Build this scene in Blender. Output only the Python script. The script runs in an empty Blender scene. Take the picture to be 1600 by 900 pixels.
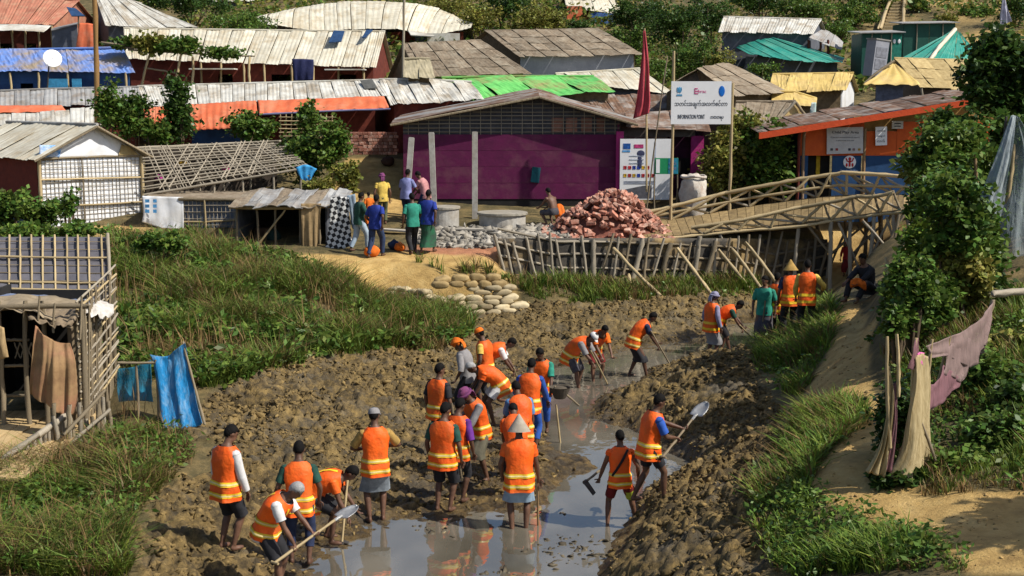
import bpy, bmesh, math, random
import numpy as np
from mathutils import Vector, Matrix, Euler, Quaternion
D = bpy.data; SC = bpy.context.scene; COL = SC.collection
random.seed(11); rng = np.random.default_rng(11)
R = math.radians

# ------------------------------------------------------------------ camera
F = 48/36*1600.0            # focal length in photograph pixels
H = 6.1                     # lens height above the water
PITCH = math.atan(300/F)
CT, ST = math.cos(PITCH), math.sin(PITCH)
cam = D.cameras.new('camera'); cam.lens = 48; cam.sensor_width = 36
cam.clip_start = 0.1; cam.clip_end = 3000
camo = D.objects.new('camera', cam); COL.objects.link(camo)
camo.location = (0, 0, H); camo.rotation_euler = (math.pi/2 - PITCH, 0, 0)
SC.camera = camo
# ------------------------------------------------------------------ world, sun, exposure
SUN_DIR = Vector((0.87, -0.33, 1.0)).normalized()      # towards the sun: right of and a little behind the camera
SUN_EL = math.asin(SUN_DIR.z); SUN_AZ = math.atan2(SUN_DIR.x, SUN_DIR.y)
W = D.worlds.new('World'); SC.world = W; W.use_nodes = True
wn = W.node_tree.nodes; wl = W.node_tree.links
sky = wn.new('ShaderNodeTexSky'); sky.sky_type = 'NISHITA'; sky.sun_disc = False
sky.sun_elevation = SUN_EL; sky.sun_rotation = SUN_AZ
sky.air_density = 1.0; sky.dust_density = 1.5
wn['Background'].inputs['Strength'].default_value = 0.095
wl.new(sky.outputs[0], wn['Background'].inputs['Color'])
sl = D.lights.new('sun', 'SUN'); sl.energy = 4.6; sl.angle = R(0.5); sl.color = (1.0, 0.95, 0.86)
so = D.objects.new('sun', sl); COL.objects.link(so)
so.rotation_euler = SUN_DIR.to_track_quat('Z', 'Y').to_euler(); so.location = (30, -20, 40)
SC.view_settings.view_transform = 'Standard'; SC.view_settings.look = 'None'
SC.view_settings.exposure = 0.38; SC.view_settings.gamma = 1.0
SC.render.engine = 'CYCLES'
SC.cycles.max_bounces = 6; SC.cycles.diffuse_bounces = 2; SC.cycles.glossy_bounces = 2
SC.cycles.transparent_max_bounces = 8; SC.cycles.transmission_bounces = 2

# ------------------------------------------------------------------ pixel helpers (photograph pixels -> places in the world)
def ray(px, py):
    a = (px-800)/F; b = (450-py)/F
    return a, CT + b*ST, -ST + b*CT
def at(px, py, Y):
    a, dy, dz = ray(px, py); s = Y/dy
    return Vector((a*s, Y, H + dz*s))
def ppm(p):                                   # photograph pixels per metre at a point
    return F/(p[1]*CT + (H-p[2])*ST)
def xof(px, Y, z):
    return (px-800)/F*(Y*CT + (H-z)*ST)

# ------------------------------------------------------------------ object helpers
INV = {}
def link(name, me, parent=None, mat=None):
    o = D.objects.new(name, me); COL.objects.link(o)
    if mat is not None and me is not None and len(me.materials) == 0: me.materials.append(mat)
    if parent is not None:
        o.parent = parent; inv = INV.get(parent.name)
        if inv is not None: o.matrix_parent_inverse = inv
    return o
def tag(o, label=None, cat=None, group=None, kind=None):
    if label: o['label'] = label
    if cat: o['category'] = cat
    if group: o['group'] = group
    if kind: o['kind'] = kind
    return o
def thing(name, label, cat, loc=(0,0,0), group=None):
    """Empty at the base of a thing; its parts are built in world space and keep their place."""
    o = D.objects.new(name, None); COL.objects.link(o); o.empty_display_size = .2
    o.location = loc
    INV[o.name] = Matrix.Translation(-Vector(loc))
    return tag(o, label, cat, group)
def world_of(o):
    """world matrix worked out from the parent chain, without waiting for the depsgraph"""
    m = o.matrix_basis.copy()
    return m if o.parent is None else world_of(o.parent) @ o.matrix_parent_inverse @ m
def sub(o, p):
    """make o, built in world space, a child of p"""
    o.parent = p; o.matrix_parent_inverse = world_of(p).inverted(); return o
def subpart(name, me, p, mat=None):
    return sub(link(name, me, None, mat), p)
def mesh(name, verts, faces, mat=None, smooth=False):
    me = D.meshes.new(name)
    me.from_pydata([tuple(v) for v in verts], [], faces)
    if mat: me.materials.append(mat)
    if smooth: me.polygons.foreach_set('use_smooth', [True]*len(me.polygons))
    me.update()
    return me
def npmesh(name, V, Fq, mat=None, smooth=False):
    """fast mesh from numpy arrays, all faces with the same corner count"""
    me = D.meshes.new(name); k = Fq.shape[1]
    me.vertices.add(len(V)); me.vertices.foreach_set('co', np.asarray(V, np.float32).ravel())
    me.loops.add(Fq.size); me.loops.foreach_set('vertex_index', np.asarray(Fq, np.int32).ravel())
    me.polygons.add(len(Fq)); me.polygons.foreach_set('loop_start', np.arange(0, Fq.size, k, dtype=np.int32))
    me.polygons.foreach_set('loop_total', np.full(len(Fq), k, np.int32))
    if smooth: me.polygons.foreach_set('use_smooth', np.ones(len(Fq), bool))
    if mat: me.materials.append(mat)
    me.update(calc_edges=True); me.validate()
    return me
def bm_mesh(name, bm, mat=None, smooth=False):
    me = D.meshes.new(name); bm.normal_update(); bm.to_mesh(me); bm.free()
    if mat: me.materials.append(mat)
    if smooth: me.polygons.foreach_set('use_smooth', [True]*len(me.polygons))
    return me
class MB:
    """collects verts and faces"""
    def __init__(s): s.v = []; s.f = []
    def add(s, v, f):
        n = len(s.v); s.v += [Vector(p) for p in v]; s.f += [tuple(i+n for i in q) for q in f]; return s
    def box(s, c, d, rot=None):
        c = Vector(c); hx, hy, hz = d[0]/2, d[1]/2, d[2]/2
        P = [Vector((x, y, z)) for z in (-hz, hz) for y in (-hy, hy) for x in (-hx, hx)]
        if rot is not None: P = [rot @ p for p in P]
        return s.add([c+p for p in P], [(0,2,3,1),(4,5,7,6),(0,1,5,4),(2,6,7,3),(0,4,6,2),(1,3,7,5)])
    def slab(s, quad, t, n=None):
        """quad of four corners with thickness t along -n"""
        q = [Vector(p) for p in quad]
        if n is None: n = (q[1]-q[0]).cross(q[3]-q[0]).normalized()
        b = [p - n*t for p in q]
        return s.add(q+b, [(0,1,2,3),(7,6,5,4),(0,4,5,1),(1,5,6,2),(2,6,7,3),(3,7,4,0)])
    def tube(s, pts, r, n=8, caps=True):
        pts = [Vector(p) for p in pts]; m = len(pts)
        rr = r if isinstance(r, (list, tuple)) else [r]*m
        base = len(s.v); up = None
        for i, p in enumerate(pts):
            t = (pts[min(i+1, m-1)] - pts[max(i-1, 0)]).normalized()
            if up is None:
                up = Vector((1,0,0)) if abs(t.z) > .9 else Vector((0,0,1))
                up = (up - t*up.dot(t)).normalized()
            else:
                up = up - t*up.dot(t)
                up = up.normalized() if up.length > 1e-5 else Vector((1,0,0))
            w = t.cross(up)
            for k in range(n):
                a = 2*math.pi*k/n
                s.v.append(p + (up*math.cos(a) + w*math.sin(a))*rr[i])
        for i in range(m-1):
            for k in range(n):
                a = base+i*n+k; b = base+i*n+(k+1)%n
                s.f.append((a, b, b+n, a+n))
        if caps:
            s.f.append(tuple(base+k for k in range(n))[::-1]); s.f.append(tuple(base+(m-1)*n+k for k in range(n)))
        return s
    def ell(s, c, r, n=10, m=7, rot=None):
        c = Vector(c); base = len(s.v)
        for i in range(m+1):
            th = math.pi*i/m
            for k in range(n):
                a = 2*math.pi*k/n
                p = Vector((r[0]*math.sin(th)*math.cos(a), r[1]*math.sin(th)*math.sin(a), r[2]*math.cos(th)))
                s.v.append(c + (rot @ p if rot is not None else p))
        for i in range(m):
            for k in range(n):
                a = base+i*n+k; b = base+i*n+(k+1)%n
                s.f.append((a, a+n, b+n, b))
        return s
    def me(s, name, mat=None, smooth=False):
        return mesh(name, s.v, s.f, mat, smooth)
    def obj(s, name, mat=None, parent=None, smooth=False):
        return link(name, s.me(name, mat, smooth), parent)

# ------------------------------------------------------------------ procedural materials
MATS = {}
def lin(r, g, b):
    f = lambda c: (c/255/12.92 if c/255 <= .04045 else ((c/255+.055)/1.055)**2.4)
    return (f(r), f(g), f(b))
def mat(name, col, col2=None, scale=6.0, stretch=(1,1,1), rough=.8, spec=.3, bump=.3, bscale=None, rand=.15, island=0.0,
        detail=6, contrast=.5, metal=0.0, translucent=0.0, bdist=.02, dirt=None, dscale=1.5, damt=.5, hue=0.0, dthr=.47):
    if name in MATS: return MATS[name]
    m = D.materials.new(name); m.use_nodes = True; MATS[name] = m
    nt = m.node_tree; N = nt.nodes; L = nt.links; bs = N['Principled BSDF']
    if col2 is None: col2 = tuple(c*.6 for c in col)
    tc = N.new('ShaderNodeTexCoord'); mp = N.new('ShaderNodeMapping'); mp.inputs['Scale'].default_value = stretch
    L.new(tc.outputs['Object'], mp.inputs['Vector'])
    oi = N.new('ShaderNodeObjectInfo')
    ad = N.new('ShaderNodeVectorMath'); ad.operation = 'ADD'
    sc = N.new('ShaderNodeVectorMath'); sc.operation = 'SCALE'; sc.inputs['Scale'].default_value = 37.0
    cb = N.new('ShaderNodeCombineXYZ')
    for k in range(3): L.new(oi.outputs['Random'], cb.inputs[k])
    L.new(cb.outputs[0], sc.inputs[0]); L.new(mp.outputs[0], ad.inputs[0]); L.new(sc.outputs[0], ad.inputs[1])
    nz = N.new('ShaderNodeTexNoise'); nz.inputs['Scale'].default_value = scale; nz.inputs['Detail'].default_value = detail
    nz.inputs['Roughness'].default_value = .65
    L.new(ad.outputs[0], nz.inputs['Vector'])
    rp = N.new('ShaderNodeMapRange'); rp.inputs['From Min'].default_value = .5-contrast/2*.6; rp.inputs['From Max'].default_value = .5+contrast/2*.6
    L.new(nz.outputs['Fac'], rp.inputs['Value'])
    mx = N.new('ShaderNodeMix'); mx.data_type = 'RGBA'; mx.inputs[6].default_value = (*col2, 1); mx.inputs[7].default_value = (*col, 1)
    L.new(rp.outputs[0], mx.inputs[0])
    out = mx.outputs[2]
    if dirt is not None:
        n2 = N.new('ShaderNodeTexNoise'); n2.inputs['Scale'].default_value = dscale; n2.inputs['Detail'].default_value = 8; n2.inputs['Roughness'].default_value = .7
        L.new(ad.outputs[0], n2.inputs['Vector'])
        r2 = N.new('ShaderNodeMapRange'); r2.inputs['From Min'].default_value = dthr; r2.inputs['From Max'].default_value = dthr+.16; r2.inputs['To Max'].default_value = damt
        L.new(n2.outputs['Fac'], r2.inputs['Value'])
        m2 = N.new('ShaderNodeMix'); m2.data_type = 'RGBA'; m2.inputs[7].default_value = (*dirt, 1)
        L.new(r2.outputs[0], m2.inputs[0]); L.new(out, m2.inputs[6]); out = m2.outputs[2]
    if rand > 0 or island > 0 or hue > 0:
        hs = N.new('ShaderNodeHueSaturation')
        src = oi.outputs['Random']; amt = rand
        if island > 0:
            ge = N.new('ShaderNodeNewGeometry'); src = ge.outputs['Random Per Island']; amt = island
        r3 = N.new('ShaderNodeMapRange'); r3.inputs['To Min'].default_value = 1-amt; r3.inputs['To Max'].default_value = 1+amt
        L.new(src, r3.inputs['Value']); L.new(r3.outputs[0], hs.inputs['Value'])
        if hue > 0:
            wm = N.new('ShaderNodeMath'); wm.operation = 'MULTIPLY'; wm.inputs[1].default_value = 7.31
            fr = N.new('ShaderNodeMath'); fr.operation = 'FRACT'
            L.new(src, wm.inputs[0]); L.new(wm.outputs[0], fr.inputs[0])
            r4 = N.new('ShaderNodeMapRange'); r4.inputs['To Min'].default_value = .5-hue; r4.inputs['To Max'].default_value = .5+hue*.55
            L.new(fr.outputs[0], r4.inputs['Value']); L.new(r4.outputs[0], hs.inputs['Hue'])
        L.new(out, hs.inputs['Color']); out = hs.outputs[0]
    L.new(out, bs.inputs['Base Color'])
    bs.inputs['Roughness'].default_value = rough; bs.inputs['Specular IOR Level'].default_value = spec; bs.inputs['Metallic'].default_value = metal
    if bump > 0:
        nb = N.new('ShaderNodeTexNoise'); nb.inputs['Scale'].default_value = bscale or scale*3; nb.inputs['Detail'].default_value = 5
        L.new(ad.outputs[0], nb.inputs['Vector'])
        bp = N.new('ShaderNodeBump'); bp.inputs['Strength'].default_value = bump; bp.inputs['Distance'].default_value = bdist
        L.new(nb.outputs['Fac'], bp.inputs['Height']); L.new(bp.outputs[0], bs.inputs['Normal'])
    if translucent > 0:
        tr = N.new('ShaderNodeBsdfTranslucent'); L.new(out, tr.inputs['Color'])
        ms = N.new('ShaderNodeMixShader'); ms.inputs[0].default_value = translucent
        L.new(bs.outputs[0], ms.inputs[1]); L.new(tr.outputs[0], ms.inputs[2])
        L.new(ms.outputs[0], N['Material Output'].inputs['Surface'])
    return m
def net_mat(name, col, alpha=.5, dirt=None):
    """fine netting: see-through weave with folds of its own geometry"""
    if name in MATS: return MATS[name]
    m = mat(name, col, tuple(c*.7 for c in col), scale=4, stretch=(3,3,.7), rough=.85, bump=.7, bscale=5, bdist=.04, rand=0, dirt=dirt, dscale=2.5, damt=.55)
    nt = m.node_tree; N = nt.nodes; L = nt.links
    tp = N.new('ShaderNodeBsdfTransparent'); ms = N.new('ShaderNodeMixShader')
    nz = N.new('ShaderNodeTexNoise'); nz.inputs['Scale'].default_value = 2.0; nz.inputs['Detail'].default_value = 4
    tc = N.new('ShaderNodeTexCoord'); L.new(tc.outputs['Object'], nz.inputs['Vector'])
    mr = N.new('ShaderNodeMapRange'); mr.inputs['From Min'].default_value = .3; mr.inputs['From Max'].default_value = .7
    mr.inputs['To Min'].default_value = max(0, alpha-.18); mr.inputs['To Max'].default_value = min(1, alpha+.18)
    L.new(nz.outputs['Fac'], mr.inputs['Value']); L.new(mr.outputs[0], ms.inputs[0])
    L.new(tp.outputs[0], ms.inputs[1]); L.new(N['Principled BSDF'].outputs[0], ms.inputs[2])
    L.new(ms.outputs[0], N['Material Output'].inputs['Surface'])
    return m

# ------------------------------------------------------------------ noise
def _h(ix, iy, s):
    a = (ix.astype(np.int64)*374761393 + iy.astype(np.int64)*668265263 + s*1442695041) & 0xffffffff
    a = ((a ^ (a >> 13))*1274126177) & 0xffffffff
    return ((a ^ (a >> 16)) & 0xffffff)/float(0xffffff)
def vnoise(x, y, s=0):
    ix = np.floor(x); iy = np.floor(y); fx = x-ix; fy = y-iy
    u = fx*fx*(3-2*fx); v = fy*fy*(3-2*fy)
    return ((_h(ix,iy,s)*(1-u) + _h(ix+1,iy,s)*u)*(1-v) + (_h(ix,iy+1,s)*(1-u) + _h(ix+1,iy+1,s)*u)*v)
def fbm(x, y, s=0, o=4, g=.5):
    t = 0; a = 1; n = 0
    for i in range(o):
        t = t + a*vnoise(x*2**i+13.7*i, y*2**i-7.1*i, s+i); n += a; a *= g
    return t/n
def cracks(x, y, s=0):
    """broken clods: flat-topped, tilted lumps parted by sharp cracks"""
    ix = np.floor(x); iy = np.floor(y); f1 = np.full_like(x, 9.); f2 = np.full_like(x, 9.); hh = np.zeros_like(x); tx = np.zeros_like(x); ty = np.zeros_like(x)
    for dx in (-1,0,1):
        for dy in (-1,0,1):
            cx = ix+dx; cy = iy+dy; ax = x-(cx+_h(cx,cy,s)); ay = y-(cy+_h(cx,cy,s+1)); d = ax*ax+ay*ay
            n = d < f1; f2 = np.where(n, f1, np.minimum(f2, d)); f1 = np.where(n, d, f1)
            hh = np.where(n, _h(cx,cy,s+2), hh); tx = np.where(n, ax*(_h(cx,cy,s+3)-.5), tx); ty = np.where(n, ay*(_h(cx,cy,s+4)-.5), ty)
    e = np.sqrt(f2)-np.sqrt(f1)
    return np.clip(e/.22, 0, 1)**.7*(.25+.75*hh)+1.3*(tx+ty)
def cells(x, y, s=0):
    """lumpy cell heights: rounded clods of random size"""
    ix = np.floor(x); iy = np.floor(y); best = np.zeros_like(x)
    for dx in (-1,0,1):
        for dy in (-1,0,1):
            cx = ix+dx; cy = iy+dy
            px = cx+_h(cx,cy,s); py = cy+_h(cx,cy,s+1); r = .25+.6*_h(cx,cy,s+2); hgt = .25+.75*_h(cx,cy,s+3)
            d2 = (x-px)**2 + ((y-py)*1.0)**2
            best = np.maximum(best, hgt*np.sqrt(np.maximum(0, r*r-d2)))
    return best
# ------------------------------------------------------------------ ground
ST_ = [
 (6,  [(-900,2.0),(0,1.0),(400,.1),(480,-.25),(900,-.25),(960,.1),(1150,.9),(1420,1.5),(1800,1.9),(2600,3)]),
 (14, [(-400,.7),(0,.45),(200,.35),(360,.15),(430,.05),(480,-.2),(900,-.25),(950,.1),(1050,.6),(1150,1.0),(1300,1.3),(1420,1.55),(1500,1.72),(1600,1.78),(1800,2.0),(2400,3)]),
 (16, [(-400,.7),(0,.5),(200,.42),(350,.25),(450,.07),(500,-.15),(880,-.25),(925,0),(1000,.5),(1100,.85),(1200,1.15),(1260,1.5),(1300,1.68),(1450,1.75),(1600,1.95),(2000,2.6)]),
 (18, [(-400,.7),(0,.5),(130,.5),(200,.55),(300,.35),(380,.15),(460,.06),(560,-.02),(600,-.15),(920,-.25),(960,.05),(1040,.5),(1120,.8),(1220,1.1),(1300,1.6),(1380,1.75),(1450,1.85),(1600,2.3),(2000,3)]),
 (20, [(-400,.6),(0,.45),(130,.5),(200,.66),(330,.45),(450,.25),(560,.15),(640,.10),(720,.06),(800,.05),(850,.02),(875,-.15),(900,-.25),(970,-.25),(1005,.1),(1080,.5),(1160,.85),(1240,1.1),(1310,1.65),(1370,1.75),(1450,2.0),(1600,2.6),(2000,3.2)]),
 (22, [(-400,.6),(0,.45),(150,.5),(200,.7),(330,.6),(450,.5),(560,.3),(680,.14),(760,.12),(850,.13),(920,.08),(945,-.15),(1060,-.25),(1090,.05),(1130,.4),(1200,.85),(1260,1.15),(1315,1.68),(1345,1.75),(1385,2.4),(1450,2.35),(1600,2.8),(2000,3.3)]),
 (24, [(-400,1.0),(0,.55),(160,.55),(205,.9),(330,.85),(450,.75),(560,.5),(660,.18),(730,.09),(780,.06),(850,.03),(880,-.2),(990,-.25),(1020,.1),(1080,.5),(1150,.8),(1230,.95),(1290,1.4),(1315,1.75),(1350,1.78),(1380,2.6),(1470,2.5),(1600,3.0),(2000,3.5)]),
 (26, [(-400,1.2),(0,.6),(160,.7),(210,1.15),(320,1.1),(430,.95),(540,.8),(620,.5),(680,.22),(740,.06),(780,-.03),(820,.02),(855,-.12),(900,-.2),(925,.02),(980,.4),(1060,.7),(1150,.9),(1230,1.0),(1290,1.5),(1315,1.8),(1355,1.82),(1385,2.6),(1480,2.6),(1600,3.1),(2000,3.6)]),
 (29, [(-400,2),(0,1.4),(200,1.45),(330,1.35),(460,1.1),(560,.9),(650,.6),(720,.3),(800,.12),(840,.03),(865,-.15),(990,-.15),(1020,.12),(1090,.5),(1170,.7),(1240,.95),(1300,1.6),(1320,1.85),(1365,1.88),(1400,2.4),(1500,2.8),(1600,3.2),(2000,3.7)]),
 (32, [(-400,2.2),(0,1.8),(200,1.75),(350,1.65),(480,1.4),(560,1.1),(640,.75),(720,.5),(800,.35),(880,.15),(950,.03),(985,-.15),(1120,-.2),(1150,.05),(1200,.35),(1260,.9),(1310,1.4),(1370,1.8),(1440,2.3),(1520,2.9),(1600,3.3),(2000,3.8)]),
 (34.3,[(-400,2.4),(0,2.1),(200,2.0),(350,1.85),(480,1.65),(545,1.45),(575,.75),(610,.55),(700,.42),(800,.45),(900,.42),(1000,.25),(1080,.02),(1110,-.15),(1190,-.2),(1220,.1),(1280,.8),(1330,1.35),(1390,2.0),(1450,2.5),(1600,3.4),(2000,3.9)]),
 (35.4,[(-400,2.4),(0,2.1),(200,2.0),(350,1.85),(480,1.72),(555,1.6),(582,.8),(640,.62),(700,.5),(800,.55),(850,.75),(950,.62),(1050,.3),(1110,.05),(1140,-.15),(1210,-.15),(1240,.15),(1290,.8),(1340,1.4),(1390,2.1),(1450,2.6),(1600,3.4),(2000,4)]),
 (36.2,[(-400,2.45),(0,2.1),(200,2.0),(400,1.83),(560,1.7),(620,1.66),(760,1.6),(815,1.3),(870,1.05),(960,.85),(1050,.6),(1110,.2),(1150,-.1),(1215,-.12),(1250,.2),(1300,.85),(1345,1.5),(1395,2.2),(1450,2.7),(1600,3.4),(2000,4)]),
 (37.5,[(-400,2.5),(0,2.1),(200,2.0),(400,1.85),(600,1.78),(760,1.75),(800,1.2),(900,1.0),(1000,.85),(1100,.6),(1170,.2),(1200,-.08),(1240,-.08),(1280,.25),(1320,.9),(1370,2.0),(1450,2.7),(1600,3.5),(2000,4)]),
 (39.5,[(-400,2.6),(0,2.2),(200,2.1),(400,2.0),(760,1.95),(800,1.5),(1000,1.2),(1100,.95),(1180,.85),(1230,.3),(1260,.2),(1290,.55),(1340,1.0),(1390,2.1),(1460,2.9),(1600,3.6),(2000,4)]),
 (41.5,[(-400,2.7),(0,2.3),(60,2.26),(230,2.25),(400,2.2),(760,2.2),(1000,2.25),(1180,2.2),(1280,1.3),(1340,1.35),(1400,2.2),(1460,3.0),(1600,3.7),(2000,4)]),
 (45, [(-600,3.0),(0,2.9),(230,2.9),(540,2.8),(620,2.7),(760,2.5),(1000,2.5),(1120,2.6),(1200,2.9),(1300,3.0),(1450,3.2),(1600,3.8),(2000,4.2)]),
 (47, [(-600,3.6),(0,3.4),(540,3.5),(620,3.55),(760,3.0),(1000,2.8),(1200,3.1),(1450,3.4),(1600,4),(2000,4.5)]),
 (50, [(-600,4.2),(600,4.1),(1000,3.6),(1450,3.9),(1600,4.4),(2000,5)]),
 (58, [(-600,5.7),(600,5.6),(1000,5.3),(1600,5.7),(2000,6)]),
 (68, [(-600,8.3),(600,8.2),(1000,7.4),(1400,7.3),(1600,7.8),(2000,8)]),
 (80, [(-600,11),(600,10.8),(1000,10),(1400,10.5),(1600,11),(2000,11)]),
 (100,[(-600,15.5),(600,15.5),(1400,15.2),(2000,15.5)]),
 (140,[(-600,25),(2000,25)]),
 (400,[(-600,60),(2000,60)]),
]
STY = np.array([s[0] for s in ST_], float)
STU = [(np.array([xof(p, s[0], z) for p, z in s[1]])/s[0], np.array([z for p, z in s[1]])) for s in ST_]
def base_np(x, y):
    yc = np.clip(y, STY[0], STY[-1]-1e-3); u = x/np.maximum(y, STY[0])
    i = np.clip(np.searchsorted(STY, yc, side='right')-1, 0, len(STY)-2)
    out = np.zeros_like(x)
    for k in range(len(STY)-1):
        m = i == k
        if not m.any(): continue
        t = (yc[m]-STY[k])/(STY[k+1]-STY[k])
        out[m] = np.interp(u[m], *STU[k])*(1-t) + np.interp(u[m], *STU[k+1])*t
    return out
# regular base grid used for looking heights up; smoothed so the stations do not show
GX0, GX1, GY0, GY1, GS = -34., 34., 6., 74., .1
gx = np.arange(GX0, GX1+GS/2, GS); gy = np.arange(GY0, GY1+GS/2, GS)
GXX, GYY = np.meshgrid(gx, gy)
GZ = base_np(GXX, GYY)
# retaining fence: ground behind it stays up at the terrace
FP0 = at(778, 432, 37.4); FP1 = at(1292, 432, 40.2)
fdir = Vector((FP1.x-FP0.x, FP1.y-FP0.y)).normalized(); fnrm = Vector((-fdir.y, fdir.x)); flen = (FP1-FP0).to_2d().length
s_ = (GXX-FP0.x)*fdir.x + (GYY-FP0.y)*fdir.y; d_ = (GXX-FP0.x)*fnrm.x + (GYY-FP0.y)*fnrm.y
terr = 1.85 + np.clip(GYY-38, 0, 8)*.115
w_ = np.clip((d_-.12)/.12, 0, 1)*np.clip((s_+.1)/.1, 0, 1)*np.clip((flen+.3-s_)/.3, 0, 1)*np.clip((6-d_)/3, 0, 1)
def blur(Z, n):
    for _ in range(n):
        P = np.pad(Z, 1, mode='edge'); Z = (P[:-2,1:-1]+P[2:,1:-1]+P[1:-1,:-2]+P[1:-1,2:]+4*Z)/8
    return Z
GZ = blur(GZ, 5)
GZ = np.where(w_ > 0, GZ*(1-w_) + np.maximum(GZ, terr)*w_, GZ)
GZ = blur(GZ, 1)
def base_h(x, y):
    x = np.asarray(x, float); y = np.asarray(y, float)
    fx = np.clip((x-GX0)/GS, 0, len(gx)-1.001); fy = np.clip((y-GY0)/GS, 0, len(gy)-1.001)
    ix = fx.astype(int); iy = fy.astype(int); a = fx-ix; b = fy-iy
    z = (GZ[iy,ix]*(1-a)+GZ[iy,ix+1]*a)*(1-b) + (GZ[iy+1,ix]*(1-a)+GZ[iy+1,ix+1]*a)*b
    far = (y > GY1-.2) | (np.abs(x) > GX1-.2) | (y < GY0+.1)
    if np.any(far): z = np.where(far, base_np(np.atleast_1d(x), np.atleast_1d(y)).reshape(np.shape(x)), z)
    return z
def bh(x, y): return float(base_h(np.array([x]), np.array([y]))[0])
def hit(px, py, Y0=9., Y1=140.):
    """where the line of sight through a photograph pixel meets the ground"""
    Y = np.concatenate([np.arange(Y0, 60, .04), np.arange(60, Y1, .2)])
    a, dy, dz = ray(px, py); s = Y/dy; x = a*s; z = H+dz*s
    g = np.maximum(base_h(x, Y), 0.0)
    k = np.argmax(z <= g)
    if z[k] > g[k]: k = len(Y)-1
    return Vector((x[k], Y[k], g[k]))
def poly_xy(pts):
    return np.array([[*hit(px, py)[:2]] for px, py in pts])
def inside(P, x, y):
    c = np.zeros(np.shape(x), bool); n = len(P); j = n-1
    for i in range(n):
        xi, yi = P[i]; xj, yj = P[j]
        q = ((yi > y) != (yj > y)) & (x < (xj-xi)*(y-yi)/(yj-yi+1e-12)+xi)
        c ^= q; j = i
    return c
Z_MUD = poly_xy([(225,899),(215,830),(250,770),(330,740),(335,695),(262,668),(330,618),(420,585),(500,560),(600,548),(690,548),(730,525),(660,508),(610,500),(700,498),(810,478),(900,478),(1000,470),(1090,462),(1180,462),(1215,480),(1205,520),(1185,560),(1190,600),(1225,640),(1215,700),(1180,730),(1170,790),(1185,840),(1215,899)])
Z_PATH = poly_xy([(1520,899),(1440,840),(1330,800),(1255,770),(1285,720),(1330,680),(1345,655),(1312,630),(1262,632),(1262,600),(1290,560),(1300,520),(1305,480),(1345,475),(1360,520),(1352,600),(1370,640),(1420,650),(1385,745),(1450,775),(1600,768),(1700,775),(1700,899)])
Z_TERR = poly_xy([(375,397),(560,398),(780,385),(778,420),(730,424),(700,425),(640,410),(560,440),(500,425),(440,405)])
GRASS = {
 'left':  poly_xy([(170,372),(235,385),(300,372),(380,398),(450,410),(500,432),(545,445),(590,475),(610,490),(690,492),(740,505),(735,530),(690,548),(600,552),(500,562),(420,590),(330,610),(280,600),(190,600),(186,480),(172,470)]),
 'near':  poly_xy([(-200,760),(0,740),(130,715),(190,640),(250,650),(295,690),(300,740),(250,770),(205,800),(190,860),(200,899),(-200,899)]),
 'strip': poly_xy([(1190,800),(1180,760),(1195,735),(1225,720),(1235,680),(1250,650),(1290,640),(1345,635),(1350,655),(1320,690),(1290,715),(1255,765),(1330,800),(1440,840),(1520,899),(1215,899),(1180,840)]),
 'fence': poly_xy([(640,408),(700,424),(775,420),(790,432),(900,440),(1000,440),(1100,440),(1190,450),(1180,465),(1090,466),(1000,470),(900,476),(850,470),(810,452),(780,440),(700,430)]),
 'rbank': poly_xy([(1300,480),(1302,520),(1275,580),(1250,618),(1205,606),(1185,575),(1195,530),(1215,500),(1260,492)]),
 'right': poly_xy([(1395,480),(1500,470),(1700,470),(1700,765),(1600,768),(1450,775),(1390,742),(1415,660),(1400,600),(1380,560)]),
}

def ground_z(x, y):
    """base height plus the relief of the surface itself, with zone weights"""
    z = base_h(x, y)
    jx = x + .35*(fbm(x*1.3, y*1.3, 91, 3)-.5); jy = y + .35*(fbm(x*1.3, y*1.3, 95, 3)-.5)
    mud = inside(Z_MUD, jx, jy).astype(float); path = inside(Z_PATH, jx, jy).astype(float); ter = inside(Z_TERR, jx, jy).astype(float)
    return z, mud, path, ter
# one sheet, cells small near the camera and large far away
xs = [0.]; st = .04
while xs[-1] < 7.5: xs.append(xs[-1]+st)
while xs[-1] < 20: st = min(st*1.03, .14); xs.append(xs[-1]+st)
while xs[-1] < 330: st *= 1.13; xs.append(xs[-1]+st)
xs = np.array([-v for v in xs[:0:-1]] + xs)
ys = [-120., -60., -25., -8., 0., 5., 8., 10., 11.5]; st = .06
while ys[-1] < 15.5: ys.append(ys[-1]+st)
st = .036
while ys[-1] < 26: ys.append(ys[-1]+st)
while ys[-1] < 48: st = min(st*1.006, .13); ys.append(ys[-1]+st)
while ys[-1] < 400: st *= 1.05; ys.append(ys[-1]+st)
ys = np.array(ys)
XX, YY = np.meshgrid(xs, ys)
keep = (np.abs(XX) < YY*.46+3) | (YY < 11.4) | (np.abs(XX) > 19)
ZZ, MUD, PATH, TER = ground_z(XX, YY)
nearw = np.clip((60-YY)/10, 0, 1)*np.clip((YY-10)/2, 0, 1)*np.clip((22-np.abs(XX))/3, 0, 1)
def gblur(Z, n): return blur(Z, n)
MUDs = gblur(MUD, 3); PATHs = gblur(PATH, 3); TERs = gblur(TER, 3)
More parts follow.
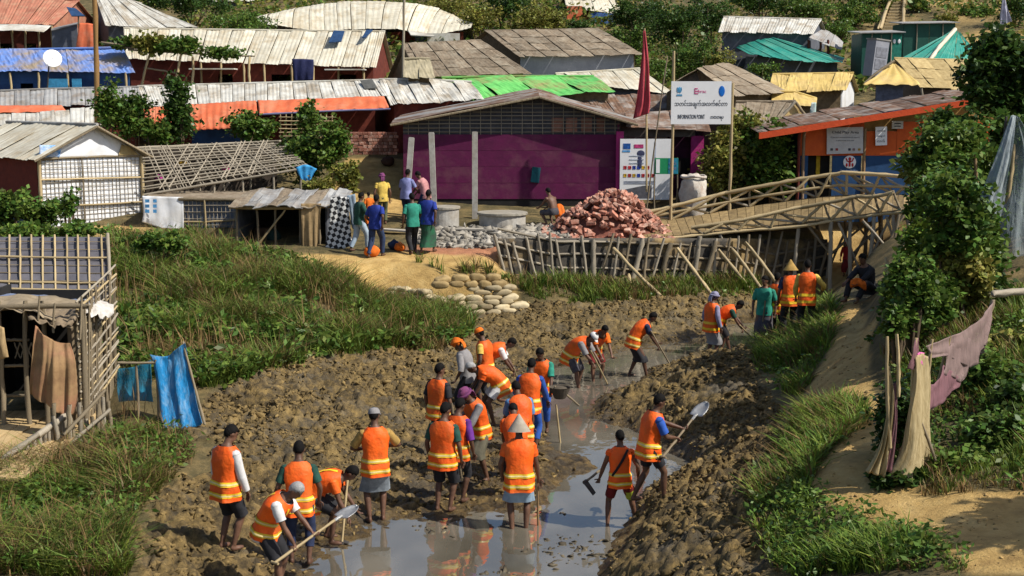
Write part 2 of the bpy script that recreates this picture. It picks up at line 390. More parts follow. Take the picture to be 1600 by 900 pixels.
# heaps of dug mud: big billows, clods and small crumbs; less at the water line where it is trodden smooth
above = np.clip((ZZ-.02)/.25, 0, 1)
bill = 1-np.abs(2*fbm(XX*.9, YY*.9, 3, 3)-1)
furr = 1-np.abs(2*fbm(XX*2.3+YY*1.2, YY*2.6-XX*.8, 23, 2)-1)
wx = .25*(fbm(XX*1.7, YY*1.7, 301, 3)-.5); wy = .25*(fbm(XX*1.7, YY*1.7, 305, 3)-.5)
rel = .17*(bill-.55) + .13*(furr-.6) + .10*(cracks((XX+wx)*2.9, (YY+wy)*2.3, 5)-.4) + .10*(cracks((XX+wx)*6.6+3, (YY-wx)*5.6, 17)-.4) + .05*(fbm(XX*11, YY*11, 31, 3)-.5)
ZZ = ZZ + nearw*MUDs*(.42+.58*above)*(rel-.05)
soil = .10*(fbm(XX*.7, YY*.7, 41, 3)-.5) + .05*(fbm(XX*3, YY*3, 43, 3)-.5)
ZZ = ZZ + nearw*(1-MUDs)*(1-.6*PATHs)*soil + nearw*PATHs*(.03*cells(XX*2.5, YY*2.5, 61)+.05*(fbm(XX*2, YY*2, 63, 4)-.5))
farr = np.clip((YY-42)/8, 0, 1)
ZZ = ZZ + farr*.35*(fbm(XX*.35, YY*.35, 71, 4)-.5)
ny, nx = XX.shape
V = np.stack([XX, YY, ZZ], -1).reshape(-1, 3)
idx = np.arange(ny*nx).reshape(ny, nx)
Q = np.stack([idx[:-1,:-1], idx[:-1,1:], idx[1:,1:], idx[1:,:-1]], -1).reshape(-1, 4)
cx = (XX[:-1,:-1]+XX[1:,1:])/2; cy = (YY[:-1,:-1]+YY[1:,1:])/2
mq = ((MUDs[:-1,:-1]+MUDs[1:,1:])/2 > .5).ravel(); pq = ((PATHs[:-1,:-1]+PATHs[1:,1:])/2 > .5).ravel() & ~mq

def ground_material():
    m = D.materials.new('earth'); m.use_nodes = True; nt = m.node_tree; N = nt.nodes; L = nt.links; bs = N['Principled BSDF']
    def attr(n):
        a = N.new('ShaderNodeAttribute'); a.attribute_name = n; return a.outputs['Fac']
    tc = N.new('ShaderNodeTexCoord')
    def noise(s, d=6, r=.65):
        n = N.new('ShaderNodeTexNoise'); n.inputs['Scale'].default_value = s; n.inputs['Detail'].default_value = d; n.inputs['Roughness'].default_value = r
        L.new(tc.outputs['Object'], n.inputs['Vector']); return n.outputs['Fac']
    def ramp(src, pts):
        r = N.new('ShaderNodeValToRGB'); e = r.color_ramp.elements
        while len(e) < len(pts): e.new(.5)
        for q, (p, c) in zip(e, pts): q.position = p; q.color = (*c, 1)
        L.new(src, r.inputs[0]); return r.outputs[0]
    def mixc(f, a, b):
        x = N.new('ShaderNodeMix'); x.data_type = 'RGBA'; L.new(f, x.inputs[0]); L.new(a, x.inputs[6]); L.new(b, x.inputs[7]); return x.outputs[2]
    mudc = ramp(noise(3.4, 10, .78), [(.34,(.032,.024,.012)), (.46,(.088,.061,.025)), (.57,(.222,.150,.053)), (.71,(.39,.268,.099))])
    grey = ramp(noise(.9, 8, .7), [(.5,(.0,)*3), (.64,(1,)*3)])
    greyc = ramp(noise(5, 6), [(.3,(.05,.045,.037)), (.7,(.16,.145,.115))])
    mudc2 = N.new('ShaderNodeMix'); mudc2.data_type = 'RGBA'
    fm = N.new('ShaderNodeMath'); fm.operation = 'MULTIPLY'; fm.inputs[1].default_value = .55; L.new(grey, fm.inputs[0])
    L.new(fm.outputs[0], mudc2.inputs[0]); L.new(mudc, mudc2.inputs[6]); L.new(greyc, mudc2.inputs[7])
    sand = ramp(noise(2.2, 9, .7), [(.3,(.29,.175,.055)), (.5,(.48,.31,.105)), (.72,(.60,.42,.17))])
    soilc = ramp(noise(1.6, 8, .7), [(.32,(.045,.04,.015)), (.5,(.11,.085,.033)), (.7,(.26,.18,.07))])
    red = ramp(noise(6, 6), [(.3,(.30,.11,.055)), (.7,(.47,.2,.11))])
    c = mixc(attr('path'), soilc, sand)
    c = mixc(attr('terrace'), c, sand)
    c = mixc(attr('brickdust'), c, red)
    c = mixc(attr('mud'), c, mudc2.outputs[2])
    dk = N.new('ShaderNodeMix'); dk.data_type = 'RGBA'; dk.blend_type = 'MULTIPLY'
    wet = attr('wet'); L.new(wet, dk.inputs[0]); L.new(c, dk.inputs[6]); dk.inputs[7].default_value = (.55,.52,.5,1)
    L.new(dk.outputs[2], bs.inputs['Base Color'])
    rr = N.new('ShaderNodeMapRange'); rr.inputs['To Min'].default_value = .88; rr.inputs['To Max'].default_value = .32
    L.new(wet, rr.inputs['Value']); L.new(rr.outputs[0], bs.inputs['Roughness'])
    bs.inputs['Specular IOR Level'].default_value = .35
    bp = N.new('ShaderNodeBump'); bp.inputs['Strength'].default_value = .9; bp.inputs['Distance'].default_value = .06
    L.new(noise(14, 9, .75), bp.inputs['Height']); L.new(bp.outputs[0], bs.inputs['Normal'])
    return m
EARTH = ground_material()
brd = np.clip(1-np.hypot((XX-at(730,393,37.3).x)/2.3, (YY-38.2)/.95), 0, .35)/.35*.9
brd = np.maximum(brd, .8*np.clip(1-np.hypot((XX-at(960,365,39.6).x)/2.2, (YY-40.)/1.4), 0, .3)/.3)
brd = brd*np.clip(.4+1.2*fbm(XX*2, YY*2, 77, 3), 0, 1)
yel = inside(poly_xy([(130,352),(225,352),(265,372),(232,388),(180,385),(150,372)]), XX, YY) | ((YY > 42.5) & (YY < 49) & (XX > at(525,280,46).x) & (XX < at(640,280,46).x))
TERs = np.maximum(TERs, gblur(yel.astype(float), 3)*np.clip(.2+1.4*fbm(XX*1.2, YY*1.2, 79, 3), 0, 1))
TERs = np.maximum(TERs, np.clip((YY-60)/15, 0, 1)*np.clip((XX-18)/8, 0, 1)*np.clip(fbm(XX*.3, YY*.3, 81, 3)*3-.9, 0, 1))
TERs = np.maximum(TERs, np.clip((YY-34.2)/.5, 0, 1)*np.clip((37-YY)/.5, 0, 1)*np.clip((at(815,450,35).x-XX)/.3, 0, 1)*np.clip((XX-at(540,450,35).x)/.3, 0, 1)*.8)
TERs = np.maximum(TERs, np.clip((YY-38)/1, 0, 1)*np.clip((44-YY)/1, 0, 1)*np.clip((XX-at(1270,400,40).x)/.5, 0, 1)*np.clip((at(1430,400,40).x-XX)/.5, 0, 1)*.8)
TERs = np.maximum(TERs, MUDs*.12*np.clip((YY-27)/6, 0, 1))
WET = np.clip(1-(ZZ-.01)/(.14+.36*fbm(XX*.8, YY*.8, 83, 3)), 0, 1)*np.clip(MUDs+.4, 0, 1)
ATT = {'mud': MUDs*(1-.18*np.clip((YY-27)/6, 0, 1)), 'path': PATHs, 'terrace': TERs, 'wet': WET, 'brickdust': brd}
def ground_piece(name, sel):
    q = Q[sel & keepq]; u, inv = np.unique(q, return_inverse=True)
    me = npmesh(name, V[u], inv.reshape(-1, 4), EARTH, True)
    for k, a in ATT.items():
        at_ = me.attributes.new(k, 'FLOAT', 'POINT'); at_.data.foreach_set('value', a.ravel()[u].astype(np.float32))
    # normals must run through the joins between the pieces
    return tag(link(name, me), kind='structure')
keepq = (keep[:-1,:-1] | keep[1:,1:]).ravel()
ground_piece('mud_bank', mq); ground_piece('dirt_path', pq); ground_piece('ground', ~(mq | pq))
# exact surface lookup for standing things on it
def surf(x, y):
    i = int(np.clip(np.searchsorted(xs, x)-1, 0, nx-2)); j = int(np.clip(np.searchsorted(ys, y)-1, 0, ny-2))
    a = (x-xs[i])/(xs[i+1]-xs[i]); b = (y-ys[j])/(ys[j+1]-ys[j])
    return float((ZZ[j,i]*(1-a)+ZZ[j,i+1]*a)*(1-b) + (ZZ[j+1,i]*(1-a)+ZZ[j+1,i+1]*a)*b)
def surf_np(x, y):
    i = np.clip(np.searchsorted(xs, x)-1, 0, nx-2); j = np.clip(np.searchsorted(ys, y)-1, 0, ny-2)
    a = (x-xs[i])/(xs[i+1]-xs[i]); b = (y-ys[j])/(ys[j+1]-ys[j])
    return (ZZ[j,i]*(1-a)+ZZ[j,i+1]*a)*(1-b) + (ZZ[j+1,i]*(1-a)+ZZ[j+1,i+1]*a)*b

# ------------------------------------------------------------------ water of the creek
def water():
    m = D.materials.new('muddy_water'); m.use_nodes = True; N = m.node_tree.nodes; L = m.node_tree.links; bs = N['Principled BSDF']
    bs.inputs['Roughness'].default_value = .03; bs.inputs['IOR'].default_value = 2.1; bs.inputs['Specular IOR Level'].default_value = .6
    tc = N.new('ShaderNodeTexCoord'); mp = N.new('ShaderNodeMapping'); mp.inputs['Scale'].default_value = (1, .6, 1)
    L.new(tc.outputs['Object'], mp.inputs['Vector'])
    n1 = N.new('ShaderNodeTexNoise'); n1.inputs['Scale'].default_value = .8; n1.inputs['Detail'].default_value = 5
    L.new(mp.outputs[0], n1.inputs['Vector'])
    r = N.new('ShaderNodeValToRGB'); r.color_ramp.elements[0].color = (.085,.075,.055,1); r.color_ramp.elements[1].color = (.17,.15,.115,1)
    r.color_ramp.elements[0].position = .35; r.color_ramp.elements[1].position = .65
    L.new(n1.outputs['Fac'], r.inputs[0]); L.new(r.outputs[0], bs.inputs['Base Color'])
    n2 = N.new('ShaderNodeTexNoise'); n2.inputs['Scale'].default_value = 2.5; n2.inputs['Detail'].default_value = 3
    L.new(mp.outputs[0], n2.inputs['Vector'])
    bp = N.new('ShaderNodeBump'); bp.inputs['Strength'].default_value = .10; bp.inputs['Distance'].default_value = .05
    L.new(n2.outputs['Fac'], bp.inputs['Height']); L.new(bp.outputs[0], bs.inputs['Normal'])
    x = np.arange(-5, 12.1, .5); y = np.arange(8, 42.1, .5); X, Y = np.meshgrid(x, y)
    i = np.arange(X.size).reshape(X.shape)
    q = np.stack([i[:-1,:-1], i[:-1,1:], i[1:,1:], i[1:,:-1]], -1).reshape(-1, 4)
    tag(link('creek_water', npmesh('creek_water', np.stack([X, Y, X*0], -1).reshape(-1, 3), q, m)), kind='structure')
water()
# ------------------------------------------------------------------ shared pieces
def _bamboo(seed, bend):
    r = random.Random(seed); mb = MB(); pts = []; rad = []
    m = 9
    for i in range(m):
        t = i/(m-1); pts.append((bend*math.sin(math.pi*t)+r.uniform(-.15,.15), r.uniform(-.3,.3), t)); rad.append((1.12 if i % 2 else .96)*(1.06-.14*t))
    # unit tube: radius 1, length 1
    v = []; f = []; n = 7
    for i, p in enumerate(pts):
        for k in range(n):
            a = 2*math.pi*k/n; v.append((p[0]+rad[i]*math.cos(a), p[1]+rad[i]*math.sin(a), p[2]))
    for i in range(m-1):
        for k in range(n): f.append((i*n+k, i*n+(k+1)%n, (i+1)*n+(k+1)%n, (i+1)*n+k))
    f.append(tuple(range(n))[::-1]); f.append(tuple((m-1)*n+k for k in range(n)))
    return v, f
POLE = {}
def pole_mesh(m, k):
    key = (m.name, k)
    if key not in POLE:
        v, f = _bamboo(k*7+3, (0, 1.1, -.8, .5)[k]); POLE[key] = mesh('bamboo', v, f, m, True)
    return POLE[key]
def pole(name, p0, p1, r, m, parent=None, k=None):
    p0 = Vector(p0); p1 = Vector(p1); d = p1-p0
    o = link(name, pole_mesh(m, random.randrange(4) if k is None else k), parent)
    q = d.to_track_quat('Z', 'Y') @ Quaternion((0,0,1), random.uniform(0, 6.28))
    o.matrix_basis = Matrix.Translation(p0) @ q.to_matrix().to_4x4() @ Matrix.Diagonal((r, r, d.length, 1))
    return o
def pole_top(name, label, cat, p0, p1, r, m, group=None):
    return tag(pole(name, p0, p1, r, m), label, cat, group)
def cr(P, t):
    """Catmull-Rom through a list of points, t in 0..1"""
    n = len(P)-1
    if n == 0: return P[0].copy()
    x = min(max(t, 0), 1)*n; i = min(int(x), n-1); u = x-i
    a = P[max(i-1,0)]; b = P[i]; c = P[i+1]; d = P[min(i+2,n)]
    return .5*((2*b)+(c-a)*u+(2*a-5*b+4*c-d)*u*u+(3*b-a-3*c+d)*u**3)
def patch(rows, nu, nv, fold=0.0, fk=6, seed=0, wr=0.0, grow=True, droop=0.0):
    """surface through rows of points (top to bottom); folds run down it"""
    r = random.Random(seed); ph = [r.uniform(0, 6.28) for _ in range(4)]
    ctr = [[cr(row, i/nu) for i in range(nu+1)] for row in rows]
    P = [[cr([c[i] for c in ctr], j/nv) for i in range(nu+1)] for j in range(nv+1)]
    n = (P[0][-1]-P[0][0]).cross(P[-1][0]-P[0][0]); n = n.normalized() if n.length > 1e-9 else Vector((0,-1,0))
    out = []
    for j in range(nv+1):
        v = j/nv
        for i in range(nu+1):
            u = i/nu; g = (.35+.65*v) if grow else 1
            o = fold*g*(math.sin(u*fk*6.28+ph[0]+1.5*math.sin(v*2.2+ph[1]))*.6+math.sin(u*fk*2.3*6.28+ph[2]+v*3)*.3)
            o += wr*(math.sin(v*13+u*7+ph[3])*.5+math.sin(v*5-u*17+ph[1])*.5)
            out.append(P[j][i]+n*o+Vector((0,0,-droop*4*u*(1-u)*v)))
    f = [(j*(nu+1)+i, j*(nu+1)+i+1, (j+1)*(nu+1)+i+1, (j+1)*(nu+1)+i) for j in range(nv) for i in range(nu)]
    return out, f
def thick(v, f, t):
    """closed shell: the surface and a copy t behind it, joined round the rim"""
    me = D.meshes.new('tmp'); me.from_pydata([tuple(p) for p in v], [], f); me.update()
    nr = [Vector(x.normal) for x in me.vertices]; n = len(v); D.meshes.remove(me)
    cnt = {}
    for q in f:
        for a, b in zip(q, q[1:]+q[:1]): cnt[(a, b)] = 1
    F2 = list(f)+[tuple(i+n for i in q[::-1]) for q in f]
    for (a, b) in cnt:
        if (b, a) not in cnt: F2.append((b, a, a+n, b+n))
    return list(v)+[p-nr[i]*t for i, p in enumerate(v)], F2
def cloth(name, rows, m, parent=None, nu=24, nv=16, fold=.03, fk=5, seed=1, wr=.01, t=.006, droop=0, grow=True):
    rows = [[at(*p) if len(p) == 3 and not isinstance(p, Vector) else Vector(p) for p in row] for row in rows]
    v, f = patch(rows, nu, nv, fold, fk, seed, wr, grow, droop)
    v, f = thick(v, f, t)
    return link(name, mesh(name, v, f, m, True), parent)
def sheet_me(name, A, B, C, Dd, m, cols=6, rows=3, rib=.012, sag=.012, t=.012, seed=0, lift=0.0, curve=0.0):
    """one roof sheet between four corners: ribs run from ridge to eave"""
    r = random.Random(seed); n = (B-A).cross(A-Dd).normalized()
    if n.z < 0: n = -n
    ph = r.uniform(0, 6)
    v = []
    for j in range(rows+1):
        y = j/rows
        for i in range(cols+1):
            x = i/cols
            p = (A*(1-x)+B*x)*(1-y) + (Dd*(1-x)+C*x)*y
            v.append(p + n*(rib*.45*(1 if i % 2 else -1)*.5 + sag*math.sin(y*5+ph+x*3) + lift + r.uniform(-.5,.5)*sag + curve*math.sin(math.pi*min(1,y*1.0))))
    f = [(j*(cols+1)+i, (j+1)*(cols+1)+i, (j+1)*(cols+1)+i+1, j*(cols+1)+i+1) for j in range(rows) for i in range(cols)]
    v, f = thick(v, f, t)
    return mesh(name, v, f, m)
def roof_sheets(parent, ridge, eave, n, m, name='roof_sheet', cols=6, rows=3, rib=.02, sag=.012, t=.012, jit=.015, curve=0.0, vrows=1):
    """n sheets side by side between a ridge line and an eave line (lists of points)"""
    for k in range(n):
        a, b = k/n+.0008, (k+1)/n-.0008
        A, B, C, Dd = cr(ridge, a), cr(ridge, b), cr(eave, b), cr(eave, a)
        for q in range(vrows):
            y0, y1 = q/vrows, min(1, (q+1)/vrows+.03)
            if vrows == 1: y1 = 1
            a4 = [A.lerp(Dd, y0), B.lerp(C, y0), B.lerp(C, y1), A.lerp(Dd, y1)]
            j = Vector((random.uniform(-jit, jit), random.uniform(-jit, jit), 0)) if q == vrows-1 else Vector()
            a4[2] = a4[2]+j; a4[3] = a4[3]+j
            link(name, sheet_me(name, *a4, m, cols, rows, rib, sag, t, random.randrange(9999), lift=(k % 2)*.03+(vrows-1-q)*.016, curve=curve), parent)
def wall(parent, name, P0, P1, z0a, z0b, z1a, z1b, m, t=.05, label=None):
    """upright wall slab between two plan points"""
    a = Vector((P0[0], P0[1], 0)); b = Vector((P1[0], P1[1], 0)); n = Vector((b.y-a.y, -(b.x-a.x), 0)).normalized()
    mb = MB().slab([Vector((a.x,a.y,z0a)), Vector((b.x,b.y,z0b)), Vector((b.x,b.y,z1b)), Vector((a.x,a.y,z1a))], t, n)
    o = mb.obj(name, m, parent)
    if label: o['label'] = label
    return o
def house(name, label, ridge, eave, roofm, wallm, n=10, group=None, inset=.3, doors=(), posts=(), postm=None, rows=3, rib=.02, sag=.012,
          side=None, back=True, drop=0.0, vrows=1, jit=.015, curve=0.0, sidem=None, cat='hut', base=None, roofname='roof_sheet', cols=6, t=.012, wtop=None):
    """gable roofed hut: the slope towards the camera lies between ridge and eave pixels; the far slope mirrors it"""
    rg = [at(*p) for p in ridge]; ev = [at(*p) for p in eave]
    el, er, rl, rr = ev[0], ev[-1], rg[0], rg[-1]
    mid = (el+er)/2; gz0 = base if base is not None else min(surf(el.x, el.y), surf(er.x, er.y))-.15
    th = thing(name, label, cat, (mid.x, mid.y, gz0), group)
    roof_sheets(th, rg, ev, n, roofm, roofname, cols=cols, rows=rows, rib=rib, sag=sag, jit=jit, vrows=vrows, curve=curve, t=t)
    f3 = lambda p: Vector((p.x, p.y, 0))
    bl = f3(rl)*2-f3(el); br = f3(rr)*2-f3(er); bl.z = el.z; br.z = er.z
    if back:
        roof_sheets(th, [rr-Vector((0,0,.01)), rl-Vector((0,0,.01))], [br, bl], max(2, n//4), roofm, roofname, cols=4, rows=1, rib=.02, sag=.01)
        mb = MB(); d = (rr-rl)
        pts = [p+Vector((0,0,.025)) for p in rg]
        mb.tube(pts, .045, 6); mb.obj('ridge_cap', roofm, th)
    iL = (f3(rl)-f3(el)).normalized()*inset; iR = (f3(rr)-f3(er)).normalized()*inset
    ax = (f3(er)-f3(el)).normalized()*inset*.6
    a, b = f3(el)+iL+ax, f3(er)+iR-ax
    sl = lambda e, r: (r.z-e.z)/max(.01, (f3(r)-f3(e)).length)*inset
    za, zb = el.z+sl(el, rl)-.04, er.z+sl(er, rr)-.04
    if wallm:
        cuts = [0]+[c for d_ in doors for c in d_]+[1]
        for k in range(0, len(cuts), 2):
            u0, u1 = cuts[k], cuts[k+1]
            if u1-u0 < .005: continue
            w = wall(th, 'wall', a.lerp(b, u0), a.lerp(b, u1), gz0, gz0, za+(zb-za)*u0, za+(zb-za)*u1, wallm)
        for d_ in doors:                                  # wall above each opening
            hz = gz0+max(1.7, 0.72*(min(za, zb)-gz0))
            wall(th, 'lintel', a.lerp(b, d_[0]), a.lerp(b, d_[1]), hz, hz, za+(zb-za)*d_[0], za+(zb-za)*d_[1], wallm)
        # back wall and gables
        c, e = bl-iL+ax, br-iR-ax
        wall(th, 'wall', f3(e), f3(c), gz0, gz0, zb, za, wallm)
        sm = sidem or wallm
        for (p, q, rz) in ((a, f3(c), rl), (b, f3(e), rr)):
            m_ = (p+q)/2
            zz = za if p is a else zb
            o_ = ax.normalized()*(.05 if p is a else -.05)*.5
            v = [Vector((x.x, x.y, z_)) for x, z_ in ((p, gz0), (q, gz0), (q, zz), (m_, rz.z-.05), (p, zz))]
            v2 = [x+ax.normalized()*(.05 if p is a else -.05) for x in v]
            mb = MB().add(v+v2, [(0,1,2,3,4),(9,8,7,6,5)]+[(i, (i+1)%5, (i+1)%5+5, i+5) for i in range(5)])
            mb.obj('gable_wall', sm, th)
    for u in posts:
        p = el.lerp(er, u)+(iL*.15); pole('post', (p.x, p.y, gz0), (p.x, p.y, p.z-.02), .05, postm or BAMBOO, th)
    return th

BAMBOO = mat('bamboo_pale', (.46,.36,.20), (.30,.22,.11), scale=5, stretch=(6,6,.6), rough=.6, bump=.2, rand=.22)
BAMBOO_D = mat('bamboo_weathered', (.27,.215,.14), (.13,.10,.06), scale=5, stretch=(6,6,.6), rough=.75, bump=.3, rand=.25)
BAMBOO_G = mat('bamboo_grey', (.36,.31,.24), (.2,.17,.12), scale=5, stretch=(6,6,.6), rough=.75, bump=.3, rand=.22)
WOOD = mat('wood', (.30,.19,.09), (.16,.095,.045), scale=4, stretch=(8,8,.5), rough=.75)
SHEET_W = mat('pale_sheet', (.60,.585,.53), (.42,.40,.345), scale=1.4, rough=.65, rand=.12, dirt=(.27,.21,.135), dscale=.9, damt=.75, bump=.15)
SHEET_C = mat('cream_sheet', (.62,.585,.48), (.46,.42,.32), scale=1.6, rough=.7, rand=.12, dirt=(.36,.27,.15), dscale=1.3, damt=.6, bump=.15)
SHEET_G = mat('grey_sheet', (.36,.36,.35), (.23,.22,.21), scale=1.6, rough=.6, rand=.14, dirt=(.2,.15,.1), dscale=1.3, damt=.6)
SHEET_R = mat('red_sheet', (.44,.175,.11), (.30,.115,.07), scale=1.5, rough=.75, rand=.08, dirt=(.4,.27,.17), dscale=2, damt=.5)
MATTING = mat('roof_matting', (.25,.195,.135), (.14,.105,.07), scale=7, stretch=(1,1,1), rough=.9, rand=.22, dirt=(.33,.29,.22), dscale=2, damt=.5)
MATTING_Y = mat('straw_matting', (.47,.36,.17), (.33,.235,.10), scale=6, rough=.9, rand=.15)
TEAL = mat('teal_sheet', (.035,.30,.225), (.025,.22,.17), scale=1.5, rough=.5, rand=.1, dirt=(.2,.3,.22), damt=.35)
GREEN_T = mat('green_tarp', (.16,.52,.13), (.10,.40,.09), scale=2, rough=.6, rand=.05, dirt=(.30,.19,.09), dscale=.7, damt=.75)
ORANGE_T = mat('orange_tarp', (.66,.16,.065), (.52,.11,.045), scale=2.5, rough=.6, rand=.1, dirt=(.55,.3,.18), damt=.4)
BLUE_T = mat('blue_tarp', (.16,.27,.60), (.10,.19,.48), scale=2, rough=.55, rand=.05, dirt=(.30,.23,.14), dscale=.6, damt=.95, dthr=.455)
BLUE_D = mat('dark_blue_tarp', (.02,.075,.22), (.01,.035,.12), scale=2, rough=.6, rand=.05)
YELLOW_T = mat('yellow_tarp', (.60,.44,.15), (.47,.33,.10), scale=2, rough=.65, rand=.08, dirt=(.35,.25,.12), damt=.5)
WHITE_T = mat('white_tarp', (.74,.75,.77), (.60,.61,.63), scale=2, rough=.55, rand=.05, dirt=(.5,.45,.36), damt=.35)
MAROON = mat('maroon_wall', (.17,.035,.02), (.10,.02,.013), scale=4, rough=.85, rand=.15)
BRICKRED = mat('brick_red_wall', (.13,.030,.018), (.085,.02,.012), scale=9, rough=.9, rand=.1)
SLATE = mat('slate_wall', (.115,.125,.15), (.07,.075,.09), scale=3, rough=.8, rand=.12)
GREYTARP = mat('grey_tarp', (.125,.12,.135), (.085,.082,.095), scale=3, rough=.65, rand=.05)
BROWNWALL = mat('mat_wall', (.16,.115,.065), (.09,.065,.035), scale=8, rough=.9, rand=.12)
PURPLE = mat('purple_wall', (.105,.005,.052), (.078,.004,.040), scale=2.5, rough=.7, rand=.05, dirt=(.14,.05,.07), dscale=1.2, damt=.5)
MAGENTA = mat('magenta_paint', (.42,.028,.18), (.33,.02,.14), scale=4, rough=.6, rand=.03)
NEAR_BLACK = mat('dark_interior', (.02,.018,.016), (.012,.011,.01), scale=3, rough=.9, rand=0)  # near-black colour that paints in the shade of hut insides
CONCRETE = mat('concrete', (.42,.40,.36), (.30,.28,.25), scale=5, rough=.9, rand=.08, dirt=(.25,.2,.14), damt=.5)
BRICK = mat('brick', (.42,.185,.125), (.27,.10,.065), scale=14, rough=.9, rand=.42, dirt=(.55,.42,.33), dscale=5, damt=.6)
RUST = mat('rusty_sheet', (.175,.095,.055), (.095,.055,.036), scale=2.5, rough=.8, rand=.25, dirt=(.35,.33,.3), damt=.6)
ORANGE_W = mat('orange_wall', (.56,.095,.012), (.46,.07,.01), scale=3, rough=.7, rand=.03)
BLUE_W = mat('blue_wall', (.014,.060,.155), (.010,.042,.115), scale=3, rough=.7, rand=.03)
DKGREEN = mat('dark_green_panel', (.012,.085,.062), (.008,.06,.045), scale=3, rough=.55, rand=.1)
LEATHER = mat('dark_metal', (.06,.055,.05), (.035,.03,.028), scale=8, rough=.5, rand=.05)
STEEL = mat('worn_steel', (.45,.45,.44), (.3,.29,.28), scale=8, rough=.4, metal=.6, rand=.05)
BLACK = mat('black_paint', (.02,.02,.022), (.014,.014,.015), scale=4, rough=.6, rand=0)
PAPER = mat('white_board', (.78,.78,.79), (.72,.72,.73), scale=3, rough=.5, rand=0, bump=0)
# ------------------------------------------------------------------ buildings
def on_plane(px, py, A, n):
    """pixel ray meeting the plane through A with normal n"""
    d = Vector(ray(px, py)); c = Vector((0,0,H)); s = (A-c).dot(n)/d.dot(n); return c+d*s
FITS = []
def text(name, s, m, parent, c, width, rx=None, height=None):
    """flat lettering facing the creek, centred on c, scaled to a width"""
    cu = D.curves.new(name, 'FONT'); cu.body = s; cu.align_x = 'CENTER'; cu.align_y = 'CENTER'; cu.extrude = .002; cu.size = .2
    cu.resolution_u = 2; cu.materials.append(m)
    o = link(name, cu, parent)
    o.matrix_basis = Matrix.Translation(Vector(c)) @ (rx or Matrix.Rotation(math.pi/2, 4, 'X'))
    FITS.append((o, width, height)); return o
def fit_text():
    bpy.context.view_layer.update()
    dg = bpy.context.evaluated_depsgraph_get(); new = []
    for o, w, h in FITS:
        me = D.meshes.new_from_object(o.evaluated_get(dg)); new.append(me)
    for (o, w, h), me in zip(FITS, new):
        o2 = D.objects.new('text_tmp', me); COL.objects.link(o2); o2.parent = o.parent; o2.matrix_parent_inverse = o.matrix_parent_inverse; o2.matrix_basis = o.matrix_basis
        d = Vector(o.dimensions); D.objects.remove(o); o2.name = 'lettering'; o = o2
        if d.x > 1e-5:
            k = w/d.x; ky = k if h is None else h/max(d.y, 1e-4)
            o.matrix_basis = o.matrix_basis @ Matrix.Diagonal((k, ky, 1, 1))
INK = mat('ink_dark', (.03,.03,.04), scale=3, bump=0, rand=0)

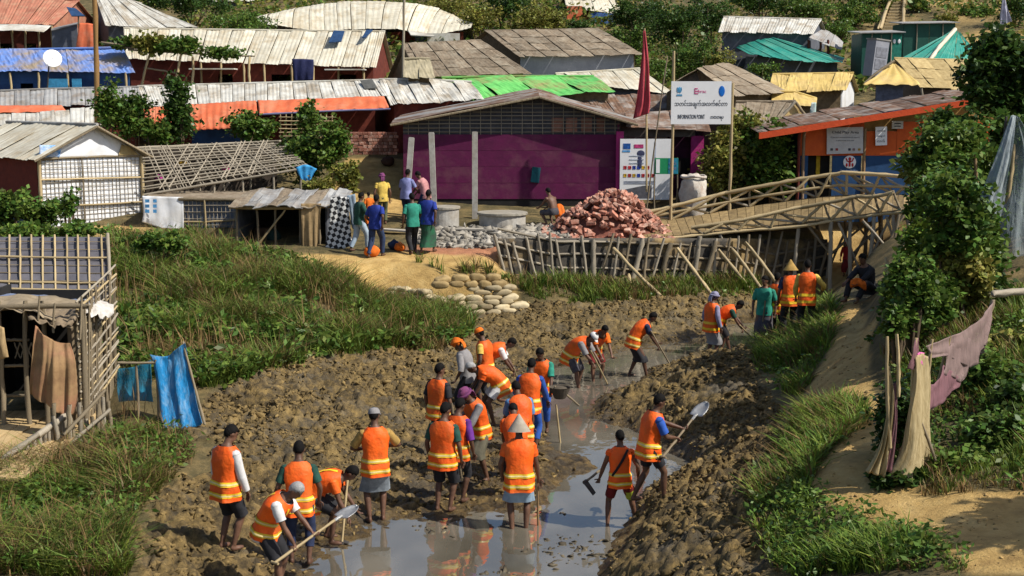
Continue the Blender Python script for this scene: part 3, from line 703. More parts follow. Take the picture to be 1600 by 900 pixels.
# --- the purple house of the information point
def purple_house():
    Y = 45.0
    L = at(631, 318, Y); Rr = at(968, 318, Y); gz = 2.35
    th = thing('information_house', 'dark purple walled house with netted gable front behind the brick pile', 'house', (0, Y, gz))
    z0 = at(800, 311, Y).z; z1 = at(800, 210, Y).z
    # foundation strip
    MB().box(((L.x+Rr.x)/2, Y+.12, (gz+z0)/2), (Rr.x-L.x-.1, .2, z0-gz)).obj('plinth', NEAR_BLACK, th)
    # wall of four tarp lengths, each with its seam
    for k in range(4):
        a = z0+(z1-z0)*k/4; b = z0+(z1-z0)*(k+1)/4
        MB().box(((L.x+Rr.x)/2, Y+.02-.004*(k % 2), (a+b)/2), (Rr.x-L.x, .05, b-a-.006)).obj('wall_panel', PURPLE, th)
    # netted gable: dark boards behind a grid of thin battens
    apex = at(842, 152, Y); eL = at(622, 191, Y); eR = at(985, 191, Y)
    zt = lambda x: (eL.z+(apex.z-eL.z)*(x-eL.x)/(apex.x-eL.x)) if x < apex.x else (apex.z+(eR.z-apex.z)*(x-apex.x)/(eR.x-apex.x))
    v = [Vector((L.x, Y+.06, z1)), Vector((Rr.x, Y+.06, z1)), Vector((Rr.x, Y+.06, zt(Rr.x)-.05)), Vector((apex.x, Y+.06, apex.z-.05)), Vector((L.x, Y+.06, zt(L.x)-.05))]
    mb = MB().add(v+[p+Vector((0,.06,0)) for p in v], [(0,1,2,3,4),(9,8,7,6,5)]+[(i,i+5,(i+1)%5+5,(i+1)%5) for i in range(5)])
    mb.obj('gable_panel', mat('gable_dark', (.075,.072,.08), (.045,.043,.05), scale=5, rand=0), th)
    for k in range(9):
        z = z1+.08+k*.13
        xs_ = [x for x in np.linspace(L.x, Rr.x, 60) if zt(x)-.08 > z]
        if len(xs_) > 2: pole('net_batten', (xs_[0], Y, z), (xs_[-1], Y, z), .011, BAMBOO_G, th)
    for k in range(21):
        x = L.x+(Rr.x-L.x)*(k+.5)/21
        pole('net_batten', (x, Y-.015, z1), (x, Y-.015, zt(x)-.06), .010, BAMBOO_G, th)
    # salmon sheets seen through the net
    for (a, b) in ((862, 880), (884, 902), (908, 925), (932, 945)):
        p = at(a, 207, Y); q = at(b, 184, Y)
        MB().box(((p.x+q.x)/2, Y+.03, (p.z+q.z)/2), (q.x-p.x, .02, q.z-p.z)).obj('inner_panel', mat('salmon', (.24,.11,.075), rand=.2), th)
    # side wall and magenta corner column
    MB().box((Rr.x-.06, Y+2.5, (gz+eR.z)/2), (.06, 5, eR.z-gz-.1)).obj('side_wall', PURPLE, th)
    MB().box((L.x+.03, Y+2.5, (gz+eL.z)/2), (.06, 4.8, eL.z-gz-.1)).obj('side_wall', PURPLE, th)
    MB().box((Rr.x-.02, Y-.07, (gz+z1+.1)/2), (.24, .16, z1+.1-gz)).obj('corner_column', MAGENTA, th)
    # roof: patched rusty sheets
    ov = .35; back = 6.0
    for (e, sgn, nm) in ((eL, -1, 0), (eR, 1, 1)):
        e2 = e+Vector((sgn*.22, 0, -.09))
        for k in range(6):
            y0 = Y-ov+k*back/6; y1 = y0+back/6+.12
            up = .03*k                                    # the ridge climbs with the slope of the hill
            A = Vector((apex.x, y0, apex.z+.05+up)); B = Vector((apex.x, y1, apex.z+.05+up+.1)); C = Vector((e2.x, y1, e2.z+.05+up+.1)); Dd = Vector((e2.x, y0, e2.z+.05+up))
            link('roof_sheet', sheet_me('roof_sheet', A, B, C, Dd, (RUST, SHEET_G, RUST)[k % 3], 4, 6, .02, .02, .012, k, .012*(k % 2)), th)
        mb = MB().tube([Vector((apex.x, Y-ov-.01, apex.z)), Vector((e2.x, Y-ov-.01, e2.z))], .04, 6); mb.obj('verge_board', BAMBOO_D, th)
    # teal letter box on the wall
    p = at(837, 273, Y); MB().box((p.x, Y-.06, p.z), (.28, .08, .5), Matrix.Rotation(.12, 3, 'Y')).obj('wall_box', mat('teal_paint', (.01,.10,.13), rand=0), th)
    # porch to the right: its own roof, door recess and far column
    Yp = Y+.9; a = at(968, 318, Yp); b = at(1097, 318, Yp)
    rz = [at(955, 176, Yp+2.2), at(1100, 172, Yp+2.2)]; ez = [at(955, 198, Yp-.5), at(1112, 206, Yp-.5)]
    roof_sheets(th, rz, ez, 5, RUST, rows=4)
    pA = at(965, 192, Yp); pB = at(1085, 200, Yp)
    MB().box(((pA.x+pB.x)/2, Yp-.2, at(1020, 206, Yp).z), (pB.x-pA.x, .06, .32)).obj('porch_beam', mat('weathered_board', (.12,.10,.085), rand=0), th)
    MB().box((at(1088, 250, Yp).x, Yp-.15, (gz+at(1088, 212, Yp).z)/2), (.42, .16, at(1088, 212, Yp).z-gz)).obj('porch_column', MAGENTA, th)
    MB().box(((at(1050, 250, Yp).x+at(1082, 250, Yp).x)/2, Yp+.3, 3.6), (.95, .05, 2.5)).obj('porch_door', mat('door_plum', (.05,.006,.03), rand=0), th)
    for k in range(2): MB().box((at(1058+k*14, 250, Yp).x, Yp+.265, 3.75), (.3, .02, .55)).obj('door_pane', NEAR_BLACK, th)
    MB().box(((at(968, 250, Yp).x+at(1050, 250, Yp).x)/2, Yp+.35, 3.6), (1.9, .06, 2.6)).obj('porch_wall', mat('porch_wall', (.42,.42,.42), (.33,.33,.33), scale=4, rand=0), th)
    # far side wall of the porch
    wall(th, 'side_wall', (b.x, Yp), (b.x, Yp+2.2), gz, gz, 5.0, 5.1, PURPLE)
    return th
purple_house()

# --- poster board of partners' logos beside the column
def poster():
    Y = 44.75; a = at(968, 312, Y); b = at(1050, 217, Y)
    th = thing('poster_board', 'large white poster of logos and small flags on the purple house porch', 'poster', ((a.x+b.x)/2, Y, a.z))
    w = b.x-a.x; h = b.z-a.z; c = Vector(((a.x+b.x)/2, Y, (a.z+b.z)/2))
    MB().box(c, (w, .03, h)).obj('board', PAPER, th)
    def rect(nm, u, v, du, dv, col, key):
        MB().box((a.x+u*w, Y-.02, a.z+v*h), (du*w, .008, dv*h)).obj(nm, mat('print_'+key, col, rand=0, bump=0, contrast=.1), th)
    MB().add([Vector((a.x+.10*w, Y-.0185, a.z+.02*h)), Vector((a.x+.62*w, Y-.0185, a.z+.02*h)), Vector((a.x+.62*w, Y-.0185, a.z+.24*h)), Vector((a.x+.45*w, Y-.0185, a.z+.23*h)), Vector((a.x+.10*w, Y-.0185, a.z+.17*h))], [(0,1,2,3,4)]).obj('printed_picture', mat('print_slate', (.12,.12,.14), rand=0, bump=0), th)  # oblique slate shape across the lower left of the board
    rect('printed_emblem', .13, .88, .14, .09, (.02,.12,.45), 'blue'); rect('printed_strip', .12, .80, .15, .03, (.08,.3,.6), 'sky')
    rect('printed_strip', .36, .88, .18, .06, (.55,.05,.2), 'pink')
    MB().ell((a.x+.40*w, Y-.016, a.z+.76*h), (.13*w*.6, .012, .055*h)).ell((a.x+.38*w, Y-.016, a.z+.62*h), (.08*w*.6, .012, .12*h)).obj('printed_figure', mat('print_navy', (.05,.06,.13), rand=0, bump=0), th)
    for k in range(3): rect('printed_line', .32+.0*k, .72-.06*k, .28, .012, (.4,.45,.55), 'grey')
    cols = [('r', (.6,.05,.06)), ('r', (.6,.05,.06)), ('b', (.02,.05,.35)), ('b', (.02,.05,.35)), ('y', (.65,.4,.03)), ('r', (.6,.05,.06)), ('y', (.65,.4,.03)), ('b', (.02,.05,.35)), ('r', (.6,.05,.06))]
    for r_ in range(2):
        for k in range(6 if r_ == 0 else 7):
            q, cc = cols[(k+r_*4) % 9]
            u = .10+.088*k
            rect('printed_flag', u, .53-.13*r_, .06, .055, cc, 'flag'+q); rect('printed_flag', u+.018, .531-.13*r_, .02, .03, (.8,.8,.8), 'flagw')
    for k in range(3): rect('printed_line', .38, .305-.02*k, .6, .006, (.3,.33,.42), 'grey2')
    rect('printed_edge', .68, .5, .03, .9, (.45,.5,.6), 'edge')
poster()

# --- information sign on two bamboo poles
def info_sign():
    Y = 41.5; a = at(1048, 194, Y); b = at(1143, 127, Y); w = b.x-a.x; h = b.z-a.z
    th = thing('information_sign', 'white information sign with blue and pink logos on two bamboo poles', 'sign', ((a.x+b.x)/2, Y, surf((a.x+b.x)/2, Y)))
    MB().box(((a.x+b.x)/2, Y, (a.z+b.z)/2), (w, .04, h)).obj('sign_board', PAPER, th)
    for px in (1050, 1143):
        x = at(px, 200, Y).x; pole('post', (x, Y+.06, surf(x, Y+.06)-.1), (x+.02, Y+.06, b.z-.05 if px > 1100 else b.z+.9), .045, BAMBOO, th)
    P = lambda u, v: Vector((a.x+u*w, Y-.024, a.z+v*h))
    ROY = mat('sign_blue', (.005,.16,.62), rand=0, bump=0); SKY = mat('sign_sky', (.10,.36,.62), rand=0, bump=0); PNK = mat('sign_pink', (.72,.14,.32), rand=0, bump=0)
    MB().ell(P(.84, .77), (.06*w*.85, .008, .125*h), 16, 8).obj('emblem', ROY, th)
    mb = MB().ell(P(.135, .80), (.028*w, .008, .07*h), 10, 6); 
    for s in (-1, 1): mb.tube([P(.135+s*.02, .74), P(.135+s*.038, .80), P(.135+s*.03, .86)], .012, 5)
    mb.box(P(.135, .68), (.085*w, .008, .035*h)); mb.obj('emblem', SKY, th)
    text('lettering', 'UNHCR', SKY, th, P(.135, .665), .10*w)
    mb = MB()
    for (u, v, du, dv) in ((.415,.83,.05,.025),(.425,.77,.055,.025),(.42,.715,.06,.025),(.392,.77,.015,.13)): mb.box(P(u, v), (du*w, .008, dv*h))
    mb.obj('emblem', PNK, th)
    text('lettering', 'brac', PNK, th, P(.515, .765), .13*w)
    text('lettering', 'သတင်းအချက်အလက်စင်တာ', INK, th, P(.5, .47), .88*w, height=.20*h)
    text('lettering', 'INFORMATION POINT', INK, th, P(.34, .17), .45*w, height=.10*h)
    text('lettering', 'တထတရပ', INK, th, P(.77, .165), .22*w, height=.11*h)
info_sign()

def green_sign():
    Y = 43.2; a = at(1023, 272, Y); b = at(1060, 247, Y); w = b.x-a.x; h = b.z-a.z
    th = thing('notice_sign', 'small green and blue notice board with white end on thin posts by the poster', 'sign', ((a.x+b.x)/2, Y, surf((a.x+b.x)/2, Y)))
    MB().box(((a.x+b.x)/2, Y, (a.z+b.z)/2), (w, .03, h)).obj('sign_board', mat('sign_green', (.01,.24,.09), (.01,.2,.08), rand=0), th)
    MB().box((a.x+.13*w, Y-.02, (a.z+b.z)/2), (.16*w, .01, .86*h)).obj('white_panel', PAPER, th)
    MB().box((a.x+.78*w, Y-.018, (a.z+b.z)/2), (.42*w, .01, .96*h)).obj('blue_panel', mat('sign_teal', (.015,.2,.30), rand=0), th)
    for k, s in enumerate(('တင်း', 'ထား')): text('lettering', s, mat('sign_lilac', (.35,.3,.5), rand=0), th, Vector((a.x+.75*w, Y-.027, a.z+(.66-.3*k)*h)), .3*w)
    for px in (1024, 1058):
        x = at(px, 270, Y).x; pole('post', (x, Y+.03, surf(x, Y)-.1), (x, Y+.03, b.z+.02), .022, BAMBOO_D, th)
green_sign()

# --- orange and blue play house behind the bridge
def play_house():
    Y = 42.6
    a = at(1247, 285, Y); b = at(1560, 285, Y)
    gz = surf((a.x+b.x)/2, Y)-.3
    th = thing('play_house', 'orange and dark blue play house with red edged lean-to roof', 'house', ((a.x+b.x)/2, Y, gz))
    zo = at(1300, 243, Y).z; zt = at(1300, 186, Y).z
    # blue lower wall with the door gap, orange upper band
    bounds = [(1247, 1262), (1300, 1345), (1352, 1560)]
    for (p, q) in bounds:
        x0, x1 = at(p, 260, Y).x, at(q, 260, Y).x
        MB().box(((x0+x1)/2, Y, (gz+zo)/2), (x1-x0, .06, zo-gz)).obj('wall', BLUE_W, th)
    for (p, q, top) in ((1247, 1292, 198), (1292, 1349, 192), (1349, 1400, 205), (1400, 1560, 190)):
        x0, x1 = at(p, 230, Y).x, at(q, 230, Y).x; zz = at(1300, top, Y).z
        MB().box(((x0+x1)/2, Y-.01, (zo+zz)/2), (x1-x0-.01, .07, zz-zo)).obj('wall_band', ORANGE_W, th)
    x0, x1 = at(1262, 260, Y).x, at(1300, 260, Y).x
    MB().box(((x0+x1)/2, Y+.35, (gz+zo)/2), (x1-x0, .05, zo-gz)).obj('door', NEAR_BLACK, th)
    MB().box((at(1281, 272, Y).x, Y+.3, 4.0), (.12, .04, .9)).obj('door_panel', mat('yellow_paint', (.55,.36,.02), rand=0), th)
    for (px, m_) in ((1247, MAROON), (1255, BLUE_W), (1349, WOOD)):
        x = at(px, 260, Y).x; pole('post', (x, Y-.06, gz), (x, Y-.06, at(1300, 200, Y).z), .05, m_ if m_ is not BLUE_W else mat('tan_post', (.3,.2,.12)), th)
    # boarding under the rake on the right
    x0, x1 = at(1350, 200, Y).x, at(1560, 200, Y).x; q = [Vector((x0, Y+.07, at(1350, 205, Y).z)), Vector((x1, Y+.07, at(1560, 205, Y).z)), Vector((x1, Y+.07, at(1560, 158, Y).z)), Vector((x0, Y+.07, at(1350, 184, Y).z))]
    MB().slab(q, .05, Vector((0,-1,0))).obj('gable_boarding', mat('ochre_board', (.34,.20,.06), (.2,.11,.03), scale=3), th)
    wall(th, 'side_wall', (b.x, Y), (b.x, Y+3.2), gz, gz, at(1560, 160, Y).z, at(1560, 160, Y).z-.2, ORANGE_W)
    wall(th, 'side_wall', (a.x, Y+3.2), (a.x, Y), gz, gz, at(1250, 200, Y).z-.2, at(1250, 200, Y).z, mat('green_side', (.02,.09,.07)))
    # raking roof of sheets with the red edge board
    eL = at(1186, 209, Y-.55); eR = at(1545, 152, Y-.55); bL = eL+Vector((.1, 3.6, .25)); bR = eR+Vector((.1, 3.6, .25))
    roof_sheets(th, [bL, bR], [eL+Vector((0,0,.03)), eR+Vector((0,0,.03))], 13, RUST, rows=3, cols=6)
    mb = MB().slab([eL+Vector((0,-.03,-.16)), eR+Vector((0,-.03,-.16)), eR+Vector((0,-.03,.03)), eL+Vector((0,-.03,.03))], .04, Vector((0,-1,0)))
    mb.obj('edge_board', mat('red_edge', (.58,.075,.018), (.48,.06,.015), rand=0), th)
    # round white emblem on the blue wall
    c = at(1327, 253, Y); c.y = Y-.045
    MB().ell(c, (.20, .012, .20), 18, 8).obj('emblem', PAPER, th)
    RED = mat('emblem_red', (.5,.03,.03), rand=0, bump=0)
    mb = MB().ell(c+Vector((0,-.012,.10)), (.05, .01, .05)).box(c+Vector((0,-.012,-.03)), (.06, .01, .22))
    for s in (-1, 1):
        mb.tube([c+Vector((0,-.012,.0)), c+Vector((s*.08,-.012,.03)), c+Vector((s*.12,-.012,.13))], .02, 5); mb.ell(c+Vector((s*.09,-.012,-.09)), (.035,.008,.06))
    mb.obj('emblem_figure', RED, th)
    text('lettering', 'Save the Children', mat('pale_print', (.4,.45,.55), rand=0), th, c+Vector((0,0,-.27)), .55)
play_house()
def play_boards():
    Y = 42.5
    a = at(1291, 240, Y); b = at(1349, 199, Y); w = b.x-a.x; h = b.z-a.z; c = Vector(((a.x+b.x)/2, Y-.02, (a.z+b.z)/2))
    GB = mat('grey_board', (.50,.49,.48), (.44,.43,.42), rand=0)
    th = thing('name_board', 'grey white Child Play Area board hanging on the orange wall', 'sign', (c.x, Y, a.z))
    MB().box(c, (w, .03, h), Matrix.Rotation(-.03, 3, 'Y')).obj('board', GB, th)
    f = Vector((0,-.02,0))
    text('lettering', 'Child Play Area', INK, th, c+f+Vector((0,0,h*.31)), w*.74, height=h*.13)
    text('lettering', 'Protection and psychosocial support', mat('grey_print', (.16,.15,.15), rand=0), th, c+f+Vector((0,0,h*.12)), w*.8, height=h*.05)
    text('lettering', 'for girls and boys of the camp', mat('grey_print', (.16,.15,.15)), th, c+f+Vector((0,0,h*.0)), w*.5, height=h*.05)
    for k, (u, col) in enumerate(((-.36,(.08,.08,.08)),(-.22,(.3,.05,.05)),(.13,(.05,.05,.06)),(.25,(.3,.2,.2)),(.4,(.4,.25,.03)))):
        MB().box(c+Vector((u*w,-.018,-h*.34)), (w*.07, .006, h*.09)).obj('printed_logo', mat('logo%d' % k, col, rand=0), th)
    a = at(1367, 227, Y); b = at(1386, 198, Y); c = Vector(((a.x+b.x)/2, Y-.03, (a.z+b.z)/2)); w = b.x-a.x; h = b.z-a.z
    t2 = thing('notice_sheet', 'small white notice sheet with dark print on the orange wall', 'sign', (c.x, Y, a.z))
    MB().box(c, (w, .02, h), Matrix.Rotation(-.04, 3, 'Y')).obj('board', PAPER, t2)
    for k, s in enumerate(('တင်း', 'အချက်', 'လက်')): text('lettering', s, INK, t2, c+Vector((0,-.014,h*(.28-.28*k))), w*.66, height=h*.17)
    a = at(1392, 201, Y); b = at(1410, 189, Y); c = Vector(((a.x+b.x)/2, Y-.1, (a.z+b.z)/2))
    t3 = thing('notice_card', 'pale yellow card high on the ochre boarding', 'sign', (c.x, Y, a.z))
    MB().box(c, (b.x-a.x, .02, b.z-a.z)).obj('card', mat('cream_card', (.5,.46,.38), rand=0), t3)
    for k in range(2): MB().box(c+Vector((0,-.013,.04-.08*k)), (.2, .005, .03)).obj('printed_line', INK, t3)
play_boards()

# --- white bamboo-grid hut on the left
def white_hut():
    A = at(64, 350, 40.6); B = at(223, 350, 43.0)          # foot of the gable wall: near corner, far corner
    gz = min(A.z, surf(A.x, A.y))-.25
    u = Vector((B.x-A.x, B.y-A.y, 0)); wlen = u.length; u.normalize(); bk = Vector((-u.y, u.x, 0))   # bk runs away along the ridge
    th = thing('bamboo_grid_hut', 'cream roofed hut with white tarp gable wall behind a bamboo grid', 'hut', (A.x, A.y, gz))
    e0 = on_plane(62, 246, Vector((A.x, A.y, 0)), Vector((-u.y, u.x, 0))*1.0 if False else Vector((u.y, -u.x, 0)))
    ze = at(64, 246, A.y).z; zf = at(223, 246, B.y).z; za = (at(150, 199, (A.y+B.y)/2)).z
    ze = (ze+zf)/2
    fr = -bk
    P = lambda s, z, o=0.0: Vector((A.x, A.y, 0))+u*s+fr*o+Vector((0,0,z))
    # tarp wall with slack folds
    v, f = patch([[P(0, ze), P(wlen*.5, ze), P(wlen, ze)], [P(0, gz, .02), P(wlen*.5, gz, .02), P(wlen, gz, .02)]], 48, 10, .012, 14, 3, .006)
    v, f = thick(v, f, .02); link('wall_tarp', mesh('wall_tarp', v, f, WHITE_T, True), th)
    # gable triangle of tarp
    v = [P(-.05, ze, .01), P(wlen+.05, ze, .01), P(wlen*.53, za, .01)]
    rows = [[P(wlen*.53-.02, za), P(wlen*.53+.02, za)], [P(wlen*.25, (za+ze)/2, .03), P(wlen*.8, (za+ze)/2, .03)], [P(-.05, ze, .05), P(wlen+.05, ze, .05)]]
    vv, ff = patch(rows, 24, 8, .03, 5, 8, .01); vv, ff = thick(vv, ff, .02); link('gable_tarp', mesh('gable_tarp', vv, ff, WHITE_T, True), th)
    rows = [[P(.02, ze+.42, .09), P(.75, ze+.40, .09)], [P(.0, ze+.06, .10), P(.62, ze+.04, .10)]]
    vv, ff = patch(rows, 8, 5, .03, 2, 5, .01); vv, ff = thick(vv, ff, .01); link('blue_patch', mesh('blue_patch', vv, ff, mat('print_blue_tarp', (.05,.25,.6), (.5,.55,.65), scale=5, rand=0), True), th)
    rows = [[P(wlen*.80, ze+.38, .08), P(wlen*.88, ze+.3, .08)], [P(wlen*.76, ze+.03, .09), P(wlen*.97, ze+.03, .09)]]
    vv, ff = patch(rows, 8, 5, .02, 2, 6, .01); vv, ff = thick(vv, ff, .01); link('straw_patch', mesh('straw_patch', vv, ff, MATTING_Y, True), th)
    # grid of split bamboo
    for k in range(25):
        s = wlen*(k+.5)/25; pole('grid_slat', P(s+random.uniform(-.02,.02), gz, .05), P(s+random.uniform(-.02,.02), ze, .05), .010, BAMBOO_G, th)
    for k in range(15):
        z = gz+.15+(ze-gz-.2)*k/14.5; j = random.uniform(-.03,.03); pole('grid_slat', P(.0, z+j, .068), P(wlen, z-j, .068), .009, BAMBOO_G, th)
    for z in (gz+.32*(ze-gz)+.15, gz+.72*(ze-gz)): pole('rail', P(0, z+.04, .10), P(wlen, z-.02, .10), .03, BAMBOO, th)
    for s in (0, wlen): pole('corner_post', P(s, gz-.1, .08), P(s, ze+.02, .08), .055, BAMBOO, th)
    pole('mid_post', P(wlen*.40, gz, .08), P(wlen*.40, ze, .08), .02, BAMBOO_D, th)
    pole('eave_pole', P(-.1, ze+.0, .09), P(wlen+.1, ze, .09), .035, BAMBOO_D, th)
    # long side wall going back to the left
    ln = 5.5
    S = lambda d, z: Vector((A.x, A.y, 0))+bk*d+Vector((0,0,z))
    zb = gz+.85
    for nm, z0, z1, m_, o in (('side_wall', zb, ze, mat('dark_red_side', (.17,.025,.012), (.12,.018,.01), scale=5, rand=0), 0), ('side_skirt', gz, zb, SLATE, .03)):
        wall(th, nm, (S(0,0)-u*o), (S(ln,0)-u*o), z0, z0, z1, z1, m_)
    # roof: two slopes of pale sheets
    off = u*-.28; ext = fr*.32
    for (sg) in (0, 1):
        rt = Vector((A.x, A.y, 0))+u*(wlen*.53)+ext+Vector((0,0,za+.06)); rb = rt+bk*(ln+.6)+Vector((0,0,-.0))
        s_ = -.26 if sg == 0 else wlen+.26
        et = Vector((A.x, A.y, 0))+u*s_+ext+Vector((0,0,ze-.02)); eb = et+bk*(ln+.6)
        if sg == 0: roof_sheets(th, [rb, rt], [eb, et], 8, SHEET_C, rows=4, cols=6, rib=.025)
        else: roof_sheets(th, [rt, rb], [et, eb], 8, SHEET_C, rows=4, cols=6, rib=.025)
        mb = MB().tube([rt-Vector((0,0,.03)), et-Vector((0,0,.03))], .035, 6); mb.obj('verge_pole', BAMBOO_D, th)
    r0 = Vector((A.x, A.y, 0))+u*(wlen*.53)+ext+Vector((0,0,za+.09)); MB().tube([r0, r0+bk*(ln+.6)], .05, 6).obj('ridge_cap', SHEET_G, th)
white_hut()

# --- collapsed roof frame of thin bamboo
def lattice_roof():
    c = [at(222, 232, 44.5), at(430, 222, 45.5), at(475, 262, 43.2), at(232, 302, 42.2)]
    gz = surf(at(340, 300, 43).x, 43)
    th = thing('bare_roof_frame', 'bare roof frame of grey bamboo lattice with dark gaps beside the white hut', 'hut frame', (at(340,300,43).x, 43, gz))
    Bl = lambda u, v: (c[0]*(1-u)+c[1]*u)*(1-v)+(c[3]*(1-u)+c[2]*u)*v
    for k in range(30):
        u = (k+.5)/30; d = random.uniform(-.03,.03); o = random.uniform(-.04,.04)
        pole('lath', Bl(u+d, -.03)+Vector((0,0,o)), Bl(min(1.05,u+.08+d), 1.03)+Vector((0,0,o)), .022, BAMBOO_G, th)
    for k in range(13):
        v = (k+.3)/13; d = random.uniform(-.03,.03)
        pole('lath', Bl(-.03, v+d)+Vector((0,0,.04)), Bl(1.03, v-d)+Vector((0,0,.04)), .024, BAMBOO_G, th)
    for k in range(8):
        u = random.random()*.7; pole('brace', Bl(u, 1)+Vector((0,0,.08)), Bl(u+.28, .0)+Vector((0,0,.08)), .022, BAMBOO_G, th)
    pole('ridge_pole', Bl(-.05, -.02), Bl(1.05, -.02), .04, BAMBOO_G, th); pole('eave_pole', Bl(-.03, 1.02), Bl(1.05, 1.02), .04, BAMBOO_G, th)
    for u in (0, .2, .42, .6, .8, .98):
        p = Bl(u, 1); pole('post', (p.x, p.y, surf(p.x, p.y)-.1), p, .035, BAMBOO_G, th)
        p = Bl(u, 0); pole('post', (p.x, p.y, surf(p.x, p.y)-.1), p, .035, BAMBOO_G, th)
    # the dark inside: earth red bits and an added near-black sheet that paints the shade behind
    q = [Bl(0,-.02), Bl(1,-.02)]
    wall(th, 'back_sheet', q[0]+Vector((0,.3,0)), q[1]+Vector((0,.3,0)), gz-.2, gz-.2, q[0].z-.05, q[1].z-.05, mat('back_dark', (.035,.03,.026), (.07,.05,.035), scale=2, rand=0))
    for (px, py, col) in ((248, 278, (.5,.04,.3)), (352, 262, (.55,.06,.25)), (285, 255, (.5,.3,.03))):
        p = at(px, py, 44.3); MB().ell(p, (.14, .08, .12), 8, 6).obj('hanging_cloth', mat('cloth%d' % px, col, rand=0), th)
    p = at(230, 290, 43.2); 
lattice_roof()
cl = cloth('blue_plastic_rag', [[(462,262,42.9),(478,257,42.9),(495,264,42.9)],[(468,275,42.9),(480,277,42.9),(490,272,42.9)],[(474,285,42.9),(481,284,42.9),(486,281,42.9)]], mat('sky_plastic', (.06,.36,.68), (.04,.26,.55), rand=0), None, 14, 8, .06, 3, 4, .02)
tag(cl, 'bright blue plastic rag caught on the corner of the bare roof frame', 'rag')

# --- low store beside it: white tarp, grey grid panel, dark shack
def low_store():
    Y = 41.0
    th = thing('low_store', 'low store with a white printed tarp corner and slate panel behind bamboo grid', 'hut', (at(300,385,Y).x, Y, surf(at(300,385,Y).x, Y)))
    t_ = cloth('white_tarp', [[(222,306,Y-.1),(250,307,Y-.1),(286,308,Y-.1)],[(224,330,Y-.18),(255,335,Y-.16),(287,336,Y-.14)],[(222,347,Y-.2),(262,360,Y-.2),(287,370,Y-.2)]], WHITE_T, th, 18, 12, .03, 3, 5, .01)
    for (px, w) in ((230, .13), (242, .11)):
        for k in range(3):
            p = at(px, 314+k*8, Y-.29); MB().box(p, (w, .006, .1)).obj('printed_mark', mat('print_sky', (.12,.40,.72), rand=0, bump=0), th)
    a, b = at(288, 385, Y), at(371, 385, Y); z0 = a.z-.3; z1 = at(330, 312, Y).z
    wall(th, 'wall_panel', (a.x, a.y), (b.x, b.y), z0, z0, z1, z1-.05, mat('blue_slate', (.17,.20,.25), (.11,.13,.17), scale=4, rand=0))
    for k in range(13):
        x = a.x+(b.x-a.x)*(k+.5)/13; pole('grid_slat', (x, Y-.08, z0), (x, Y-.08, z1), .012, BAMBOO_G, th)
    for k in range(7):
        z = z0+.35+k*.2; pole('grid_slat', (a.x, Y-.10, z), (b.x, Y-.10, z), .011, BAMBOO_G, th)
    pole('rail', (a.x, Y-.12, at(330,346,Y).z), (b.x, Y-.12, at(330,343,Y).z), .03, BAMBOO, th); pole('mid_post', ((a.x+b.x)/2-.1, Y-.12, z0), ((a.x+b.x)/2-.12, Y-.12, z1), .03, BAMBOO, th)
    pole('top_rail', (a.x-.1, Y-.1, z1+.03), (b.x+.1, Y-.1, z1), .05, BAMBOO_D, th)
    wall(th, 'side_wall', (a.x, Y+.1), (a.x, Y+2), z0, z0, z1, z1, SLATE); wall(th, 'back_wall', (b.x, Y+2), (a.x, Y+2), z0, z0, z1, z1, SLATE)
    MB().slab([Vector((a.x-1.3, Y+2.1, z1+.12)), Vector((a.x-1.3, Y-.05, z1+.02)), Vector((b.x, Y-.05, z1+.02)), Vector((b.x, Y+2.1, z1+.12))], .04).obj('roof_mat', MATTING, th)
low_store()
def shack():
    Y = 38.6; a = at(371, 393, Y); b = at(512, 395, Y); gz = a.z-.12
    th = thing('open_shack', 'low open fronted shack with a dark inside and sagging mat roof', 'hut', ((a.x+b.x)/2, Y, gz))
    z1 = at(440, 322, Y).z
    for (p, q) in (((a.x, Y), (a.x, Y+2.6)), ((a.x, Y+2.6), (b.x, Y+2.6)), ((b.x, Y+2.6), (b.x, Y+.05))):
        wall(th, 'wall', q, p, gz, gz, z1, z1, NEAR_BLACK if p[1] > Y+1 and q[1] > Y+1 else SLATE)
    for k in range(9):
        x0 = a.x-.15+(b.x-a.x+.5)*k/9; x1 = x0+(b.x-a.x+.5)/9+.05
        link('roof_mat', sheet_me('roof_mat', Vector((x0,Y+2.9,z1+.28)), Vector((x1,Y+2.9,z1+.28)), Vector((x1,Y-.35+random.uniform(-.1,.1),z1+.02)), Vector((x0,Y-.35+random.uniform(-.1,.1),z1+.02)), SHEET_G if k % 3 else MATTING, 4, 4, .01, .04, .02, k), th)
    pole('beam', (a.x-.2, Y-.05, z1-.02), (b.x+.1, Y-.05, z1+.0), .05, BAMBOO, th)
    for px in (372, 402, 432, 470, 500):
        x = at(px, 390, Y).x; pole('post', (x, Y, gz), (x, Y, z1), .035, BAMBOO_D, th)
    pole('brace', at(400, 387, Y-.15), at(446, 328, Y-.15), .03, BAMBOO, th)
    MB().box(((a.x+b.x)/2+.3, Y-.15, at(440,392,Y).z), (1.6, .25, .06)).obj('step_board', WOOD, th)
    MB().ell(at(428, 372, Y+.8), (.22,.2,.28)).obj('store_jar', mat('dark_green_jar', (.02,.05,.04), rand=0), th)
    MB().box(at(412, 365, Y+1.2), (.4,.3,.35)).obj('store_box', mat('store_box', (.09,.05,.03), rand=0), th)
shack()
tag(cloth('brown_curtain', [[(470,318,38.35),(485,318,38.35),(502,318,38.3)],[(471,350,38.3),(486,352,38.25),(499,350,38.3)],[(472,396,38.3),(486,396,38.25),(496,392,38.3)]], mat('brown_cloth', (.32,.22,.11), (.22,.15,.07), scale=6, rand=0), None, 18, 12, .05, 3, 7, .01), 'brown cloth curtain hanging at the right end of the open shack', 'curtain')
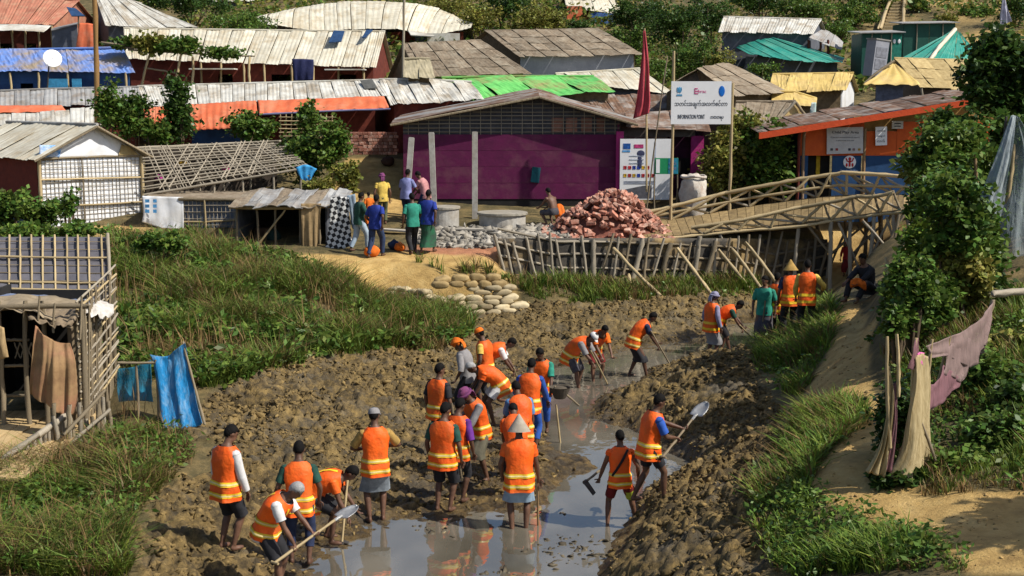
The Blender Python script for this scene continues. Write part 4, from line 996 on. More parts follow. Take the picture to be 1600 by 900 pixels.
def checker():
    m = mat('checked_cloth', (.55,.55,.54), rand=0); nt = m.node_tree; N = nt.nodes; L = nt.links
    m = D.materials.new('black_white_check'); m.use_nodes = True; N = m.node_tree.nodes; L = m.node_tree.links
    ck = N.new('ShaderNodeTexChecker'); ck.inputs['Scale'].default_value = 9.5; ck.inputs['Color1'].default_value = (.02,.02,.022,1); ck.inputs['Color2'].default_value = (.62,.62,.6,1)
    tc = N.new('ShaderNodeTexCoord'); mp = N.new('ShaderNodeMapping'); mp.inputs['Rotation'].default_value = (.03,.5,.02); mp.inputs['Scale'].default_value = (1,.01,1)
    L.new(tc.outputs['Object'], mp.inputs[0]); L.new(mp.outputs[0], ck.inputs[0]); L.new(ck.outputs[0], N['Principled BSDF'].inputs['Base Color']); N['Principled BSDF'].inputs['Roughness'].default_value = .9
    tag(cloth('checked_blanket', [[(516,309,38.2),(530,307,38.2),(545,309,38.15)],[(514,350,38.2),(530,348,38.15),(547,350,38.1)],[(508,388,38.1),(530,390,38.05),(550,384,38.0)]], m, None, 18, 14, .04, 2, 9, .01), 'black and white checked blanket hanging beside the brown curtain', 'blanket')
    tag(cloth('grey_tarp_strip', [[(542,306,38.3),(548,304,38.3),(555,303,38.3)],[(546,330,38.3),(551,332,38.3),(556,326,38.3)],[(550,356,38.3),(553,358,38.3),(556,350,38.3)]], mat('pale_blue_tarp', (.28,.36,.44), rand=0), None, 8, 10, .03, 2, 3, .01), 'pale blue grey tarp strip hung behind the checked blanket', 'tarp')
checker()

# --- near hut at the left edge
def near_hut():
    th = thing('stilt_hut', 'dark open bamboo hut with stick side wall near the left edge', 'hut', (at(60, 700, 22).x, 22, .5))
    Y = 22.0; zf = .74; zr = at(100, 478, Y).z
    xl = at(-60, 700, Y).x; xr = at(132, 700, Y).x
    # floor of boards reaching forward
    for k in range(9):
        x0 = xl+(xr-xl+.1)*k/9; MB().box((x0+.16, 20.9, zf-.03+random.uniform(-.012,.012)), ((xr-xl)/9-.012, 4.2, .05)).obj('floor_board', mat('floor_wood', (.50,.36,.18), (.36,.25,.12), scale=3, stretch=(6,.5,6), rand=.12), th)
    # walls inside, coloured near-black to paint in their shade
    wall(th, 'back_wall', (xr-.62, 24.6), (xl, 24.6), zf, zf, zr-.1, zr-.1, NEAR_BLACK); wall(th, 'side_wall', (xl, 22), (xl, 24.6), zf, zf, zr, zr, NEAR_BLACK)
    # side wall of sticks running back on the right
    E = Vector((at(184, 600, 25).x, 25.0, 0)); S = Vector((xr, 22.0, 0))
    n = 30
    for k in range(n):
        p = S.lerp(E, k/(n-1)); j = random.uniform(-.09,.09)
        pole('wall_stick', (p.x, p.y, zf-.5), (p.x+j, p.y+j, zr+random.uniform(-.15,.08)+.22*(k/n)), random.uniform(.012,.026), BAMBOO_D, th)
    for k in range(17):
        z = zf+.05+k*.125; pole('cross_stick', (S.x-.05+.05, S.y-.07, z), (E.x+.06, E.y-.05, z+.25+random.uniform(-.09,.09)), random.uniform(.014,.024), BAMBOO_G if k % 3 else BAMBOO, th)
    E2 = S.lerp(E, .8); wall(th, 'wall_mat', (S.x-.16, S.y+.05), (E2.x-.16, E2.y+.05), zf, zf, zr-.2, zr-.2, mat('stick_mat', (.20,.15,.09), (.09,.065,.04), scale=9, stretch=(1,1,.4), rand=0))
    for px, dx in ((4, 0), (46, .0), (72, 0), (132, 0)):
        x = at(px, 600, Y).x; pole('post', (x, Y, zf-.5), (x+dx, Y, zr+.08), .04, BAMBOO_D, th)
    for py in (531, 572, 618):
        p = at(8, py, Y+.1); q = at(46, py, Y+.1); pole('cross_rail', p, q, .025, BAMBOO_D, th)
    for k in range(4):                                       # pale fretwork panel at the back of the opening
        p = at(22+k*9, 535, Y+.9); q = at(32+k*9, 560, Y+.9); pole('fret_stick', p, q, .012, BAMBOO_G, th); pole('fret_stick', Vector((q.x,p.y,p.z)), Vector((p.x,q.y,q.z)), .012, BAMBOO_G, th)
    # roof: sagging cloths and sacking over poles
    pole('eave_pole', (xl, Y-.15, zr), (xr+.2, Y-.15, zr+.02), .045, BAMBOO_D, th)
    SACK = mat('sacking', (.33,.26,.17), (.22,.17,.105), scale=7, rough=.95, rand=.1)
    link('roof_cloth', cloth('roof_cloth', [[(-30,462,23.6),(60,462,23.6),(128,470,23.6)],[(-30,476,22.6),(50,474,22.6),(122,492,22.6)],[(-30,488,21.8),(40,487,21.7),(112,512,21.8)]], SACK, None, 24, 12, .05, 4, 12, .02).data, th); D.objects.remove(COL.objects['roof_cloth'] if False else [o for o in COL.objects if o.name == 'roof_cloth'][0])
    cloth('roof_tarp', [[(-30,457,25.0),(60,459,25.0),(135,466,25.0)],[(-30,462,24.2),(60,463,24.2),(132,475,24.2)],[(-30,470,23.5),(50,467,23.5),(125,484,23.5)]], mat('faded_blue', (.18,.22,.32), (.13,.16,.25), rand=0), th, 20, 8, .04, 3, 13, .01)
    cloth('roof_cloth', [[(40,482,22.3),(85,484,22.3),(125,482,22.2)],[(42,490,21.8),(80,502,21.8),(118,498,21.8)],[(45,498,21.7),(82,510,21.6),(110,508,21.7)]], mat('brown_sack', (.25,.19,.12), (.17,.125,.08), scale=6, rand=0), th, 20, 8, .05, 4, 15, .02)
    cloth('roof_cloth', [[(125,470,23.4),(150,467,23.6),(177,476,23.8)],[(128,480,22.8),(152,480,23.0),(178,488,23.4)],[(130,492,22.4),(150,494,22.6),(168,497,23.0)]], mat('white_sack', (.60,.57,.52), (.4,.37,.33), scale=7, rand=0), th, 18, 10, .05, 3, 16, .02)
    for (px, y0, y1) in ((83, 474, 520), (125, 462, 530), (60, 462, 500)):
        pole('roof_stick', at(px, y1, 21.7), at(px+2, y0, 21.7), .018, BAMBOO_D, th)
near_hut()
tag(cloth('hanging_sack', [[(56,508,21.6),(66,520,21.5),(80,530,21.5),(95,536,21.6),(110,536,21.6)],[(50,562,21.5),(66,566,21.4),(80,568,21.35),(98,570,21.4),(118,564,21.5)],[(46,612,21.5),(62,620,21.4),(80,626,21.3),(100,628,21.35),(121,614,21.5)],[(52,618,21.5),(68,628,21.4),(86,642,21.3),(101,650,21.3),(114,648,21.45)]], mat('brown_hanging', (.30,.185,.085), (.20,.115,.055), scale=5, rand=0, dirt=(.36,.14,.09), dscale=1.5), None, 28, 22, .09, 3, 21, .02), 'large brown sackcloth hanging in folds from the near hut', 'cloth')
tag(cloth('tan_sack', [[(-25,510,21.6),(-5,508,21.6),(6,512,21.6)],[(-25,540,21.5),(-5,540,21.5),(11,545,21.5)],[(-25,562,21.5),(-5,562,21.5),(13,558,21.5)]], mat('tan_cloth', (.36,.25,.12), (.27,.18,.085), rand=0), None, 12, 10, .04, 2, 22, .01), 'tan sackcloth hung at the far left of the near hut', 'cloth')

# --- tilted tarp screen with bamboo lattice behind the near hut
def tarp_screen():
    Yb, Yt = 25.6, 26.9
    c = [at(-60, 372, Yt), at(170, 372, Yt), at(174, 468, Yb), at(-60, 468, Yb)]
    th = thing('lattice_roof_hut', 'slate grey tarp roof crossed by a bamboo lattice above the near hut', 'hut', (at(60, 468, Yb).x, Yb, 1.2))
    Bl = lambda u, v: (c[0]*(1-u)+c[1]*u)*(1-v)+(c[3]*(1-u)+c[2]*u)*v
    for k in range(5):
        rows = [[Bl(0, k/5)-Vector((0,-.05,0)), Bl(.5, k/5), Bl(1, k/5)], [Bl(0, (k+1)/5+.03), Bl(.5, (k+1)/5+.03), Bl(1, (k+1)/5+.03)]]
        rows = [[p+Vector((0,-.012*k,.008*k)) for p in r] for r in rows]
        v, f = patch(rows, 30, 5, .012, 6, k, .008); v, f = thick(v, f, .01); link('roof_tarp', mesh('roof_tarp', v, f, GREYTARP, True), th)
    nrm = (c[1]-c[0]).cross(c[3]-c[0]).normalized(); nrm = -nrm if nrm.y > 0 else nrm
    for px in (0, 17, 33, 51, 69, 88, 107, 124, 141, 161):
        u = (px+60)/232; pole('lattice_pole', Bl(u, -.01)+nrm*.07, Bl(u-.006, 1.02)+nrm*.07, .020, BAMBOO, th)
    for py in (404, 443, 455): 
        v = (py-372)/96; pole('lattice_pole', Bl(0, v)+nrm*.09, Bl(1.0, v+.05)+nrm*.09, .022, BAMBOO, th)
    for k in range(7):
        v = .08+k*.13; pole('lattice_strip', Bl(0, v)+nrm*.06, Bl(1, v+.02)+nrm*.06, .008, BAMBOO_D, th)
    pole('verge_pole', Bl(1.0, -.02)+nrm*.08, Bl(1.0, 1.05)+nrm*.08, .035, BAMBOO_G, th)
    # the rest of the hut under it
    a = Vector((c[3].x, Yb+.1, 0)); b = Vector((at(140,468,Yb).x, Yb+.1, 0))
    wall(th, 'wall', a, b, .6, .6, c[3].z-.05, c[2].z-.05, SLATE)
    MB().slab([c[0], c[0]+Vector((0,.5,-.5)), c[1]+Vector((-.5,.5,-.5)), c[1]], .03).obj('back_roof', GREYTARP, th)
tarp_screen()

# --- slanting picket stair beside the near hut
def picket():
    th = thing('stick_fence', 'slanting fence of grey sticks below the near hut', 'fence', (at(110, 740, 20.6).x, 20.6, .5))
    P = [at(-20, 738, 19.6), at(60, 680, 20.6), at(104, 648, 21.3)]
    for o in (0, .33):
        q = [p-Vector((0,0,o)) for p in P]
        for a, b in zip(q, q[1:]): pole('rail', a, b, .05 if o == 0 else .035, BAMBOO_G, th)
    for k in range(17):
        t = k/16; p = cr(P, t); pole('picket', (p.x, p.y+.04, p.z-.85), (p.x, p.y+.04, p.z+.02), .03, BAMBOO_G, th)
    t2 = thing('stake_bundle', 'upright bundle of brown stakes at the near hut corner', 'fence', (at(120, 720, 21).x, 21, .4))
    for k in range(15):
        px = 92+k*6.2; p0 = at(px+random.uniform(-2,2), 745-k*1.6, 20.9+.06*k); z = surf(p0.x, p0.y)
        pole('stake', (p0.x, p0.y, z-.1), (p0.x+random.uniform(-.1,.06), p0.y, at(px, 655+random.uniform(-25,10)-k*1.0, p0.y).z), .035, BAMBOO_D if k % 3 else BAMBOO_G, t2)
    pole('binding_rail', at(95, 705, 20.8), at(172, 640, 21.6), .03, BAMBOO_G, t2); pole('binding_rail', at(100, 680, 20.8), at(165, 610, 21.6), .03, BAMBOO_D, t2)
picket()

# --- rows of shelters up the hill
hs = house
g_long = 'long shelters in the row behind the purple house'
h = house('long_shelter', 'long shelter with white sheet roof and orange tarp eave left of the purple house', [(215,136,52.3),(400,131,52.3),(592,126,52.3)], [(228,168,50),(400,160,50),(608,151,50)], SHEET_W, MAROON, 22, g_long, doors=((.60,.66),), rows=3, rib=.03, base=3.9, inset=.7)
def orange_eaves(th):
    for rows in ([[(296,163,49.9),(350,160,49.9),(400,157,49.9)],[(297,183,49.3),(350,180,49.3),(402,176,49.3)],[(300,203,48.8),(352,201,48.8),(404,197,48.8)]],
                 [[(402,157,49.9),(500,154,49.9),(600,150,49.9)],[(404,168,49.5),(500,165,49.5),(604,159,49.5)],[(405,178,49.1),(500,174,49.1),(608,169,49.1)]],
                 [[(222,168,49.9),(245,167,49.9),(268,165,49.9)],[(222,186,49.3),(245,185,49.3),(268,184,49.3)],[(222,200,48.9),(245,200,48.9),(268,199,48.9)]]):
        cloth('eave_tarp', rows, ORANGE_T, th, 40, 8, .045, 11, 5, .015)
    pole('eave_pole', at(405,179,49.0), at(610,170,49.0), .035, mat('blue_pole', (.2,.2,.35), rand=0), th)
    # lattice screen and brick wall below
    for k in range(10):
        x = 438+k*9; pole('screen_lath', at(x, 216, 48.6), at(x, 178, 48.6), .02, BAMBOO, th)
    for k in range(6): pole('screen_lath', at(436, 183+k*6, 48.55), at(524, 183+k*6, 48.55), .02, BAMBOO, th)
    wall(th, 'blue_wall', at(300,225,49.6)[:2], at(400,225,49.6)[:2], 3.8, 3.8, at(350,203,49.6).z, at(350,200,49.6).z, BLUE_D)
    # solar panel lying on the sheets
    q = [at(563,130,51.9), at(582,128,51.9), at(590,142,51.0), at(570,143,51.0)]; q = [p+Vector((0,-.06,.08)) for p in q]
    MB().slab(q, .03).obj('roof_grille', mat('panel_grey', (.11,.11,.10), rand=0), th)
orange_eaves(h)
def tile_wall():
    Yw = 47.6; a = at(536, 233, Yw); b = at(621, 233, Yw)
    th = thing('brick_wall', 'low orange brick wall left of the purple house', 'wall', ((a.x+b.x)/2, Yw, a.z))
    z1 = at(580, 206, Yw).z; w = b.x-a.x; nr = 7; nc = 11
    for r_ in range(nr):
        for k in range(nc):
            bx = .5 if False else None
            o = link('brick', SHARED_BRICK, th); hz = (z1-a.z+.2)/nr
            o.matrix_basis = Matrix.Translation((a.x+w*(k+.5+.25*(r_ % 2))/nc, Yw+random.uniform(-.02,.02), a.z-.2+hz*(r_+.5))) @ Matrix.Diagonal((w/nc*.93/.24, 1.0, hz*.9/.09, 1))
    MB().box(((a.x+b.x)/2, Yw+.04, (a.z-.2+z1)/2), (w, .12, z1-a.z+.15)).obj('mortar_core', mat('mortar_red', (.22,.07,.035), rand=0), th)
def _brick():
    r = random.Random(5); bm = bmesh.new(); bmesh.ops.create_cube(bm, size=1)
    for v in bm.verts: v.co.x *= .24; v.co.y *= .115; v.co.z *= .09; v.co += Vector((r.uniform(-.008,.008), r.uniform(-.006,.006), r.uniform(-.006,.006)))
    bmesh.ops.bevel(bm, geom=bm.edges[:], offset=.008, segments=1, affect='EDGES')
    return bm_mesh('brick', bm, BRICK)
SHARED_BRICK = _brick()
tile_wall()
house('long_shelter', 'long shelter with white tarp roof patched in blue right of the orange eave', [(592,125,52.0),(660,125,52.0),(737,129,52.0)], [(610,163,50),(680,161,50),(757,155,50)], SHEET_W, MAROON, 9, g_long, rows=4, rib=.012, base=3.9, sag=.03)
house('long_shelter', 'grey sheet roofed long shelter at the left behind the cream hut', [(-80,146,51.5),(80,140,51.5),(217,137,51.5)], [(-80,168,49.8),(80,166,49.8),(220,163,49.8)], SHEET_G, MAROON, 15, g_long, rows=3, rib=.035, base=3.9)
h = house('long_shelter', 'white roofed shelter with a short orange tarp strip just behind the cream hut', [(-80,180,48.6),(40,177,48.6),(165,165,48.6)], [(-80,200,47.2),(40,200,47.2),(165,197,47.2)], SHEET_W, SLATE, 12, g_long, rows=3, rib=.025, base=3.4, back=False)
cloth('eave_tarp', [[(-60,167,49.4),(20,165,49.4),(96,164,49.4)],[(-60,172,49.0),(20,171,49.0),(102,172,49.0)],[(-60,176,48.7),(20,176,48.7),(104,174,48.7)]], ORANGE_T, h, 24, 6, .03, 6, 6, .01)
g_barn = 'big shelters on the slope'
h = house('barn_shelter', 'long cream sheet roofed shelter with maroon walls and a small solar panel', [(193,45,60.6),(400,48,60.6),(602,50,60.6)], [(197,92,58),(380,99,58),(588,106,58)], SHEET_C, MAROON, 24, g_barn, doors=((.36,.42),(.58,.68),(.86,.93)), posts=(.3,.38,.47,.55,.66,.75,.85,.95), rows=4, rib=.03, base=5.3)
def barn_bits(th):
    q = [at(522,51,60.2), at(539,52,60.2), at(534,68,59.3), at(514,70,59.3)]; q = [p+Vector((0,-.1,.06)) for p in q]
    MB().slab(q, .04).obj('solar_panel', mat('panel_blue', (.03,.07,.16), rand=0, rough=.3), th)
    q = [at(573,50,60.2), at(583,50,60.2), at(572,62,59.6), at(566,62,59.6)]; q = [p+Vector((0,-.1,.06)) for p in q]
    MB().slab(q, .04).obj('solar_panel', mat('panel_blue', (.03,.07,.16)), th)
    for (a, b) in (((300,104),(370,112)), ((510,106),(572,112))):
        p, q = at(*a, 57.9), at(*b, 57.9); MB().box(((p.x+q.x)/2, 57.7, (p.z+q.z)/2), (q.x-p.x, .8, .05)).obj('door_awning', SHEET_W, th)
barn_bits(h)
tag(cloth('navy_cloth', [[(456,92,57.4),(472,92,57.4),(490,93,57.4)],[(458,110,57.4),(473,110,57.35),(490,110,57.4)],[(460,127,57.4),(474,126,57.4),(489,125,57.4)]], mat('navy_cloth', (.02,.025,.09), rand=0), None, 12, 10, .05, 3, 8, .01), 'navy blue cloth hung out at the eave of the cream barn shelter', 'cloth')
def dome():
    rg = [(400,34,70.5),(440,18,71.5),(500,7,72),(560,2,72),(640,5,72),(690,15,72),(738,41,71)]
    ev = [(398,35,70),(430,40,69),(500,48,69),(560,46,69),(625,46,69),(668,57,69),(736,43,69.5)]
    th = thing('domed_shelter', 'large pale shelter with curved sheet roof on the upper slope', 'hut', (at(570,60,70).x, 70, 8.4), g_barn)
    roof_sheets(th, [at(*p) for p in rg], [at(*p) for p in ev], 17, SHEET_C, rows=4, rib=.03, curve=.25)
    back = [at(p[0], p[1]+2, p[2]) for p in rg]
    roof_sheets(th, [p+Vector((0,2.5,-1.5)) for p in back], back, 6, SHEET_C, rows=1, cols=4)
    z = 8.0
    for k in range(8):
        a = at(420+k*38, 46, 70.2); b = at(458+k*38, 46, 70.2); wall(th, 'wall', a[:2], b[:2], z, z, a.z-.12, b.z-.12, MAROON if k % 2 else SLATE)
    q = [at(637,48,68.8), at(672,54,68.8), at(680,58,68), at(642,56,68)]; MB().slab(q, .04).obj('side_awning', SHEET_W, th)
    MB().box(at(693, 60, 68.5), (1.6, .1, .5)).obj('low_wall', SHEET_W, th)
dome()
# top left
h = house('red_roof_house', 'house with dusty red sheet roof and open porch at the top left', [(-90,-14,67.5),(20,-6,67.5),(124,2,67.5)], [(-90,37,64),(0,38,64),(84,39,64)], SHEET_R, BRICKRED, 14, 'houses at the top left', doors=((.45,.62),(.72,.84)), posts=(.5,.62,.74,.86,.98), rows=4, rib=.03, base=6.2, sidem=SHEET_R)
cloth('awning', [[(-30,38,63.9),(30,38,63.9),(80,40,63.9)],[(-30,44,63.5),(30,44,63.5),(74,46,63.5)],[(-30,48,63.2),(30,48,63.2),(68,50,63.2)]], SHEET_W, h, 20, 5, .02, 6, 4, .01)
q = [at(104,12,63.5), at(118,14,63.5), at(133,26,62.8), at(112,26,62.8)]
t_ = thing('solar_panel', 'small tilted solar panel on a post by the red roof', 'solar panel', at(125,60,63))
MB().slab(q, .04).obj('panel', mat('panel_blue', (.03,.07,.16)), t_); pole('post', (at(125,28,63).x, 63.1, 6.5), at(122,22,63.1), .04, BAMBOO_D, t_)
tag(cloth('orange_cloth', [[(124,36,62.5),(136,36,62.5),(148,38,62.5)],[(121,56,62.4),(135,57,62.4),(149,56,62.4)],[(118,76,62.4),(134,76,62.4),(149,76,62.4)]], ORANGE_T, None, 12, 10, .05, 2, 9, .01), 'bright orange cloth wall below the red roof gable', 'cloth')
t_ = thing('slate_shed', 'dark slate shed between the red roof house and orange cloth', 'shed', at(100,76,63.2))
a, b = at(82,78,63.3), at(122,78,63.3); wall(t_, 'wall', a[:2], b[:2], 6.2, 6.2, at(82,48,63.3).z, at(122,38,63.3).z, SLATE)
MB().slab([at(80,47,63.2), at(124,36,63.2), at(124,34,64.4), at(80,44,64.4)], .04).obj('roof_sheet', SHEET_G, t_)
house('white_roof_shelter', 'white sheet roofed shelter beyond the bamboo mast', [(150,-2,69),(185,-2,69),(222,6,69)], [(165,40,66.5),(240,43,66.5),(311,43,66.5)], SHEET_W, SLATE, 11, 'houses at the top left', rows=4, rib=.03, base=7.0)
h = house('blue_tarp_house', 'low house under a torn blue tarp roof at the left', [(-90,80,57),(50,78,57),(192,75,57)], [(-90,113,55),(50,114,55),(211,112,55)], BLUE_T, BLUE_D, 3, 'houses at the top left', rows=8, cols=30, rib=.01, sag=.05, base=4.9, doors=((.40,.47),), posts=(.35,.5,.65,.8,.95), roofname='roof_tarp')
for (px, w) in ((90, 30), (120, 14)):
    MB().box(at(px, 131, 54.9), (w/38, .05, .4)).obj('wall_cloth', mat('cyan_cloth', (.05,.28,.5), rand=0), h)
def dish():
    th = thing('satellite_dish', 'white satellite dish on a post before the blue tarp roof', 'satellite dish', at(73, 140, 54))
    c = at(82, 91, 54); mb = MB(); n = 18; rot = Matrix.Rotation(.5, 3, 'Z') @ Matrix.Rotation(R(70), 3, 'X')
    v = [Vector((0,0,-.10))]+[Vector((.36*k/3*math.cos(2*math.pi*i/n), .36*k/3*math.sin(2*math.pi*i/n), -.10*(1-(k/3)**2))) for k in (1,2,3) for i in range(n)]
    f = [(0, 1+i, 1+(i+1)%n) for i in range(n)]+[(1+k*n+i, 1+(k+1)*n+i, 1+(k+1)*n+(i+1)%n, 1+k*n+(i+1)%n) for k in (0,1) for i in range(n)]
    v, f = thick([c+rot @ p for p in v], f, .02); link('reflector', mesh('reflector', v, f, PAPER, True), th)
    pole('mast', at(74, 140, 54.1), at(77, 92, 54.1), .03, LEATHER, th); pole('feed_arm', c, c+Vector((.1,-.4,-.05)), .012, LEATHER, th)
dish()
# middle
g_mat = 'brown matting roofs on the slope'
house('matting_hut', 'long brown matting roofed hut left of the grey walled one', [(628,70,56.6),(690,67,56.6),(752,64,56.6)], [(655,121,54),(740,118,54),(832,115,54)], MATTING, BROWNWALL, 9, g_mat, rows=2, rib=.012, base=4.6, vrows=4)
h = house('matting_hut', 'brown matting roofed hut with pale grey wall behind the red flag', [(757,49,60),(845,48,60),(936,46,60)], [(812,89,57.5),(900,88,57.5),(1006,85,57.5)], MATTING, mat('pale_grey_wall', (.30,.31,.34), (.23,.24,.27), scale=3, rand=0), 11, g_mat, rows=2, rib=.012, base=5.0, vrows=4, sidem=BROWNWALL)
house('tan_tarp_hut', 'tiny hut under a tan tarp between the shelters and the brown roof', [(632,93,52.6),(655,92,52.6),(672,93,52.6)], [(630,121,51.5),(655,122,51.5),(680,122,51.5)], mat('tan_tarp', (.38,.33,.22), (.28,.24,.15), scale=3, rand=0), BROWNWALL, 2, None, rows=5, cols=8, rib=.01, sag=.03, base=4.5)
h = house('green_tarp_house', 'low house under a bright green tarp behind the purple house', [(690,122,52.8),(800,120,52.8),(928,120,52.8)], [(735,158,50.2),(850,150,50.2),(962,143,50.2)], GREEN_T, BROWNWALL, 4, None, rows=8, cols=16, rib=.008, sag=.04, base=4.0, roofname='roof_tarp')
house('pale_roof_hut', 'hut with pale dusty sheet roof right of the green tarp', [(868,116,55),(940,112,55),(1000,108,55)], [(900,128,53),(960,137,53),(1056,148,53)], SHEET_C, SLATE, 8, None, rows=3, rib=.02, base=4.2)
house('rusty_roof_shed', 'shed with rusty striped sheet roof right behind the purple house', [(905,150,51),(960,148,51),(1062,147,51)], [(925,180,49),(985,186,49),(1064,188,49)], RUST, mat('board_dark', (.07,.06,.05), rand=0), 8, None, rows=3, rib=.03, base=3.4, back=False)
# right side
h = house('brown_gable_hut', 'brown thatched gable hut behind the information sign', [(1088,108,48.6),(1112,103,50),(1138,99,51.8)], [(1150,150,47.5),(1195,148,49),(1236,144,51)], MATTING, BROWNWALL, 5, g_mat, rows=3, rib=.015, base=3.4, vrows=3, back=False)
q = [at(1088,108,48.6), at(1048,131,48.2), at(1075,124,52), at(1130,99,51.8)]
roof_sheets(h, [q[3], q[0]], [q[2], q[1]], 5, MATTING)
v = [at(1052,131,48.8), at(1150,150,48.2), at(1090,112,48.8), at(1150,200,48.2), at(1052,200,48.8)]
MB().add(v+[p+Vector((0,.08,0)) for p in v], [(4,3,1,2,0),(9,5,7,6,8)]).obj('gable_wall', mat('gable_brown', (.10,.08,.06), (.05,.04,.03), scale=6, rand=0), h)
h = house('bamboo_gable_hut', 'small hut with open bamboo gable right of the information sign', [(1150,160,46.2),(1200,160,46.2),(1243,159,46.2)], [(1145,192,45),(1190,192,45),(1212,194,45)], MATTING, BROWNWALL, 5, g_mat, rows=2, rib=.01, base=3.2)
A_, B_, C_ = at(1243,159,45.6), at(1208,197,45.4), at(1268,194,45.8)
pole('verge_pole', A_, B_, .05, BAMBOO_G, h); pole('verge_pole', A_, C_, .05, BAMBOO_D, h)
MB().slab([A_+Vector((0,.1,-.06)), B_+Vector((.05,.1,0)), C_+Vector((-.05,.1,0))]+[C_+Vector((-.04,.1,.01))], .04, Vector((0,-1,0))).obj('gable_mat', MATTING_Y, h)
h = house('yellow_roof_hut', 'hut with flat yellow tarp roof and brown mat wall', [(1207,117,54),(1270,116,54),(1334,115,54)], [(1200,142,52),(1260,143,52),(1322,143,52)], YELLOW_T, BROWNWALL, 4, 'yellow roofed huts', rows=6, cols=12, rib=.008, sag=.03, base=3.5, roofname='roof_tarp', sidem=WHITE_T)
h = house('yellow_roof_hut', 'little hut with yellow tarp and a bottle shaped white and teal rag before it', [(1206,144,50.5),(1240,144,50.5),(1276,155,50.5)], [(1205,164,49.4),(1240,166,49.4),(1275,166,49.4)], YELLOW_T, BROWNWALL, 2, 'yellow roofed huts', rows=4, cols=8, rib=.008, sag=.03, base=3.5, roofname='roof_tarp')
cloth('hanging_rag', [[(1268,160,49),(1275,160,49)],[(1266,172,49),(1275,172,49)],[(1267,186,49),(1274,186,49)]], mat('teal_rag', (.3,.5,.45), (.6,.6,.6), scale=8, rand=0), h, 5, 6, .03, 1)
h = house('straw_mat_house', 'house with squared straw mat roof and yellow tarp gable', [(1397,92,53),(1460,94,53),(1530,95,53)], [(1438,136,50.6),(1500,140,50.6),(1560,142,50.6)], MATTING_Y, mat('porch_dark', (.07,.05,.035), rand=0), 5, 'yellow roofed huts', rows=2, rib=.01, base=3.6, vrows=3)
rows = [[at(1392,100,51.6), at(1400,100,51.6)], [at(1368,120,51), at(1430,125,50.8)], [at(1348,132,50.6), at(1438,133,50.4)]]
cloth('gable_tarp', rows, YELLOW_T, h, 16, 10, .05, 4, 6, .015)
wall(h, 'wall', at(1368,170,50.8)[:2], at(1410,170,50.8)[:2], 3.6, 3.6, at(1380,132,50.8).z, at(1400,132,50.8).z, mat('dusk_blue', (.10,.115,.17), rand=0))
pole('verge_pole', at(1397,95,51.4), at(1350,130,51), .05, BAMBOO_D, h)
for k in range(14):
    pole('stored_pole', at(1412+k*3, 165-(k % 4)*5, 50.2-.05*k), at(1480+k*4, 150+(k % 5)*3, 49.9), .03, BAMBOO_G, h)
for px in (1440, 1497): pole('post', at(px, 172, 50.4), at(px, 138, 50.4), .04, BAMBOO_G, h)
g_top = 'shelters at the top right'
h = house('silver_roof_shelter', 'silver sheet roofed shelter on the slope at the top right', [(1130,27,69.5),(1205,29,69.5),(1284,31,69.5)], [(1122,50,67),(1195,52,67),(1270,54,67)], SHEET_W, SLATE, 12, g_top, rows=3, rib=.04, base=7.0)
roof_sheets(h, [at(1283,46,67.4), at(1300,52,67.4), at(1318,66,67.4)], [at(1264,58,66), at(1290,70,66), at(1315,78,66)], 5, SHEET_G)
for px in (1263, 1282, 1294): pole('post', at(px, 92, 66.2), at(px, 62, 66.2), .06, BRICKRED, h)
def teal_roofs():
    h = thing('teal_roof_shelter', 'shelter with plain teal sheet roof behind the yellow tarp huts', 'hut', at(1230,110,64), g_top)
    roof_sheets(h, [at(1150,74,67), at(1180,64,67), at(1209,59,67)], [at(1170,84,64.5), at(1240,95,64), at(1315,98,64)], 10, TEAL, rows=4, rib=.03)
    roof_sheets(h, [at(1209,59,67.02), at(1212,60,67.5)], [at(1316,98,64.05), at(1320,90,67)], 3, TEAL)
    a, b = at(1165,100,65), at(1308,110,65); wall(h, 'wall', a[:2], b[:2], 5.8, 5.8, at(1200,88,65).z, at(1300,98,65).z, SLATE)
    h = thing('teal_hip_shelter', 'teal hipped roof shelter with a pale ridge strip below the green cabins', 'hut', at(1470,100,58), g_top)
    ap = at(1493,48,61); 
    roof_sheets(h, [at(1486,50,60.5), ap], [at(1403,93,58.5), at(1453,95,57.5)], 6, TEAL, rows=5, rib=.03)
    roof_sheets(h, [ap, at(1500,52,61)], [at(1456,95,57.5), at(1540,93,58)], 7, TEAL, rows=5, rib=.03)
    pole('ridge_strip', ap+Vector((0,0,.06)), at(1454,95,57.4)+Vector((0,0,.06)), .09, SHEET_C, h, 3)
    for (p, q) in ((1412, 1453), (1453, 1530)):
        a, b = at(p,110,58.4), at(q,110,58.4); wall(h, 'wall', a[:2], b[:2], 5.2, 5.2, at(p,97,58.4).z, at(q,97,58.4).z, DKGREEN)
teal_roofs()
